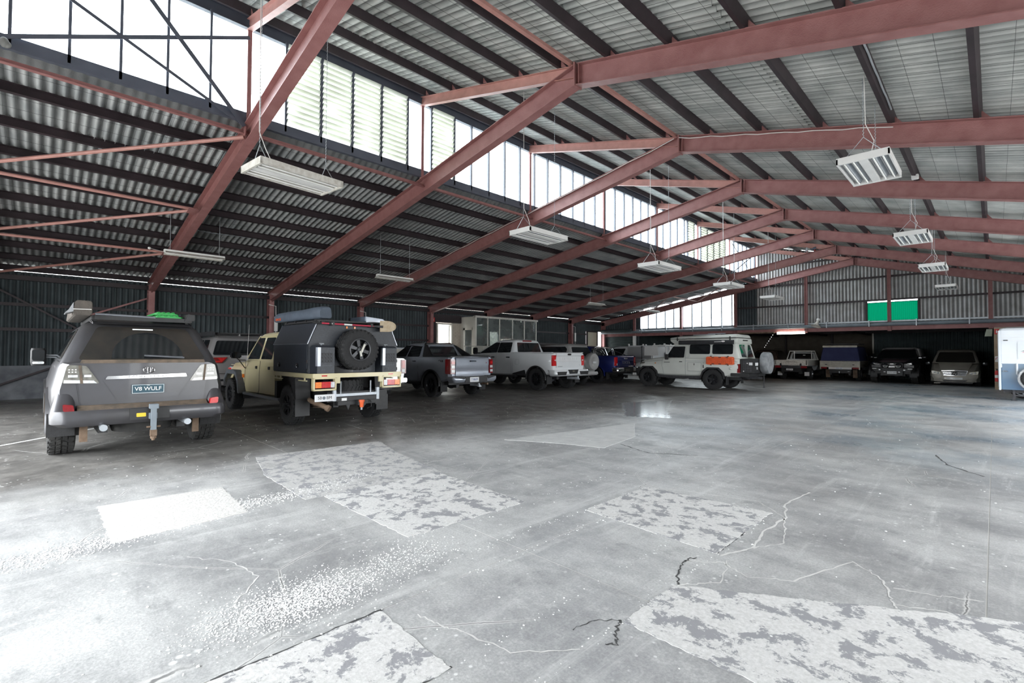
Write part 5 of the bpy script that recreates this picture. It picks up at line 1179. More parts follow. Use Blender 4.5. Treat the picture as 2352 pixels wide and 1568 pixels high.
c.wheels([(.95, .80), (.95, -.80), (4.15, .80), (4.15, -.80)], .385, .265, .225, 'six', 'rim_black', 'rubber')

# ================================================================== 6. big white pickup
c = Car('pickup_truck', 'large clean white crew cab pickup with black wheels and red tail lights', 'pickup', -11.47, 14.43)
W = 1.02
b = c.hull([(.02, .70, 1.41, .92, .93, .93, 1.0), (.10, .62, 1.42, .95, .99, .965, 1.0), (.6, .56, 1.43, .97, 1.02, .98, 1.0), (2.02, .54, 1.44, .97, 1.02, .98, 1.0), (4.35, .52, 1.40, .97, 1.02, .98, 1.0), (4.6, .52, 1.36, .97, 1.03, .88, 1.0), (5.9, .56, 1.26, .92, 1.0, .8, .95), (6.2, .62, 1.1, .75, .86, .7, .9)], 'paint_white', [(.80, .43, .50), (4.85, .43, .50)])
c.cab(2.05, 4.35, 2.20, 3.15, 1.40, 1.96, .955, .70, 'paint_white', r=.13)
rg = c.rearwin([(.70, 1.455), (-.70, 1.455), (-.64, 1.84), (.64, 1.84)], 'window_dark', r=.04)
c.P('seal', MB().bx(2.02, 2.08, -.84, .84, 1.435, 1.455), 'black_plastic')
c.P('slider_frame', MB().bx(2.075, 2.09, -.02, .0, 1.46, 1.83).bx(2.07, 2.085, .28, .30, 1.46, 1.83), 'black_plastic')
c.P('high_stop_lamp', MB().bx(2.13, 2.2, -.20, .30, 1.885, 1.935), 'tail_dark_red', bevel=.012)
for sg in (1, -1):
    c.sidewin([(2.24, 1.435), (3.02, 1.43), (3.02, 1.85), (2.30, 1.85)], sg, r=.04); c.sidewin([(3.04, 1.43), (4.12, 1.40), (3.32, 1.85), (3.04, 1.85)], sg, r=.04)
    c.P('arch_trim', arc_mb(.80, .43, .475, sg*.97, sg*1.045, -.05, PI+.05, 18, .05), 'black_plastic', smooth=45); c.P('arch_trim', arc_mb(4.85, .43, .475, sg*.97, sg*1.045, -.05, PI+.05, 18, .05), 'black_plastic', smooth=45)
    for xx in (2.03, 2.12, 3.03): c.P('door_seam', MB().tube([(xx, sg*.985, 1.40), (xx, sg*1.024, 1.0), (xx+.01, sg*1.0, .58)], .005, 5), 'pipe_grey')
    for xx in (2.22, 3.12): c.P('door_handle', MB().bx(xx, xx+.20, sg*1.01-.012, sg*1.01+.02, 1.225, 1.265), 'black_gloss', bevel=.008)
    L = c.P('tail_light', MB().loft([[(.06, sg*.965, z), (-.012, sg*.945, z), (-.018, sg*(.80 if 1.0 < z < 1.30 else .76), z), (.05, sg*.76, z)] for z in (.94, .97, 1.14, 1.16, 1.31, 1.34)]), 'tail_red', bevel=.006)
    c.P('lens', MB().bx(-.026, -.01, sg*.80, sg*.87, 1.13, 1.17), 'lamp_clear', parent=L); c.P('lens', MB().bx(-.026, -.01, sg*.78, sg*.93, 1.305, 1.335), 'tail_dark_red', parent=L)
    c.P('side_cladding', MB().loft([[(1.32, sg*1.0, .56), (2.05, sg*1.0, .56), (2.0, sg*1.0, .62), (1.38, sg*1.0, .76)], [(1.32, sg*1.045, .56), (2.05, sg*1.045, .56), (2.0, sg*1.045, .62), (1.38, sg*1.045, .76)]]), 'black_plastic', bevel=.008)
    c.P('side_step', MB().bx(1.9, 4.2, sg*.86, sg*1.02, .47, .53), 'black_plastic', bevel=.012); c.P('mud_flap', MB().bx(.25, .265, sg*.70, sg*1.0, .26, .56), 'rubber')
    mm_ = c.P('mirror', MB().bx(4.02, 4.16, sg*1.22-.10, sg*1.22+.10, 1.36, 1.64), 'black_gloss', bevel=.03); c.P('mirror_arm', MB().bx(4.07, 4.13, sg*.98, sg*1.14, 1.39, 1.44), 'black_plastic', parent=mm_)
c.P('fuel_door', MB().plate([(x, 1.022, z) for x, z in rpoly([(1.70, .98), (1.88, .98), (1.88, 1.15), (1.70, 1.15)], .03)], (0, .004, 0)), 'paint_white')
c.P('fuel_seam', MB().tube([(x, 1.024, z) for x, z in rpoly([(1.69, .97), (1.89, .97), (1.89, 1.16), (1.69, 1.16)], .03)]+[(1.69, 1.024, 1.0)], .003, 4), 'pipe_grey')
cut(b, MB().bx(.12, 2.0, -.86, .86, .98, 1.6))
c.P('bed_liner', MB().bx(.10, 2.01, -.87, .87, .96, .985), 'black_plastic')
c.P('bed_rail_cap', MB().bx(.05, 2.0, .85, .97, 1.425, 1.45).bx(.05, 2.0, -.97, -.85, 1.425, 1.45), 'paint_white', bevel=.008)
tg = c.P('tailgate', MB().loft([[(x, .755, z), (x, -.755, z), (x+.05, -.755, z), (x+.05, .755, z)] for x, z in ((-.01, .87), (-.02, .95), (-.02, 1.08), (.0, 1.12), (.0, 1.30), (-.025, 1.33), (-.03, 1.42), (.0, 1.435))]), 'paint_white', smooth=25)
c.P('tailgate_handle', MB().bx(-.045, -.02, -.10, .12, 1.335, 1.40), 'black_gloss', parent=tg, bevel=.015)
text('embossed_lettering', 'CHEVROLET', .15, 'paint_white', tg, (-.0, 0, 1.21), RT_REAR, .006, 1.3)
text('badge_lettering', 'SILVERADO', .045, 'pipe_grey', tg, (-.018, .55, .91), RT_REAR, .002, 1.2); text('badge_lettering', 'HD', .045, 'pipe_grey', tg, (-.018, -.65, .96), RT_REAR, .002)
bp = c.P('bumper', MB().loft([rrect(-.16, .2, -.96, .96, .565, .12), rrect(-.22, .2, -1.02, 1.02, .63, .12), rrect(-.22, .2, -1.03, 1.03, .73, .12), rrect(-.18, .24, -1.02, 1.02, .79, .10)]), 'paint_white', smooth=40)
c.P('bumper_center', MB().plate([(-.205, .30, .795), (-.205, -.30, .795), (-.205, -.24, .64), (-.205, .24, .64)], (-.025, 0, 0)), 'black_plastic', parent=bp)
c.rp('plate_holder', box2(.11, -.11, .68, .785), -.228, .008, 'ink_black', .01, bp); c.rp('plate_badge', box2(.07, -.07, .705, .76), -.236, .004, 'lamp_smoke', .005, bp)
for sg in (1, -1): c.P('bumper_slot', MB().plate([(-.214, sg*.92, .60), (-.214, sg*.44, .60), (-.214, sg*.38, .73), (-.214, sg*.95, .73)], (-.012, 0, 0)), 'black_plastic', parent=bp, bevel=.004)
c.P('tow_hitch', MB().bx(-.36, .1, -.09, -.0, .43, .52).tube([(-.40, -.045, .44), (-.40, -.045, .56)], .026, 10).bx(-.46, -.34, -.09, 0, .43, .47), 'galv', bevel=.006)
c.screen([(.82, 1.42), (-.82, 1.42), (-.68, 1.86), (.68, 1.86)])
c.P('clearance_lamp', MB().bx(3.06, 3.14, -.05, .05, 1.965, 1.995).bx(3.06, 3.14, .44, .52, 1.955, 1.985).bx(3.06, 3.14, -.52, -.44, 1.955, 1.985), 'paint_white', bevel=.006)
c.under(.2, 5.9, .85, .44, .72); c.axle(.80, .43, .8)
c.wheels([(.80, .87), (.80, -.87), (4.85, .87), (4.85, -.87)], .425, .285, .245, 'ten', 'rim_black', 'rubber')

# ================================================================== 7. silver wagon with spare wheel cover
c = Car('station_wagon', 'pale silver wagon with a round spare wheel cover on its tailgate', 'car', -12.42, 16.72)
c.hull([(.03, .52, 1.18, .74, .80, .80, .88), (.12, .48, 1.26, .80, .88, .83, .88), (.5, .44, 1.27, .83, .90, .84, .88), (3.2, .42, 1.24, .83, .90, .84, .86), (3.9, .45, 1.14, .8, .88, .76, .85), (4.35, .52, 1.0, .62, .74, .6, .8)], 'paint_silver', [(.85, .38, .45), (3.5, .38, .45)])
c.cab(.05, 3.3, .34, 2.4, 1.24, 1.80, .835, .62, 'paint_silver', r=.12)
c.rearwin([(.70, 1.30), (-.70, 1.30), (-.58, 1.68), (.58, 1.68)])
for sg in (1, -1):
    c.sidewin([(.42, 1.44), (.55, 1.32), (1.95, 1.31), (1.95, 1.70), (.55, 1.70), (.42, 1.60)], sg, r=.03); c.sidewin([(2.02, 1.31), (2.98, 1.30), (2.35, 1.69), (2.02, 1.70)], sg)
    c.rp('tail_light', box2(sg*.86, sg*.72, .86, 1.18), .16, .10, 'tail_red', .02)
c.P('spoiler', MB().loft([[(.24, .56, 1.75), (.24, -.56, 1.75), (.28, -.56, 1.79), (.28, .56, 1.79)], [(.5, .58, 1.80), (.5, -.58, 1.80), (.5, -.58, 1.825), (.5, .58, 1.825)]]), 'paint_silver', bevel=.01)
sc_ = c.P('spare_cover', MB().lathe([(.30, .10), (.375, .06), (.385, 0), (.385, -.14), (.35, -.20), (.22, -.215), (.20, -.205), (.005, -.21)], 36, (-.04, -.36, 1.05), 'x'), 'paint_silver', smooth=40)
c.rp('cover_label', box2(-.26, -.46, .99, 1.06), -.25, .006, 'paint_white', .01, sc_)
c.P('bumper', MB().loft([rrect(-.10, .3, -.85, .85, .47, .12), rrect(-.13, .3, -.89, .89, .53, .12), rrect(-.10, .3, -.87, .87, .62, .1)]), 'paint_silver', smooth=40)
c.P('tow_bar', MB().bx(-.2, .1, -.04, .04, .40, .46), 'black_plastic')
c.under(.2, 4.1, .76); c.wheels([(.85, .76), (.85, -.76), (3.5, .76), (3.5, -.76)], .38, .25, .21, 'five', 'alloy', 'rubber')

# ================================================================== 8. blue ute
c = Car('utility_truck', 'deep blue ute with a chrome sports bar and TOYOTA across the tailgate', 'ute', -12.46, 20.02)
b = c.hull([(.0, .60, 1.30, .84, .86, .86, .95), (.10, .54, 1.31, .90, .93, .89, .95), (.5, .50, 1.32, .92, .96, .91, .95), (1.5, .48, 1.31, .92, .96, .91, .92), (3.3, .46, 1.26, .92, .96, .91, .9), (3.6, .48, 1.2, .9, .95, .84, .9), (4.6, .5, 1.1, .82, .9, .72, .85), (4.9, .56, .96, .62, .74, .6, .8)], 'paint_blue', [(1.02, .38, .46), (4.05, .38, .46)])
cut(b, MB().bx(.08, 1.48, -.78, .78, .92, 1.5))
c.P('bed_liner', MB().bx(.07, 1.49, -.79, .79, .90, .925), 'black_plastic')
c.cab(1.5, 3.4, 1.62, 2.65, 1.28, 1.76, .89, .66, 'paint_blue', r=.13)
c.rearwin([(.68, 1.33), (-.68, 1.33), (-.60, 1.66), (.60, 1.66)])
for sg in (1, -1):
    c.sidewin([(1.7, 1.31), (2.42, 1.30), (2.42, 1.67), (1.78, 1.67)], sg); c.sidewin([(2.48, 1.30), (3.22, 1.29), (2.75, 1.66), (2.48, 1.67)], sg)
    sb = [(1.34, sg*.60, 1.72), (1.32, sg*.70, 1.70), (1.30, sg*.80, 1.52), (1.28, sg*.84, 1.33)]
    c.P('sports_bar', MB().tube(sb, .032, 10).tube([(1.24, sg*.60, 1.69), (1.22, sg*.69, 1.66), (1.20, sg*.80, 1.50), (1.18, sg*.84, 1.33)], .028, 10), 'chrome', smooth=50)
    c.P('bar_stay', MB().bar((1.28, sg*.76, 1.60), (.55, sg*.86, 1.34), .05, .04), 'black_plastic', bevel=.01)
    L = c.P('tail_light', MB().loft([[(.06, sg*.90, z), (-.015, sg*.885, z), (-.02, sg*.72, z), (.06, sg*.72, z)] for z in (.84, .90, 1.05, 1.20, 1.24)]), 'tail_red', bevel=.008)
    c.P('lens', MB().bx(-.028, -.012, sg*.74, sg*.80, .86, .95), 'lamp_clear', parent=L)
    c.P('arch_trim', arc_mb(1.02, .38, .445, sg*.90, sg*.985, -.05, PI+.05, 14, .035), 'paint_blue', smooth=45); c.P('mud_flap', MB().bx(.46, .475, sg*.66, sg*.94, .2, .52), 'rubber')
    c.P('mirror', MB().sphere((3.1, sg*1.04, 1.34), .06, .11, .09), 'paint_blue', smooth=60)
c.P('sports_bar_top', MB().tube([(1.34, -.60, 1.72), (1.34, .60, 1.72)], .032, 10).tube([(1.24, -.60, 1.69), (1.24, .60, 1.69)], .028, 10), 'chrome', smooth=50)
c.P('bed_rail_cap', MB().bx(.04, 1.5, .78, .89, 1.31, 1.335).bx(.04, 1.5, -.89, -.78, 1.31, 1.335), 'black_plastic')
tg = c.P('tailgate', MB().loft([[(x, .70, z), (x, -.70, z), (x+.05, -.70, z), (x+.05, .70, z)] for x, z in ((-.0, .78), (-.02, .86), (-.01, 1.08), (-.025, 1.25), (-.01, 1.31))]), 'paint_blue', smooth=25)
c.P('tailgate_handle', MB().bx(-.05, -.015, -.10, .16, 1.15, 1.215), 'chrome', parent=tg, bevel=.012)
text('embossed_lettering', 'TOYOTA', .185, 'paint_grey_silver', tg, (-.017, 0, .975), RT_REAR, .004, .95)
c.P('bumper', MB().loft([rrect(-.14, .2, -.88, .88, .54, .10), rrect(-.18, .2, -.93, .93, .60, .10), rrect(-.18, .2, -.93, .93, .70, .10), rrect(-.15, .22, -.91, .91, .76, .08)]), 'chrome', smooth=40)
c.P('bumper_step', MB().bx(-.185, -.05, -.42, .42, .55, .765), 'black_plastic', bevel=.01)
c.rp('number_plate', box2(-.06, .30, .585, .695), -.19, .006, 'lamp_smoke')
c.P('tow_hitch', MB().bx(-.32, .1, -.05, .04, .40, .46), 'galv')
c.screen([(.76, 1.3), (-.76, 1.3), (-.64, 1.68), (.64, 1.68)])
c.under(.2, 4.7, .8); c.axle(1.02, .38, .75); c.wheels([(1.02, .83), (1.02, -.83), (4.05, .83), (4.05, -.83)], .38, .26, .215, 'six', 'rim_black', 'rubber')

# ================================================================== 9. white service ute
c = Car('utility_truck', 'white service ute with a grey-sided canopy and roof rack posts', 'ute', -11.6, 23.36)
c.hull([(2.28, .46, 1.25, .82, .88, .86, .9), (4.0, .44, 1.22, .82, .88, .86, .9), (4.2, .45, 1.17, .82, .88, .78, .88), (5.1, .5, 1.06, .76, .86, .68, .85), (5.35, .56, .95, .6, .7, .56, .8)], 'paint_white', [(4.55, .38, .45)])
c.cab(2.3, 3.95, 2.36, 3.2, 1.22, 1.80, .86, .68, 'paint_white', r=.13)
for sg in (1, -1): c.sidewin([(2.48, 1.69), (2.60, 1.36), (2.72, 1.30), (3.75, 1.28), (3.30, 1.68)], sg, r=.05)
c.rearwin([(.6, 1.3), (-.6, 1.3), (-.55, 1.65), (.55, 1.65)]); c.screen([(.72, 1.26), (-.72, 1.26), (-.6, 1.7), (.6, 1.7)])
c.P('tray', MB().bx(0, 2.25, -.93, .93, .98, 1.08), 'paint_white', bevel=.01)
c.P('canopy', MB().loft([rrect(.80, 2.25, -.92, .92, 1.08, .05), rrect(.80, 2.25, -.92, .92, 1.80, .05), rrect(.83, 2.2, -.88, .88, 1.85, .05)]), 'paint_white', smooth=40)
for sg in (1, -1):
    c.sp('canopy_door', [(1.42, 1.15), (2.2, 1.15), (2.2, 1.78), (1.42, 1.78)], .92, .008, 'paint_silver', sg, .03); c.sp('canopy_door', [(.85, 1.15), (1.36, 1.15), (1.36, 1.78), (.85, 1.78)], .92, .008, 'paint_silver', sg, .03)
    c.P('door_strut', MB().bx(1.375, 1.40, sg*.92, sg*.945, 1.12, 1.80).bx(1.33, 1.44, sg*.92, sg*.94, 1.76, 1.80), 'black_plastic')
    c.sp('white_panel', [(.44, 1.32), (1.24, 1.32), (1.22, 1.80), (.48, 1.80)], .925, .02, 'sign_white', sg, .02)
    c.P('ladder_frame', MB().tube([(.76, sg*.9, 1.08), (.76, sg*.9, 1.84)], .03, 8).tube([(.76, sg*.9, 1.84), (.10, sg*.9, 1.84), (.03, sg*.9, 1.70), (.0, sg*.9, 1.08)], .03, 8), 'white_paint', smooth=50)
    c.P('rack_post', MB().bx(.66, .72, sg*.86, sg*.93, 1.85, 1.95).bx(.09, .16, sg*.86, sg*.93, 1.85, 1.94).bx(1.30, 1.36, sg*.86, sg*.93, 1.84, 1.92).bx(2.15, 2.21, sg*.86, sg*.93, 1.84, 1.94), 'white_paint')
c.P('headboard_frame', MB().tube([(.76, -.9, 1.84), (.76, .9, 1.84)], .03, 8).tube([(.08, -.9, 1.84), (.08, .9, 1.84)], .03, 8), 'white_paint')
c.P('tool_box', MB().bx(.05, .7, -.9, -.3, 1.08, 1.5), 'paint_white', bevel=.01)
c.under(.1, 5.1, .7, .42, .7); c.wheels([(1.2, .8), (1.2, -.8), (4.55, .8), (4.55, -.8)], .38, .25, .21, 'steel', 'alloy', 'rubber')
c.P('number_plate', MB().bx(-.02, 0, -.2, .2, .62, .74), 'plate_white')
c.P('tail_light', MB().bx(-.03, .02, .6, .9, .86, .96).bx(-.03, .02, -.9, -.6, .86, .96), 'tail_red')
c.P('mud_flap', MB().bx(.55, .57, .66, .95, .15, .9).bx(.55, .57, -.95, -.66, .15, .9), 'cable_white')
# ================================================================== 10. white troop carrier camper
c = Car('camper_truck', 'white long wheelbase camper with pop top roof, black awning and rear spare carrier', 'camper', -6.79, 19.76)
W = .905
b = c.hull([(.0, .55, 1.24, .86, .88, .87, .92), (.06, .54, 1.25, .88, .90, .885, .92), (2.15, .52, 1.25, .88, .905, .885, .92), (2.98, .52, 1.25, .88, .905, .885, .92), (3.10, .52, 1.24, .86, .90, .85, .9), (4.05, .58, 1.15, .84, .90, .74, .9), (4.22, .62, 1.10, .80, .86, .68, .88), (4.26, .66, 1.0, .74, .8, .62, .85)], 'paint_cream_white', [(1.03, .42, .475), (3.85, .42, .47)], crown=.035)
c.cab(.0, 3.06, .16, 2.62, 1.24, 1.86, .885, .80, 'paint_cream_white', r=.10)
for sg in (1, -1):
    c.sidewin([(2.20, 1.26), (3.0, 1.25), (2.70, 1.72), (2.17, 1.72)], sg, r=.03); c.sidewin([(1.14, 1.41), (1.98, 1.41), (1.98, 1.79), (1.14, 1.79)], sg, r=.06); c.sidewin([(.26, 1.41), (1.05, 1.41), (1.05, 1.79), (.26, 1.79)], sg, r=.06)
    for pts in ([(3.16, .895, 1.22), (3.17, .908, .92), (3.10, .89, .56)], [(2.12, .893, 1.73), (2.14, .91, .92), (2.14, .885, .54)], [(2.0, .875, 1.78), (1.98, .89, 1.28), (2.12, .893, 1.26)], [(2.14, .91, 1.13), (.08, .91, 1.13)], [(3.16, .90, 1.13), (4.1, .87, 1.08)]):
        c.P('door_seam', MB().tube([(x, sg*y, z) for x, y, z in pts], .004, 5), 'pipe_grey')
    c.P('door_handle', MB().bx(2.27, 2.40, sg*.90, sg*.925, 1.075, 1.105), 'black_plastic', bevel=.006); c.P('indicator', MB().sphere((3.48, sg*.905, 1.02), .03, .02, .022, 8, 6), 'amber', smooth=60)
    c.P('badge', MB().bx(2.82, 3.08, sg*.905, sg*.913, 1.055, 1.075), 'steel_dark')
    c.P('mirror', MB().bx(2.80, 2.92, sg*1.05-.02 if sg > 0 else sg*1.05-.12, sg*1.05+.12 if sg > 0 else sg*1.05+.02, 1.17, 1.40), 'black_plastic', bevel=.02); c.P('mirror_arm', MB().tube([(2.9, sg*.9, 1.27), (2.87, sg*1.05, 1.27)], .012, 6), 'black_plastic')
    for xc, zc in ((1.03, .42), (3.85, .42)): c.P('arch_flare', MB().plate([(x, sg*.86, z) for x, z in [(xc-.50, zc+.02), (xc-.44, zc+.28), (xc-.25, zc+.47), (xc+.22, zc+.47), (xc+.40, zc+.32), (xc+.52, zc+.02), (xc+.46, zc+.02), (xc+.36, zc+.26), (xc+.18, zc+.41), (xc-.2, zc+.41), (xc-.38, zc+.24), (xc-.44, zc+.02)]], (0, sg*.085, 0)), 'black_plastic', bevel=.01)
    c.P('sill_rail', MB().bx(1.55, 3.35, sg*.80, sg*.88, .42, .52), 'steel_dark'); c.P('mud_flap', MB().bx(.50, .515, sg*.64, sg*.90, .22, .56), 'black_plastic')
    c.P('tail_light', MB().bx(-.012, .10, sg*.80, sg*.90, .70, 1.04), 'tail_dark_red', bevel=.008)
    c.P('roof_gutter', MB().tube([(.15, sg*.845, 1.83), (2.66, sg*.835, 1.80), (3.05, sg*.885, 1.28)], .012, 6), 'paint_cream_white')
hl_ = c.P('service_hatch', MB().plate([(x, .905, z) for x, z in rpoly([(1.48, .73), (2.02, .73), (2.02, 1.06), (1.48, 1.06)], .02)], (0, .008, 0)), 'paint_cream_white')
c.P('hatch_seam', MB().tube([(x, .914, z) for x, z in [(1.47, .72), (2.03, .72), (2.03, 1.07), (1.47, 1.07), (1.47, .72)]], .004, 4), 'pipe_grey', parent=hl_); c.P('hatch_latch', MB().bx(1.755, 1.775, .91, .925, .96, 1.03), 'ink_black', parent=hl_)
c.P('inlet_socket', MB().bx(1.37, 1.41, .905, .925, .86, .93).bx(1.37, 1.41, .905, .925, .94, .98).bx(1.38, 1.40, .905, .92, 1.04, 1.07), 'ink_black', bevel=.004)
c.P('round_cap', MB().lathe([(.05, .90), (.05, .925), (.04, .93), (.005, .93)], 18, (.33, 0, .86)), 'paint_cream_white', smooth=40)
# roof: fixed rise, front prow and hinged lid
rise = MB().loft([[(x, y, z) for y, z in ((w_, z0), (w2, z1), (-w2, z1), (-w_, z0))] for x, w_, w2, z0, z1 in ((.12, .80, .74, 1.83, 2.03), (2.62, .80, .74, 1.80, 2.01), (2.80, .74, .68, 1.90, 2.06), (2.90, .70, .66, 1.95, 2.08))])
c.P('roof_rise', rise, 'paint_cream_white', bevel=.02)
c.P('pop_top', MB().loft([[(x, y, z) for y, z in ((.76, z0), (.76, z0+.035), (.66, z1), (-.66, z1), (-.76, z0+.035), (-.76, z0))] for x, z0, z1 in ((.16, 2.05, 2.15), (.24, 2.05, 2.19), (2.45, 2.03, 2.15), (2.88, 2.02, 2.09))]), 'paint_cream_white', bevel=.012)
c.P('lid_seam', MB().tube([(2.86, .762, 2.035), (.2, .762, 2.05), (.15, .70, 2.05), (.15, -.70, 2.05), (.2, -.762, 2.05), (2.86, -.762, 2.035)], .010, 6), 'black_plastic')
for x in (.40, 2.54):
    for sg in (1, -1): c.P('lid_latch', MB().bx(x-.025, x+.025, sg*.765-.01, sg*.765+.02, 1.95, 2.10), 'black_plastic', bevel=.006)
c.P('roof_vent', MB().bx(1.25, 1.40, -.2, .25, 2.15, 2.19).bx(.86, .98, -.1, .2, 2.17, 2.2), 'black_plastic', bevel=.01)
c.P('solar_bar', MB().bar((1.1, .45, 2.21), (2.0, .45, 2.195), .03, .03).bar((.75, .3, 2.24), (1.45, .3, 2.235), .03, .03).bx(1.3, 1.36, .43, .47, 2.16, 2.21), 'alu_edge')
c.P('solar_panel', MB().bx(.5, 1.6, -.5, .3, 2.20, 2.225), 'black_gloss')
for x in (.6, 1.5):
    for y in (-.45, .25): c.P('panel_foot', MB().bx(x-.03, x+.03, y-.03, y+.03, 2.14, 2.21), 'alu_edge')
aw = c.P('awning_bag', MB().sec((2.40, .90, 1.885), (.22, .90, 1.875), rpoly([(-.075, -.09), (.075, -.09), (.08, .05), (.03, .085), (-.075, .085)], .03)), 'bag_black', bevel=.01)
c.P('awning_logo', MB().plate([(.58+.07*math.cos(a), .981, 1.905+.028*math.sin(a)) for a in [2*PI*k/14 for k in range(14)]], (0, .004, 0)).plate([(.66, .981, 1.885), (.92, .981, 1.88), (.92, .981, 1.90), (.64, .981, 1.905)], (0, .004, 0)), 'cable_white', parent=aw)
c.rearwin([(.62, 1.30), (-.62, 1.30), (-.58, 1.78), (.58, 1.78)]); c.P('door_split', MB().bx(-.01, .1, .08, .11, .6, 1.8), 'paint_cream_white')
c.P('high_vent', MB().bx(.085, .12, -.22, .22, 1.93, 1.97), 'black_plastic')
c.screen([(.78, 1.28), (-.78, 1.28), (-.72, 1.76), (.72, 1.76)])
c.P('hood', MB().loft([[(3.12, -.62, 1.25), (3.12, .62, 1.25), (3.12, .55, 1.30), (3.12, -.55, 1.30)], [(4.2, -.50, 1.12), (4.2, .50, 1.12), (4.16, .45, 1.17), (4.16, -.45, 1.17)]]), 'paint_cream_white', bevel=.02)
c.P('headlight', MB().loft([[(4.02, sg_, z) for sg_, z in ((.60, .90), (.88, .90), (.86, 1.06), (.60, 1.08))], [(4.29, sg_, z) for sg_, z in ((.56, .92), (.78, .93), (.76, 1.04), (.56, 1.05))]]).loft([[(4.02, -sg_, z) for sg_, z in ((.60, .90), (.88, .90), (.86, 1.06), (.60, 1.08))], [(4.29, -sg_, z) for sg_, z in ((.56, .92), (.78, .93), (.76, 1.04), (.56, 1.05))]]), 'lamp_smoke', bevel=.01)
c.P('grille', MB().bx(4.2, 4.28, -.5, .5, .82, 1.05), 'black_plastic', bevel=.01)
c.P('bull_bar', MB().bx(4.24, 4.46, -.86, .86, .60, .80).tube([(4.42, .5, .8), (4.42, .42, 1.12), (4.42, -.42, 1.12), (4.42, -.5, .8)], .03, 8), 'black_plastic', bevel=.02)
c.P('bumper', MB().bx(-.34, .34, -.92, .92, .55, .69), 'black_plastic', bevel=.02)
# rear carriers: black box with cross-hatched face, spare wheel behind
bx_ = c.P('rear_box', MB().bx(-.52, -.03, -.5, .90, .70, 1.24), 'black_plastic', bevel=.012)
q_ = MB()
for i in range(5):
    for j in range(5): q_.bx(-.42+i*.06, -.375+i*.06, .90, .912, .76+j*.085, .83+j*.085)
c.P('quilted_panel', q_, 'steel_dark', parent=bx_)
c.P('box_latch', MB().bx(-.16, -.13, .90, .92, .75, .79).bx(-.30, -.26, .90, .92, 1.05, 1.09), 'cable_white', parent=bx_)
sp2 = fixed_wheel(c, 'spare_wheel', .40, .27, .215, 'steel', (-.66, .02, 1.08), (0, 0, PI/2))
c.P('spare_cover', MB().lathe([(.40, .12), (.415, .10), (.415, -.10), (.40, -.145), (.30, -.15), (.005, -.15)], 32, (-.66, .02, 1.08), 'x'), 'bag_grey_pale' if 'bag_grey_pale' in MATS else mat('bag_grey_pale', (.33, .34, .35), .6, scale=5, col2=(.15, .16, .17), bump=.3), smooth=40)
c.rp('number_plate', box2(.55, .85, .985, 1.095), -.535, .006, 'plate_white')
c.P('side_plate', MB().bx(-.46, -.34, .90, .914, 1.0, 1.10), 'plate_white', parent=bx_)
c.P('rear_lamp', MB().bx(-.545, -.52, .60, .66, .84, .93), 'lamp_clear')
c.P('tow_bar', MB().bx(-.5, .2, -.05, .05, .46, .54), 'steel_dark'); c.P('exhaust', MB().tube([(.2, .3, .45), (.9, .4, .45)], .04, 10), 'rusty')
c.under(.1, 4.2, .70, .42, .62); c.axle(1.03, .42, .75); c.axle(3.85, .42, .75)
c.P('fuel_tank', MB().bx(1.6, 2.2, -.55, .55, .36, .5).bx(2.3, 3.1, .3, .75, .38, .52), 'steel_dark', bevel=.03)
c.wheels([(1.03, .79), (1.03, -.79), (3.85, .79), (3.85, -.79)], .41, .27, .205, 'five', 'rim_black', 'rubber')
ob = board('recovery_board', 'orange recovery board strapped flat to the side of the white camper', 'board_orange', 1.08, .31)
ob.rotation_mode = 'XYZ'; ob.matrix_world = Matrix.Translation((-8.04, 19.76-.905-.06, 1.155)) @ Matrix(((1, 0, 0), (0, 0, -1), (0, 1, 0))).to_4x4()
bk = MB()
for x in (.42, 1.08): bk.bx(x-.02, x+.02, .90, .962, .97, 1.0).bx(x-.02, x+.02, .90, .962, 1.31, 1.34)
c.P('board_bracket', bk, 'black_plastic')

# ================================================================== annex row
def bar_text(*a, **k): return text(*a, **k)
c = Car('utility_truck', 'old white tray ute with a pipe headboard and black-lettered tailgate', 'ute', -8.05, 30.0, PI/2)
c.P('tray', MB().bx(0, 2.25, -.84, .84, .80, .85), 'white_dirty', bevel=.008)
c.P('tailgate', MB().bx(-.02, .02, -.75, .75, .85, 1.10), 'white_dirty', bevel=.008)
for sg in (1, -1): c.P('side_board', MB().bx(.02, 2.2, sg*.80, sg*.84, .85, 1.10), 'white_dirty', bevel=.006); c.P('gate_hinge', MB().bx(-.04, 0, sg*.50-.04, sg*.50+.04, .80, .92), 'ink_black')
text('lettering', 'TOYOTA', .10, 'ink_black', c.root, (-.024, .0, 1.0), RT_REAR, .001, 1.2)
hb = MB()
hp = [(2.3, -.82, 1.10), (2.28, -.655, 1.62), (2.28, .655, 1.62), (2.3, .82, 1.10)]
hb.tube(hp, .035, 8).tube([(2.29, -.50, 1.12), (2.29, -.49, 1.62)], .035, 8).tube([(2.29, .42, 1.12), (2.29, .42, 1.62)], .035, 8).bx(2.26, 2.32, -.82, .82, 1.06, 1.14)
c.P('headboard', hb, 'sign_white', smooth=50)
c.hull([(2.36, .5, 1.1, .70, .78, .76, .8), (3.7, .48, 1.08, .70, .80, .76, .8), (4.7, .52, .98, .66, .76, .66, .75), (4.8, .58, .85, .55, .62, .55, .7)], 'paint_white', [(4.2, .34, .40)])
c.cab(2.38, 3.7, 2.46, 3.2, 1.08, 1.58, .77, .62, 'paint_white'); c.rearwin([(.55, 1.16), (-.55, 1.16), (-.52, 1.48), (.52, 1.48)])
c.rp('window_sticker', box2(-.02, -.14, 1.36, 1.40), 2.41, .004, 'sign_white', .005)
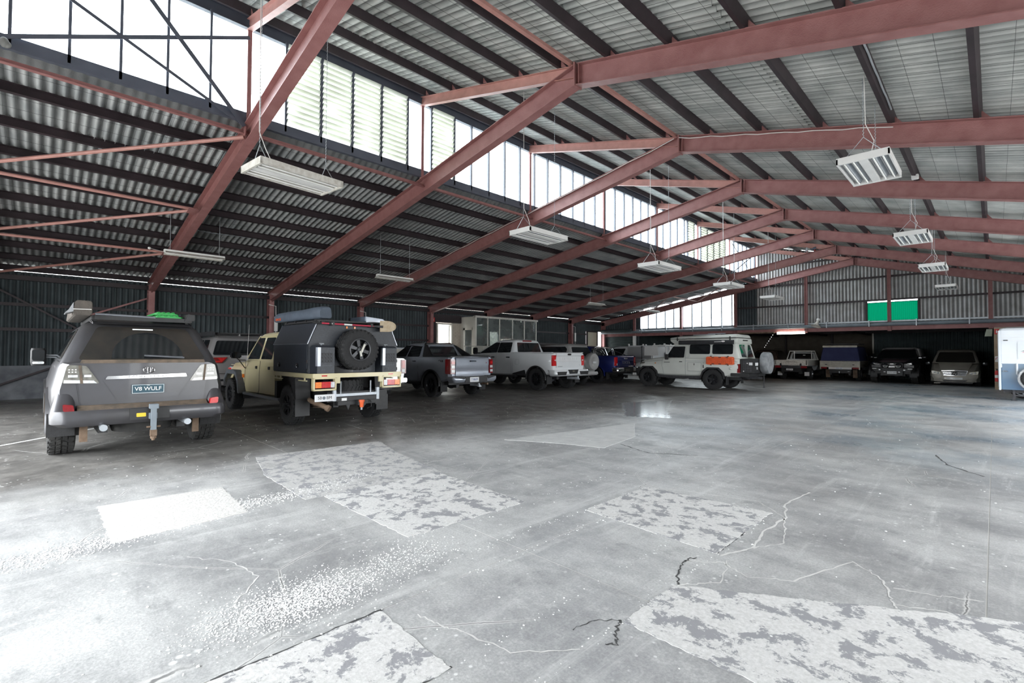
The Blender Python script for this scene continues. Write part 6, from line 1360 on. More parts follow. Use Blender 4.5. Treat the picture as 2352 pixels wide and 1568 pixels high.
for sg in (1, -1): c.sidewin([(2.6, 1.12), (3.5, 1.1), (3.15, 1.5), (2.6, 1.5)], sg); c.P('tail_light', MB().bx(-.03, .03, sg*.50, sg*.80, .66, .78), 'tail_dark_red', bevel=.008); c.P('mud_flap', MB().bx(.5, .515, sg*.68-.11, sg*.68+.13, .22, .44), 'cable_white', label='white mud flap')
plate_text(c, 'UKR 16', .05, .58, -.03, .34, .10, size=.07); c.P('rear_beam', MB().bx(-.02, .03, -.5, .5, .66, .78).bx(-.02, .02, -.03, .03, .44, .56), 'steel_dark')
c.screen([(.65, 1.12), (-.65, 1.12), (-.58, 1.5), (.58, 1.5)]); c.under(.1, 4.6, .5, .36, .72)
c.wheels([(1.1, .68), (1.1, -.68), (4.2, .68), (4.2, -.68)], .335, .22, .2, 'steel', 'alloy', 'rubber_dusty')

mat('canvas_blue', (.03, .038, .11), .8, scale=3, col2=(.02, .025, .085), bump=.3)
mat('alu_tray', (.50, .48, .42), .5, metal=.2, scale=4, col2=(.36, .33, .28))
c = Car('utility_truck', 'ute with a dark blue canvas canopy over a weathered aluminium tray', 'ute', -5.90, 30.8, PI/2)
c.P('canvas_canopy', MB().loft([rrect(.02, 2.3, -.90, .90, 1.06, .04), rrect(.05, 2.3, -.86, .86, 1.4, .05), rrect(.09, 2.28, -.79, .79, 1.82, .08), rrect(.2, 2.2, -.7, .7, 1.86, .08)]), 'canvas_blue', smooth=45)
c.P('roof_board', MB().bx(-.02, .06, -.79, .78, 1.81, 1.91), 'alu_tray', bevel=.015, label='pale weathered board along the canopy top')
c.P('roof_rack', MB().tube([(.3, -.78, 2.0), (.3, .78, 2.0), (2.2, .78, 2.0), (2.2, -.78, 2.0), (.3, -.78, 2.0)], .018, 6).tube([(.3, -.6, 1.85), (.3, -.6, 2.0)], .014, 6).tube([(.3, .6, 1.85), (.3, .6, 2.0)], .014, 6), 'steel_dark')
for k in range(3): c.P('drop_side_plank', MB().bx(-.025, .02, -.90, .90, .77+.105*k, .868+.105*k), 'alu_tray', bevel=.008)
for sg in (1, -1):
    for k in range(3): c.P('drop_side_plank', MB().bx(.02, 2.3, sg*.88, sg*.91, .77+.105*k, .868+.105*k), 'alu_tray', bevel=.008)
    c.P('tail_light', MB().bx(-.03, .03, sg*.58, sg*.86, .65, .74), 'tail_dark_red', bevel=.006); c.P('corner_post', MB().bx(-.03, .04, sg*.86, sg*.91, .62, 1.08), 'alu_tray'); c.P('latch', MB().bx(-.04, -.02, sg*.62-.05, sg*.62+.05, .86, .90), 'steel_dark')
    c.P('mud_flap', MB().bx(.42, .435, sg*.62-.1, sg*.62+.1, .17, .60), 'rusty')
lace = [(-.035, -.88+.044*i*1.0, 1.085-.03*abs(math.sin(i*PI/4.5))) for i in range(41)]
c.P('canvas_lacing', MB().tube(lace, .007, 5), 'ink_black')
plate_text(c, 'GERA·681', .02, .68, -.035, .36, .10, size=.07, m='ink_blue'); c.P('rear_bar', MB().bx(-.03, .02, -.55, .5, .63, .735), 'cable_white')
c.P('tray_floor', MB().bx(0, 2.3, -.88, .88, .73, .78), 'alu_tray')
c.hull([(2.36, .55, 1.12, .72, .80, .78, .85), (3.7, .5, 1.1, .72, .82, .78, .85), (4.7, .55, 1.0, .66, .76, .66, .8), (4.8, .6, .9, .55, .66, .55, .75)], 'paint_white', [(4.2, .36, .42)])
c.cab(2.38, 3.7, 2.46, 3.2, 1.1, 1.66, .79, .66, 'paint_white'); c.screen([(.65, 1.15), (-.65, 1.15), (-.6, 1.56), (.6, 1.56)])
c.under(.1, 4.6, .5, .34, .7); c.P('step_lamp', MB().bx(-.02, .02, -.46, -.36, .50, .53), 'lamp_clear'); c.P('tow_ball', MB().tube([(-.08, .0, .42), (-.08, .0, .52)], .03, 8), 'galv')
c.wheels([(1.1, .68), (1.1, -.68), (4.2, .68), (4.2, -.68)], .36, .23, .2, 'steel', 'alloy', 'rubber_dusty')

# dark ute facing the camera, bull bar and driving lights
c = Car('utility_truck', 'dark ute facing out with a black bull bar and round driving lights', 'ute', -3.56, 29.85+5.0, -PI/2)
c.hull([(.1, .62, 1.2, .84, .88, .84, .95), (.2, .56, 1.24, .88, .92, .88, .95), (3.2, .52, 1.22, .88, .94, .88, .95), (3.5, .52, 1.17, .88, .95, .84, .92), (4.55, .58, 1.09, .84, .92, .76, .9), (4.82, .66, .98, .74, .82, .68, .85)], 'paint_black', [(1.0, .42, .48), (4.1, .42, .48)])
c.cab(.2, 3.35, .35, 2.55, 1.2, 1.72, .86, .66, 'paint_black', r=.12)
c.P('canopy', MB().loft([rrect(.15, 1.8, -.93, .93, 1.20, .1), rrect(.25, 1.8, -.80, .80, 1.76, .14), rrect(.4, 1.75, -.64, .64, 1.82, .12)]), 'paint_silver', smooth=45)
c.screen([(.76, 1.24), (-.76, 1.24), (-.62, 1.65), (.62, 1.65)])
c.P('roof_edge', MB().loft([rrect(1.8, 2.5, -.64, .64, 1.72, .1), rrect(1.8, 2.48, -.60, .60, 1.77, .1)]), 'paint_grey_silver')
for sg in (1, -1):
    c.sidewin([(1.85, 1.26), (2.4, 1.26), (2.4, 1.62), (1.9, 1.62)], sg); c.sidewin([(2.46, 1.26), (3.15, 1.25), (2.65, 1.62), (2.46, 1.62)], sg)
    c.P('headlight', MB().loft([[(4.60, sg*y, z) for y, z in ((.50, .93), (.86, .97), (.84, 1.06), (.52, 1.01))], [(4.80, sg*y, z) for y, z in ((.50, .92), (.76, .95), (.74, 1.03), (.52, .99))]]), 'window_dark', bevel=.006)
    c.P('light_signature', MB().tube([(4.815, sg*.74, 1.01), (4.815, sg*.70, .955), (4.815, sg*.56, .935), (4.815, sg*.52, .97)], .008, 6), 'lamp_clear')
    c.P('bar_lamp', MB().bx(4.98, 5.02, sg*.60, sg*.78, .72, .755), 'sign_white', bevel=.006); c.P('bar_lamp', MB().bx(5.0, 5.04, sg*.44, sg*.52, .66, .70), 'lamp_clear', bevel=.006); c.P('bar_lamp', MB().bx(5.0, 5.03, sg*.24, sg*.32, .56, .60), 'lamp_clear', bevel=.006)
    sl_ = c.P('driving_light', MB().lathe([(.10, 0), (.115, .02), (.115, .07), (.10, .085), (.09, .075), (.005, .06)], 24, (4.96, sg*.25, .89), 'x'), 'black_gloss', smooth=40)
    c.P('lamp_ring', MB().tube([(5.045, sg*.25+.09*math.cos(a), .89+.09*math.sin(a)) for a in [PI+PI*k/12 for k in range(13)]], .009, 6).tube([(5.045, sg*.25-.09, .89), (5.045, sg*.25, .855), (5.045, sg*.25+.09, .89)], .007, 6), 'sign_white', parent=sl_)
    c.P('mirror', MB().sphere((3.1, sg*1.08, 1.30), .07, .13, .09), 'black_gloss', smooth=60); c.P('mirror_arm', MB().bx(3.06, 3.12, sg*.86, sg*1.0, 1.26, 1.29), 'black_gloss')
    c.P('bar_hoop', MB().tube([(4.98, sg*.40, .66), (4.98, sg*.42, .98), (4.98, sg*.36, 1.04)], .03, 8), 'black_plastic', smooth=50)
    c.P('arch_trim', arc_mb(4.1, .42, .46, sg*.90, sg*.99, -.05, PI+.05, 14, .05), 'black_plastic', smooth=45)
c.P('bar_top', MB().tube([(4.98, -.37, 1.03), (4.98, .37, 1.03)], .028, 8), 'black_plastic'); c.P('bull_bar', MB().loft([[(4.80, y, z) for y, z in ((-.86, .62), (.86, .62), (.88, .80), (-.88, .80))], [(5.0, y, z) for y, z in ((-.70, .60), (.70, .60), (.80, .77), (-.80, .77))]]).bx(4.85, 5.0, -.42, .42, .40, .64), 'black_plastic', bevel=.015)
c.P('light_bar', MB().bx(4.98, 5.02, -.12, .12, .81, .85).bx(4.98, 5.02, -.06, .08, .96, .985), 'lamp_clear', bevel=.005)
plate_text(c, '1GTY·W5', .0, .55, 5.005, .37, .13, size=.085, rot=RT_FRONT, front=True)
c.P('hood', MB().loft([[(3.4, -.6, 1.17), (3.4, .6, 1.17), (3.4, .5, 1.22), (3.4, -.5, 1.22)], [(4.66, -.54, 1.06), (4.66, .54, 1.06), (4.60, .48, 1.12), (4.60, -.48, 1.12)]]), mat('hood_sheen', (.085, .06, .07), .5, var=.2), bevel=.02)
c.P('rock_slider', MB().tube([(1.5, .9, .5), (3.6, .9, .5)], .04, 8).tube([(1.5, -.9, .5), (3.6, -.9, .5)], .04, 8), 'steel_dark')
c.under(.2, 4.7, .7, .40, .66); c.axle(4.1, .42, .72); c.axle(1.0, .42, .72)
c.wheels([(1.0, .80), (1.0, -.80), (4.1, .80), (4.1, -.80)], .42, .28, .215, 'five', 'rim_black', 'rubber_dusty')

# dusty gold people mover facing the camera
c = Car('van', 'dusty gold van facing out with a wide ribbed grille', 'van', -1.30, 29.95+4.6, -PI/2)
c.hull([(.05, .3, 1.05, .78, .83, .80, .7), (.2, .24, 1.08, .82, .87, .83, .7), (3.5, .22, 1.06, .82, .87, .83, .7), (3.9, .22, .96, .80, .86, .76, .62), (4.4, .18, .74, .76, .85, .70, .5), (4.55, .18, .66, .66, .78, .60, .48), (4.6, .22, .52, .56, .66, .52, .42)], 'paint_gold', [(.8, .31, .37), (3.75, .31, .37)], crown=.03)
c.cab(.1, 4.0, .3, 3.0, 1.04, 1.68, .82, .66, 'paint_gold', r=.16)
c.screen([(.70, 1.08), (-.70, 1.08), (-.58, 1.57), (.58, 1.57)], 'window_dusty')
c.P('hood', MB().loft([[(3.9, -.6, 1.02), (3.9, .6, 1.02), (3.9, .55, 1.06), (3.9, -.55, 1.06)], [(4.45, -.48, .72), (4.45, .48, .72), (4.42, .44, .77), (4.42, -.44, .77)]]), 'paint_gold', bevel=.02)
for sg in (1, -1):
    c.sidewin([(2.5, 1.08), (3.7, 1.06), (3.15, 1.56), (2.5, 1.56)], sg); c.sidewin([(.5, 1.1), (2.4, 1.1), (2.4, 1.56), (.6, 1.56)], sg)
    hl2 = c.P('headlight', MB().loft([[(4.22, sg*y, z) for y, z in ((.46, .50), (.84, .54), (.86, .72), (.50, .66))], [(4.585, sg*y, z) for y, z in ((.44, .50), (.78, .55), (.80, .69), (.50, .63))]]), mat('lamp_yellowed', (.42, .38, .26), .2, coat=.5, var=.15, scale=14) if sg > 0 else 'lamp_yellowed', bevel=.012)
    c.P('lamp_reflector', MB().sphere((4.585, sg*.57, .58), .015, .05, .045, 10, 6).sphere((4.585, sg*.68, .61), .015, .045, .04, 10, 6), 'lamp_clear', smooth=60, parent=hl2)
    c.P('mirror', MB().sphere((3.5, sg*1.0, 1.02), .06, .10, .085), 'paint_black', smooth=60); c.P('mirror_cap', MB().sphere((3.53, sg*.97, 1.04), .03, .05, .05), 'lamp_clear', smooth=60)
gr = c.P('grille', MB().loft([[(4.40, y, z) for y, z in ((.46, .69), (-.46, .69), (-.38, .49), (.38, .49))], [(4.62, y, z) for y, z in ((.42, .68), (-.42, .68), (-.36, .50), (.36, .50))]]), 'black_plastic', bevel=.006)
c.P('grille_surround', MB().tube([(4.62, .44, .695), (4.64, 0, .715), (4.62, -.44, .695), (4.62, -.375, .49), (4.64, 0, .48), (4.62, .375, .49), (4.62, .44, .695)], .014, 6), 'chrome', parent=gr)
for z in (.53, .58, .63): c.P('grille_bar', MB().tube([(4.625, .41-(.63-z)*.4, z), (4.64, .10, z)], .011, 6).tube([(4.625, -.41+(.63-z)*.4, z), (4.64, -.10, z)], .011, 6), 'chrome', parent=gr)
st_ = MB().tube([(4.65, .075*math.cos(2*PI*k/24), .59+.075*math.sin(2*PI*k/24)) for k in range(25)], .009, 6, False)
for k in range(3): st_.tube([(4.65, 0, .59), (4.65, .075*math.cos(PI/2+2*PI*k/3), .59+.075*math.sin(PI/2+2*PI*k/3))], [.014, .005], 6)
c.P('emblem', st_, 'chrome', parent=gr, smooth=50)
c.P('bumper', MB().loft([[(x, y, z) for x, y, z in ((4.25, .84, zz), (4.52, .72, zz), (4.64, .35, zz), (4.66, 0, zz), (4.64, -.35, zz), (4.52, -.72, zz), (4.25, -.84, zz), (4.1, -.7, zz), (4.1, .7, zz))] for zz in (.20, .26, .36, .47)]), 'paint_gold', smooth=35)
c.P('bumper_groove', MB().tube([(4.30, .845, .34), (4.54, .72, .345), (4.66, .35, .35), (4.68, 0, .35), (4.66, -.35, .35), (4.54, -.72, .345), (4.30, -.845, .34)], .010, 6), 'paint_silver')
c.P('air_intake', MB().plate([(4.60, .44, .275), (4.60, -.44, .275), (4.60, -.36, .215), (4.60, .36, .215)], (.08, 0, 0)), 'black_plastic'); c.fp('plate_panel', box2(-.27, .27, .305, .395), 4.66, .02, 'plate_white', .015, label='blank white plate panel')
c.P('chin', MB().bx(4.2, 4.5, -.6, .6, .12, .2), 'black_plastic'); c.P('tow_flap', MB().bx(4.3, 4.52, -.72, -.5, .10, .13), 'paint_gold')
c.under(.2, 4.2, .7, .12, .4); c.wheels([(.8, .76), (.8, -.76), (3.75, .76), (3.75, -.76)], .315, .21, .2, 'five', 'alloy', 'rubber')

# dark car behind the camper, only its rounded glossy roof shows
mat('paint_brown', (.06, .042, .034), .12, coat=.9, var=.15)
c = Car('car', 'dark brown rounded car half hidden behind the white camper', 'car', -9.95, 31.2, PI/2)
c.hull([(.05, .3, 1.0, .70, .80, .74, .65), (.3, .25, 1.12, .78, .88, .80, .65), (2.8, .25, 1.1, .80, .9, .82, .65), (3.9, .3, .95, .76, .86, .7, .6), (4.3, .35, .8, .6, .7, .55, .55)], 'paint_brown', [(.9, .32, .38), (3.4, .32, .38)])
c.cab(.25, 3.2, .7, 2.3, 1.1, 1.68, .80, .55, 'paint_brown', r=.22); c.rearwin([(.55, 1.2), (-.55, 1.2), (-.42, 1.55), (.42, 1.55)]); c.screen([(.6, 1.15), (-.6, 1.15), (-.45, 1.58), (.45, 1.58)])
for sg in (1, -1): c.P('tail_light', MB().bx(.06, .2, sg*.55, sg*.74, .72, .88), 'tail_dark_red', bevel=.02); c.sidewin([(.9, 1.15), (2.7, 1.14), (2.2, 1.56), (1.0, 1.56)], sg)
for sg in (1, -1): c.P('roof_rail', MB().tube([(.75, sg*.5, 1.72), (.8, sg*.5, 1.76), (2.1, sg*.5, 1.77)], .016, 6), 'chrome')
c.P('bumper', MB().bx(0, .2, -.75, .75, .4, .56), 'paint_brown', bevel=.04); c.P('number_plate', MB().bx(-.01, .0, -.18, .18, .44, .54), 'plate_white')
c.under(.2, 4, .6, .2, .4); c.wheels([(.9, .76), (.9, -.76), (3.4, .76), (3.4, -.76)], .32, .21, .2, 'five', 'alloy', 'rubber')

# ================================================================== caravan at the right edge
mat('van_white', srgb('D9DEE3'), .4, coat=.2, var=.03)
mat('van_blue', (.035, .13, .28), .35, coat=.3, scale=1.5, col2=(.10, .17, .23))
c = Car('caravan', 'white over blue caravan beside the brick pier, a spare wheel on its side', 'caravan', .09, 22.7, 0)
for z0, z1, m_ in ((.34, 1.17, 'van_blue'), (1.17, 2.20, 'van_white')):
    c.P('lower_panel' if m_ == 'van_blue' else 'upper_panel', MB().loft([rrect(.03, 4.2, -1.1, 1.1, z0, .05), rrect(.03, 4.2, -1.1, 1.1, z1, .05)]), m_, smooth=40)
c.P('roof', MB().loft([rrect(.02, 4.2, -1.11, 1.11, 2.20, .06), rrect(.05, 4.18, -1.08, 1.08, 2.26, .08), rrect(.2, 4.0, -.9, .9, 2.30, .08)]), 'van_white', smooth=40)
for k in range(9): c.P('panel_rib', MB().bx(.06, 4.15, -1.106, -1.1, 1.27+.1*k, 1.275+.1*k), 'cable_white')
for sg in (1, -1): c.P('corner_trim', MB().bx(.0, .055, sg*1.125, sg*1.07, .32, 2.2), 'van_white', bevel=.012)
c.P('waist_rail', MB().bx(.04, 4.2, -1.115, -1.1, 1.155, 1.19), 'van_white')
c.P('grab_handle', MB().tube([(.10, -1.11, .92), (.12, -1.15, .925), (.19, -1.15, .92), (.21, -1.11, .915)], .016, 8), 'chrome', smooth=50); c.P('marker_lamp', MB().bx(.11, .22, -1.13, -1.1, 1.87, 1.90), 'steel_dark', bevel=.008)
c.P('gas_door_trim', MB().tube([(.40, -1.115, 1.16), (.40, -1.115, .84), (.43, -1.115, .79), (.50, -1.115, .77), (4, -1.115, .77)], .028, 8), 'van_white', smooth=50)
c.P('window', MB().plate([(x, -1.1, z) for x, z in rpoly([(.42, 1.30), (1.6, 1.30), (1.6, 1.84), (.42, 1.84)], .05)], (0, -.012, 0)), 'van_white')
c.P('stripe', MB().plate([(.48, -1.113, 1.54), (.62, -1.113, 1.58), (1.4, -1.113, 1.58), (1.4, -1.113, 1.55), (.6, -1.113, 1.55)], (0, -.004, 0)), 'ink_black'); c.P('stripe', MB().plate([(.50, -1.113, 1.50), (.62, -1.113, 1.535), (1.4, -1.113, 1.535), (1.4, -1.113, 1.51), (.62, -1.113, 1.51)], (0, -.004, 0)), 'sign_red'); c.P('latch', MB().bx(.02, .08, -1.13, -1.1, 1.03, 1.15), 'van_white', bevel=.01)
wc = c.P('spare_wheel', tyre_mb(.32, .2, .2), 'rubber', smooth=35); wc.location = (.78, -1.24, .70); wc.rotation_euler = (0, 0, PI)
obj('rim', rim_mb(.2, .2, 'six'), 'sign_white', wc, smooth=35)
c.P('wheel_cover', MB().lathe([(.30, -.02), (.345, -.02), (.345, .10), (.325, .12)], 30, (.78, -1.30, .70), closed=False), 'van_blue', smooth=40) if 0 else c.P('spare_cover', MB().tube([(.78+.335*math.cos(a), -1.24, .70+.335*math.sin(a)) for a in [PI*.35+PI*1.3*k/16 for k in range(17)]], .05, 8), 'lamp_clear', smooth=50)
c.P('chassis', MB().bx(.1, 4.2, -.9, -.82, .24, .34).bx(.1, 4.2, .82, .9, .24, .34), 'steel_dark'); c.P('corner_leg', MB().bx(.30, .36, -1.02, -.96, .0, .34).bx(.26, .40, -1.05, -.92, 0, .012).bx(.32, 1.4, -1.0, -.96, .14, .18), 'steel_dark')
w1 = c.P('wheel', tyre_mb(.30, .2, .19), 'rubber', smooth=35); w1.location = (.55, .45, .30); w1.rotation_euler = (0, 0, PI); obj('rim', rim_mb(.19, .2, 'six'), 'galv', w1, smooth=35)
w2 = link('wheel', w1, c.root, (2.6, -.85, .30), (0, 0, PI)); w3 = link('wheel', w1, c.root, (2.6, .85, .30))
# ------------------------------------------------------------------ hanging fluorescent fittings
def trof(name, label, loc, L=1.24, W=.62, top=None, axis_y=True, group=None, dirty=True):
    """four tube pendant fitting on chains: tubes run along y"""
    t = thing(name, label, 'ceiling light', loc)
    obj('housing', MB().bx(-W/2, W/2, -L/2, L/2, .05, .065).bx(-W/2, -W/2+.02, -L/2, L/2, -.03, .05).bx(W/2-.02, W/2, -L/2, L/2, -.03, .05).bx(-W/2, W/2, -L/2, -L/2+.03, -.035, .05).bx(-W/2, W/2, L/2-.03, L/2, -.035, .05), 'white_dirty' if dirty else 'white_paint', t)
    obj('center_box', MB().bx(-.05, .05, -L/2+.03, L/2-.03, -.03, .05), 'white_paint', t)
    for s in (-.225, -.115, .115, .225):
        obj('reflector', MB().prism([(s-.05, .05), (s-.012, -.0), (s+.012, -.0), (s+.05, .05)], 'y', -L/2+.03, L/2-.03), 'white_dirty' if dirty else 'galv', t)
        obj('tube', MB().tube([(s, -L/2+.05, -.018), (s, L/2-.05, -.018)], .013, 8), 'sign_white', t, smooth=50)
    H = (top or 1.4)
    for y in (-L/2+.12, L/2-.12):
        m = MB()
        m.tube([(-W/2+.08, y, .065), (0, y, .33), (W/2-.08, y, .065)], .006, 5)
        z = .33
        while z < H-.03: m.tube([(0, y, z), (.007, y, z+.018), (-.007, y, z+.036), (0, y, z+.05)], .0045, 4); z += .05
        obj('chain', m, 'galv', t)
    obj('flex', MB().tube([(.05, -L/2+.3, .065), (.12, -L/2+.15, .25), (.03, -L/2+.1, .5), (.02, -L/2+.09, H)], .006, 5), 'cable_white', t)
    return t
def batt(label, loc, L=1.26, top=1.0, rz=0):
    t = thing('batten_light', label, 'ceiling light', loc, rz)
    obj('housing', MB().bx(-.05, .05, -L/2, L/2, .0, .07), 'white_paint', t, bevel=.006)
    obj('reflector', MB().prism([(-.05, .03), (-.16, -.03), (-.155, -.036), (-.05, .015), (.05, .015), (.155, -.036), (.16, -.03), (.05, .03)], 'y', -L/2+.02, L/2-.02), 'white_dirty', t)
    for s in (-.05, .05): obj('tube', MB().tube([(s, -L/2+.04, -.01), (s, L/2-.04, -.01)], .013, 8), 'sign_white', t)
    for y in (-L/2+.12, L/2-.12): obj('chain', MB().tube([(0, y, .07), (0, y, top)], .005, 4), 'galv', t)
    return t
def ztopL(X): return zls(X)-.17
def ztopR(X): return zrs(X)-.16
def hang(X): return (ztopR(X)+.13 if X > -9.4 else ztopL(X)+.13)
MID = [(-7.29, 2.64, 3.98, 'large four tube fitting nearest the camera, grimy, hanging before the louvres'), (-6.9, 7.65, 3.93, 'four tube pendant hanging below the second clerestory bay'), (-6.23, 11.69, 3.70, 'four tube pendant third along the clerestory row'), (-6.5, 17.1, 3.79, 'four tube pendant fourth along the clerestory row'), (-6.7, 22.4, 3.83, 'small far pendant last along the clerestory row, before the gable')]
for i, (X, Y, Z, lab) in enumerate(MID): trof('pendant_light', lab, (X, Y, Z), top=hang(X)-Z, dirty=(i == 0)).rotation_euler = (0, 0, (.12, 0, 0, 0, 0)[i])
RIGHT = [(-1.28, 8.85, 4.2, 'four tube pendant hanging near and large below the second rafter on the right'), (-1.31, 14.62, 4.165, 'four tube pendant second in the right hand row'), (-1.26, 19.2, 4.05, 'four tube pendant third in the right hand row, above the green panel'), (-1.27, 25.0, 4.04, 'four tube pendant last in the right hand row, close to the gable sheeting')]
for X, Y, Z, lab in RIGHT: trof('pendant_light', lab, (X, Y, Z), top=hang(X)-Z, dirty=False)
LEFT = [(-13.7, 2.66, 3.74, 'twin tube batten nearest the camera, hanging under the lower roof'), (-13.0, 7.77, 3.69, 'twin tube batten above the black canopy ute'), (-13.2, 18.7, 3.73, 'twin tube batten high above the white pickup and silver wagon'), (-13.6, 24.8, 3.82, 'tiny far batten in front of the gable window')]
for X, Y, Z, lab in LEFT: batt(lab, (X, Y, Z), top=hang(X)-Z)
sl = tag(obj('daylight_strip', MB().bx(-8.3, -7.64, 28.50, 28.56, 2.505, 2.63).bx(-7.62, -6.98, 28.50, 28.56, 2.505, 2.63), 'daylight_glow'), 'glowing pair of white strips standing in for a daylight gap under the maroon beam', 'reflection')  # glowing panels stand in for a daylight gap, no lamp there
tag(obj('reflection_strip', MB().bx(-10.3, -8.4, 28.36, 28.42, 2.57, 2.64), 'rusty'), 'dim brown reflection built as a strip left of the glowing pair', 'reflection')  # dim reflection given the shape of a brown strip
# ------------------------------------------------------------------ cables
def cable(label, pts, r=.009, m='cable_white'): return tag(obj('cable', MB().tube(pts, r, 5), m), label, 'cable')
Y2 = YF[3]-.1
def sagL(x0, x1, Y, dz, n=14): return [(x0+(x1-x0)*i/n, Y, zl(x0+(x1-x0)*i/n)+HV-.05+dz-.03*abs(math.sin(i*1.7))) for i in range(n+1)]
cable('white cable clipped along the left rafter of the third frame', sagL(-19.3, XA-.1, Y2, .03, 24))
cable('white cable looping along the right rafter of the third frame', [(XA+.02+(3.7)*i/16, Y2, zr(XA+3.7*i/16)+HV-.05-.03*abs(math.sin(i*1.1))) for i in range(17)])
for X, lab in ((PR[2], 'pair of thin cables strung along a purlin over the louvres'),):
    tag(obj('cable', MB().tube([(X-.045, 2.6, zr(X)+HV+.04), (X-.045, 13.6, zr(X)+HV+.04)], .008, 4).tube([(X-.045, 2.6, zr(X)+HV+.07), (X-.045, 13.6, zr(X)+HV+.07)], .008, 4), 'cable_white'), lab, 'cable')
X = PR[8]
cable('cable clipped under the purlin above the near right pendant', [(X+.05, 6.6+.24*i, zr(X)+HV+.05+.01*math.sin(i*2)) for i in range(13)], .012, 'galv')
cable('dark conduit slung along the lower roof between frames', [(PL[4]-.05, 2.6+.3*i, zl(PL[4])+HV-.01-.02*math.sin(i*.8)) for i in range(24)], .008, 'pipe_grey')
jb = tag(obj('junction_box', MB().bx(-1.55, -1.43, 9.78, 9.88, 6.42-.99, 6.53-.99) if 0 else MB().bx(-1.20, -1.08, 6.45, 6.57, zr(-1.14)+HV-.07, zr(-1.14)+HV+.03), 'white_paint', bevel=.008), 'small white junction box under a roof purlin', 'junction box')
tag(obj('junction_box', MB().bx(-1.20, -1.08, 13.2, 13.32, zr(-1.14)+HV-.06, zr(-1.14)+HV+.03), 'white_paint', bevel=.008), 'smaller white junction box farther along the same roof purlin', 'junction box')
tag(obj('sensor_bulb', MB().sphere((-15.2, 1.95, 4.05), .035).tube([(-15.2, 1.95, 4.05), (-15.4, 2.3, 4.03), (-15.45, 2.55, 4.02)], .007, 5), 'white_paint', smooth=60), 'small white bulb on a bent wire by the roof brace', 'lamp')
tag(obj('wasp_nest', MB().sphere((-9.25, -.42, 5.52), .05, .05, .07).sphere((-9.25, -.40, 5.50), .035, .05, .05), 'roof_sheet', smooth=60), 'grey papery nest stuck to the window sill', 'nest')
# tangled conduit on the columns
for k, lab in ((2, 'white conduit and torn lagging on the column by the beige ute'), (3, 'bent white conduit on the column behind the solar case'), (7, 'torn pale lagging on the far left column')):
    y = YF[k]-.10
    tag(obj('conduit', MB().tube([(-19.4, y, 3.22), (-19.34, y-.06, 3.2), (-19.33, y+.2, 3.16), (-19.33, y+.21, 2.6), (-19.36, y+.21, 1.0)], .014, 6).bx(-19.36, -19.31, y+.15, y+.27, 2.2, 2.75), 'cable_white'), lab, 'conduit')
# loudspeaker horn
hn = thing('loudspeaker', 'pale horn loudspeaker tilted on the pipe over the far opening', 'loudspeaker', (-6.38, 28.26, 2.97))
obj('horn', MB().lathe([(.05, .22), (.06, .10), (.10, 0), (.20, -.10), (.23, -.115), (.19, -.10), (.09, 0), (.03, .08)], 22, (0, 0, .0), 'z'), 'white_dirty', hn, smooth=50)
obj('driver', MB().tube([(0, 0, .20), (0, 0, .30)], .085, 14), 'white_paint', hn, smooth=50)
obj('bracket', MB().bar((0, .02, .1), (.02, .16, .1), .03, .03), 'galv', hn)
hn.rotation_euler = (-.35, .25, 0)
# exit signs
def sign(name, label, loc, rz, w_, h_, bg, fgm, shape=True):
    t = thing(name, label, 'sign', loc, rz)
    obj('board', MB().bx(0, w_, -.008, 0, 0, h_), bg, t, bevel=.002)
    return t
s = sign('fire_sign', 'red square fire equipment sign high on the brick pier', (.02, 28.46, 2.30), 0, .13, .22, 'sign_red', 'sign_white'); obj('pictogram', MB().bx(.045, .085, -.012, -.008, .05, .15).bx(.055, .07, -.012, -.008, .15, .18), 'sign_white', s)
s = sign('fire_sign', 'small red fire sign on the dark lintel beside the open doorway', (-19.66, 13.84, 2.95), PI/2, .18, .22, 'sign_red', 'sign_white'); obj('pictogram', MB().bx(.07, .11, -.012, -.008, .05, .15).bx(.08, .10, -.012, -.008, .15, .18), 'sign_white', s)
s = sign('notice', 'white notice with a pink arc low on the brick pier', (.02, 28.46, 1.14), 0, .14, .24, 'sign_white', 'sign_red'); obj('red_arc', MB().tube([(.07+.05*math.cos(a), -.012, .10+.08*math.sin(a)) for a in [PI*k/8 for k in range(9)]], .012, 5), mat('pink', (.7, .16, .25), .5), s)
fe = thing('fire_extinguisher', 'red fire extinguisher hung on the brick pier beside the caravan', 'fire extinguisher', (.07, 28.38, .32))
obj('cylinder', MB().lathe([(.02, 0), (.065, .01), (.065, .38), (.05, .44), (.02, .47)], 18, axis='z'), 'sign_red', fe, smooth=45)
obj('label_band', MB().lathe([(.066, .16), (.066, .28)], 18, axis='z'), 'sign_white', fe); obj('valve', MB().bx(-.02, .02, -.02, .02, .46, .52).bx(-.05, .03, -.012, .012, .52, .54), 'ink_black', fe); obj('hose', MB().tube([(.02, 0, .5), (.075, -.03, .45), (.08, -.03, .2)], .011, 6), 'ink_black', fe); obj('bracket', MB().bx(-.03, .03, .05, .13, .2, .3), 'steel_dark', fe)
tag(obj('wall_bag', MB().loft([rrect(-.28, -.05, 28.42, 28.55, 2.22, .03), rrect(-.22, -.03, 28.44, 28.55, 2.52, .03)]), mat('bag_olive', (.32, .34, .27), .7, var=.15), smooth=50), 'pale olive cover hanging at the corner of the opening', 'cover')
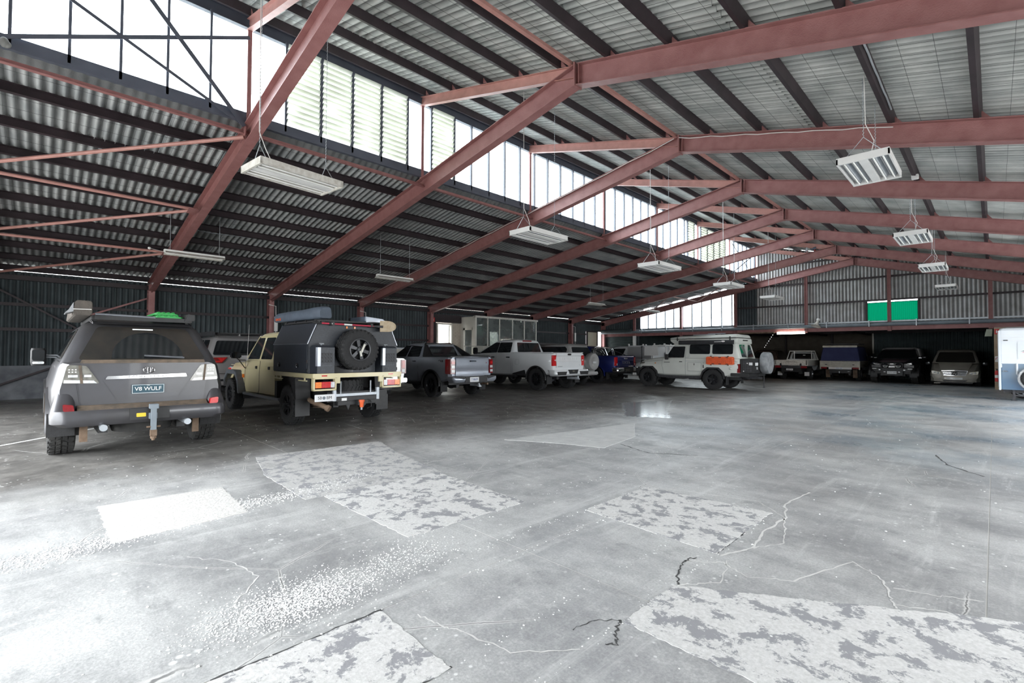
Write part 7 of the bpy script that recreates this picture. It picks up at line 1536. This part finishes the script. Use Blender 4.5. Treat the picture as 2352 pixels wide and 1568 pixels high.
# pigeons on the rafter
def pigeon(label, loc, rz, white):
    t = thing('pigeon', label, 'bird', loc, rz)
    obj('body', MB().loft([[(x, r*math.cos(2*PI*k/12)*.85, z+r*math.sin(2*PI*k/12)) for k in range(12)] for x, z, r in ((-.19, .05, .008), (-.12, .07, .028), (-.05, .10, .058), (.02, .125, .062), (.065, .155, .045), (.085, .19, .030), (.095, .215, .032), (.115, .225, .022), (.13, .222, .006))]), white, t, smooth=60)
    for sg in (1, -1): obj('wing', MB().loft([[(x, sg*(y+.006*math.cos(2*PI*k/8)), z+r*math.sin(2*PI*k/8)) for k in range(8)] for x, y, z, r in ((.05, .045, .13, .02), (-.02, .056, .115, .042), (-.10, .04, .09, .028), (-.18, .015, .06, .006))]), 'pigeon_slate', t, smooth=60); obj('leg', MB().tube([(.0, sg*.02, .0), (.005, sg*.02, .08)], .005, 5).tube([(-.02, sg*.02, .004), (.035, sg*.02, .004)], .004, 4), 'sign_red', t)
    obj('beak', MB().tube([(.125, 0, .222), (.155, 0, .214)], [.009, .002], 6), 'ink_black', t); obj('eyes', MB().sphere((.112, .02, .230), .005, n=6, m=4).sphere((.112, -.02, .230), .005, n=6, m=4), 'amber', t)
mat('pigeon_slate', (.12, .14, .19), .6, var=.2, scale=30); mat('pigeon_white', (.55, .58, .62), .6, var=.15, scale=30); mat('pigeon_dark', (.10, .11, .15), .6, var=.25, scale=30)
def ztr(X): return zl(X)+HV+.03
pigeon('white breasted pigeon facing out on the rafter, nearer the window', (-5.97, YF[7], ztr(-5.97)), -PI/2+.3, 'pigeon_white')
pigeon('dark slate pigeon leaning over the rafter, nearer the apex', (-5.66, YF[7], ztr(-5.66)), .6, 'pigeon_dark')
# line of highlights built as a bright chain, thin post, bench against the left wall
ch = MB(); 
for i in range(16):
    a = Vector((-9.70, 30.9, 1.80)).lerp(Vector((-9.10, 30.9, 2.75)), i/16); b_ = Vector((-9.70, 30.9, 1.80)).lerp(Vector((-9.10, 30.9, 2.75)), (i+1)/16); s_ = .02*(1 if i % 2 else -1); ch.tube([a, (a+b_)/2+Vector((s_, s_, 0)), b_], .014, 5)
tag(obj('chain', ch, 'chrome'), 'bright line of highlights built as a zigzag slanting to the dark brown car', 'chain')
tag(obj('post', MB().tube([(-6.85, 21.75, 0), (-6.85, 21.75, .66)], .022, 8).lathe([(.05, 0), (.05, .01), (.005, .012)], 12, (-6.85, 21.75, 0), 'z'), 'steel_dark'), 'thin dark steel post standing on the floor behind the camper', 'post')
bn = thing('counter', 'pale cream counter with a dark top against the left wall', 'counter', (-19.2, 10.95, 0))
obj('cabinet', MB().bx(-.35, .35, 0, 2.4, 0, 1.58), 'cream_frame', bn); obj('top', MB().bx(-.38, .40, -.05, 2.45, 1.58, 1.63), 'galv', bn)
for i in range(4): obj('door', MB().bx(.35, .365, .05+.59*i, .58+.59*i, .1, 1.52), 'cream_frame', bn)
rl = thing('railing', 'thin pale handrail in front of the office door', 'railing', (-18.3, 14.9, 0))
obj('rail', MB().tube([(0, -.1, 1.75), (0, 2.4, 1.75)], .02, 8), 'cream_frame', rl)
for y in (0, 1.1, 2.3): obj('rail_post', MB().tube([(0, y, 0), (0, y, 1.75)], .02, 8), 'cream_frame', rl)
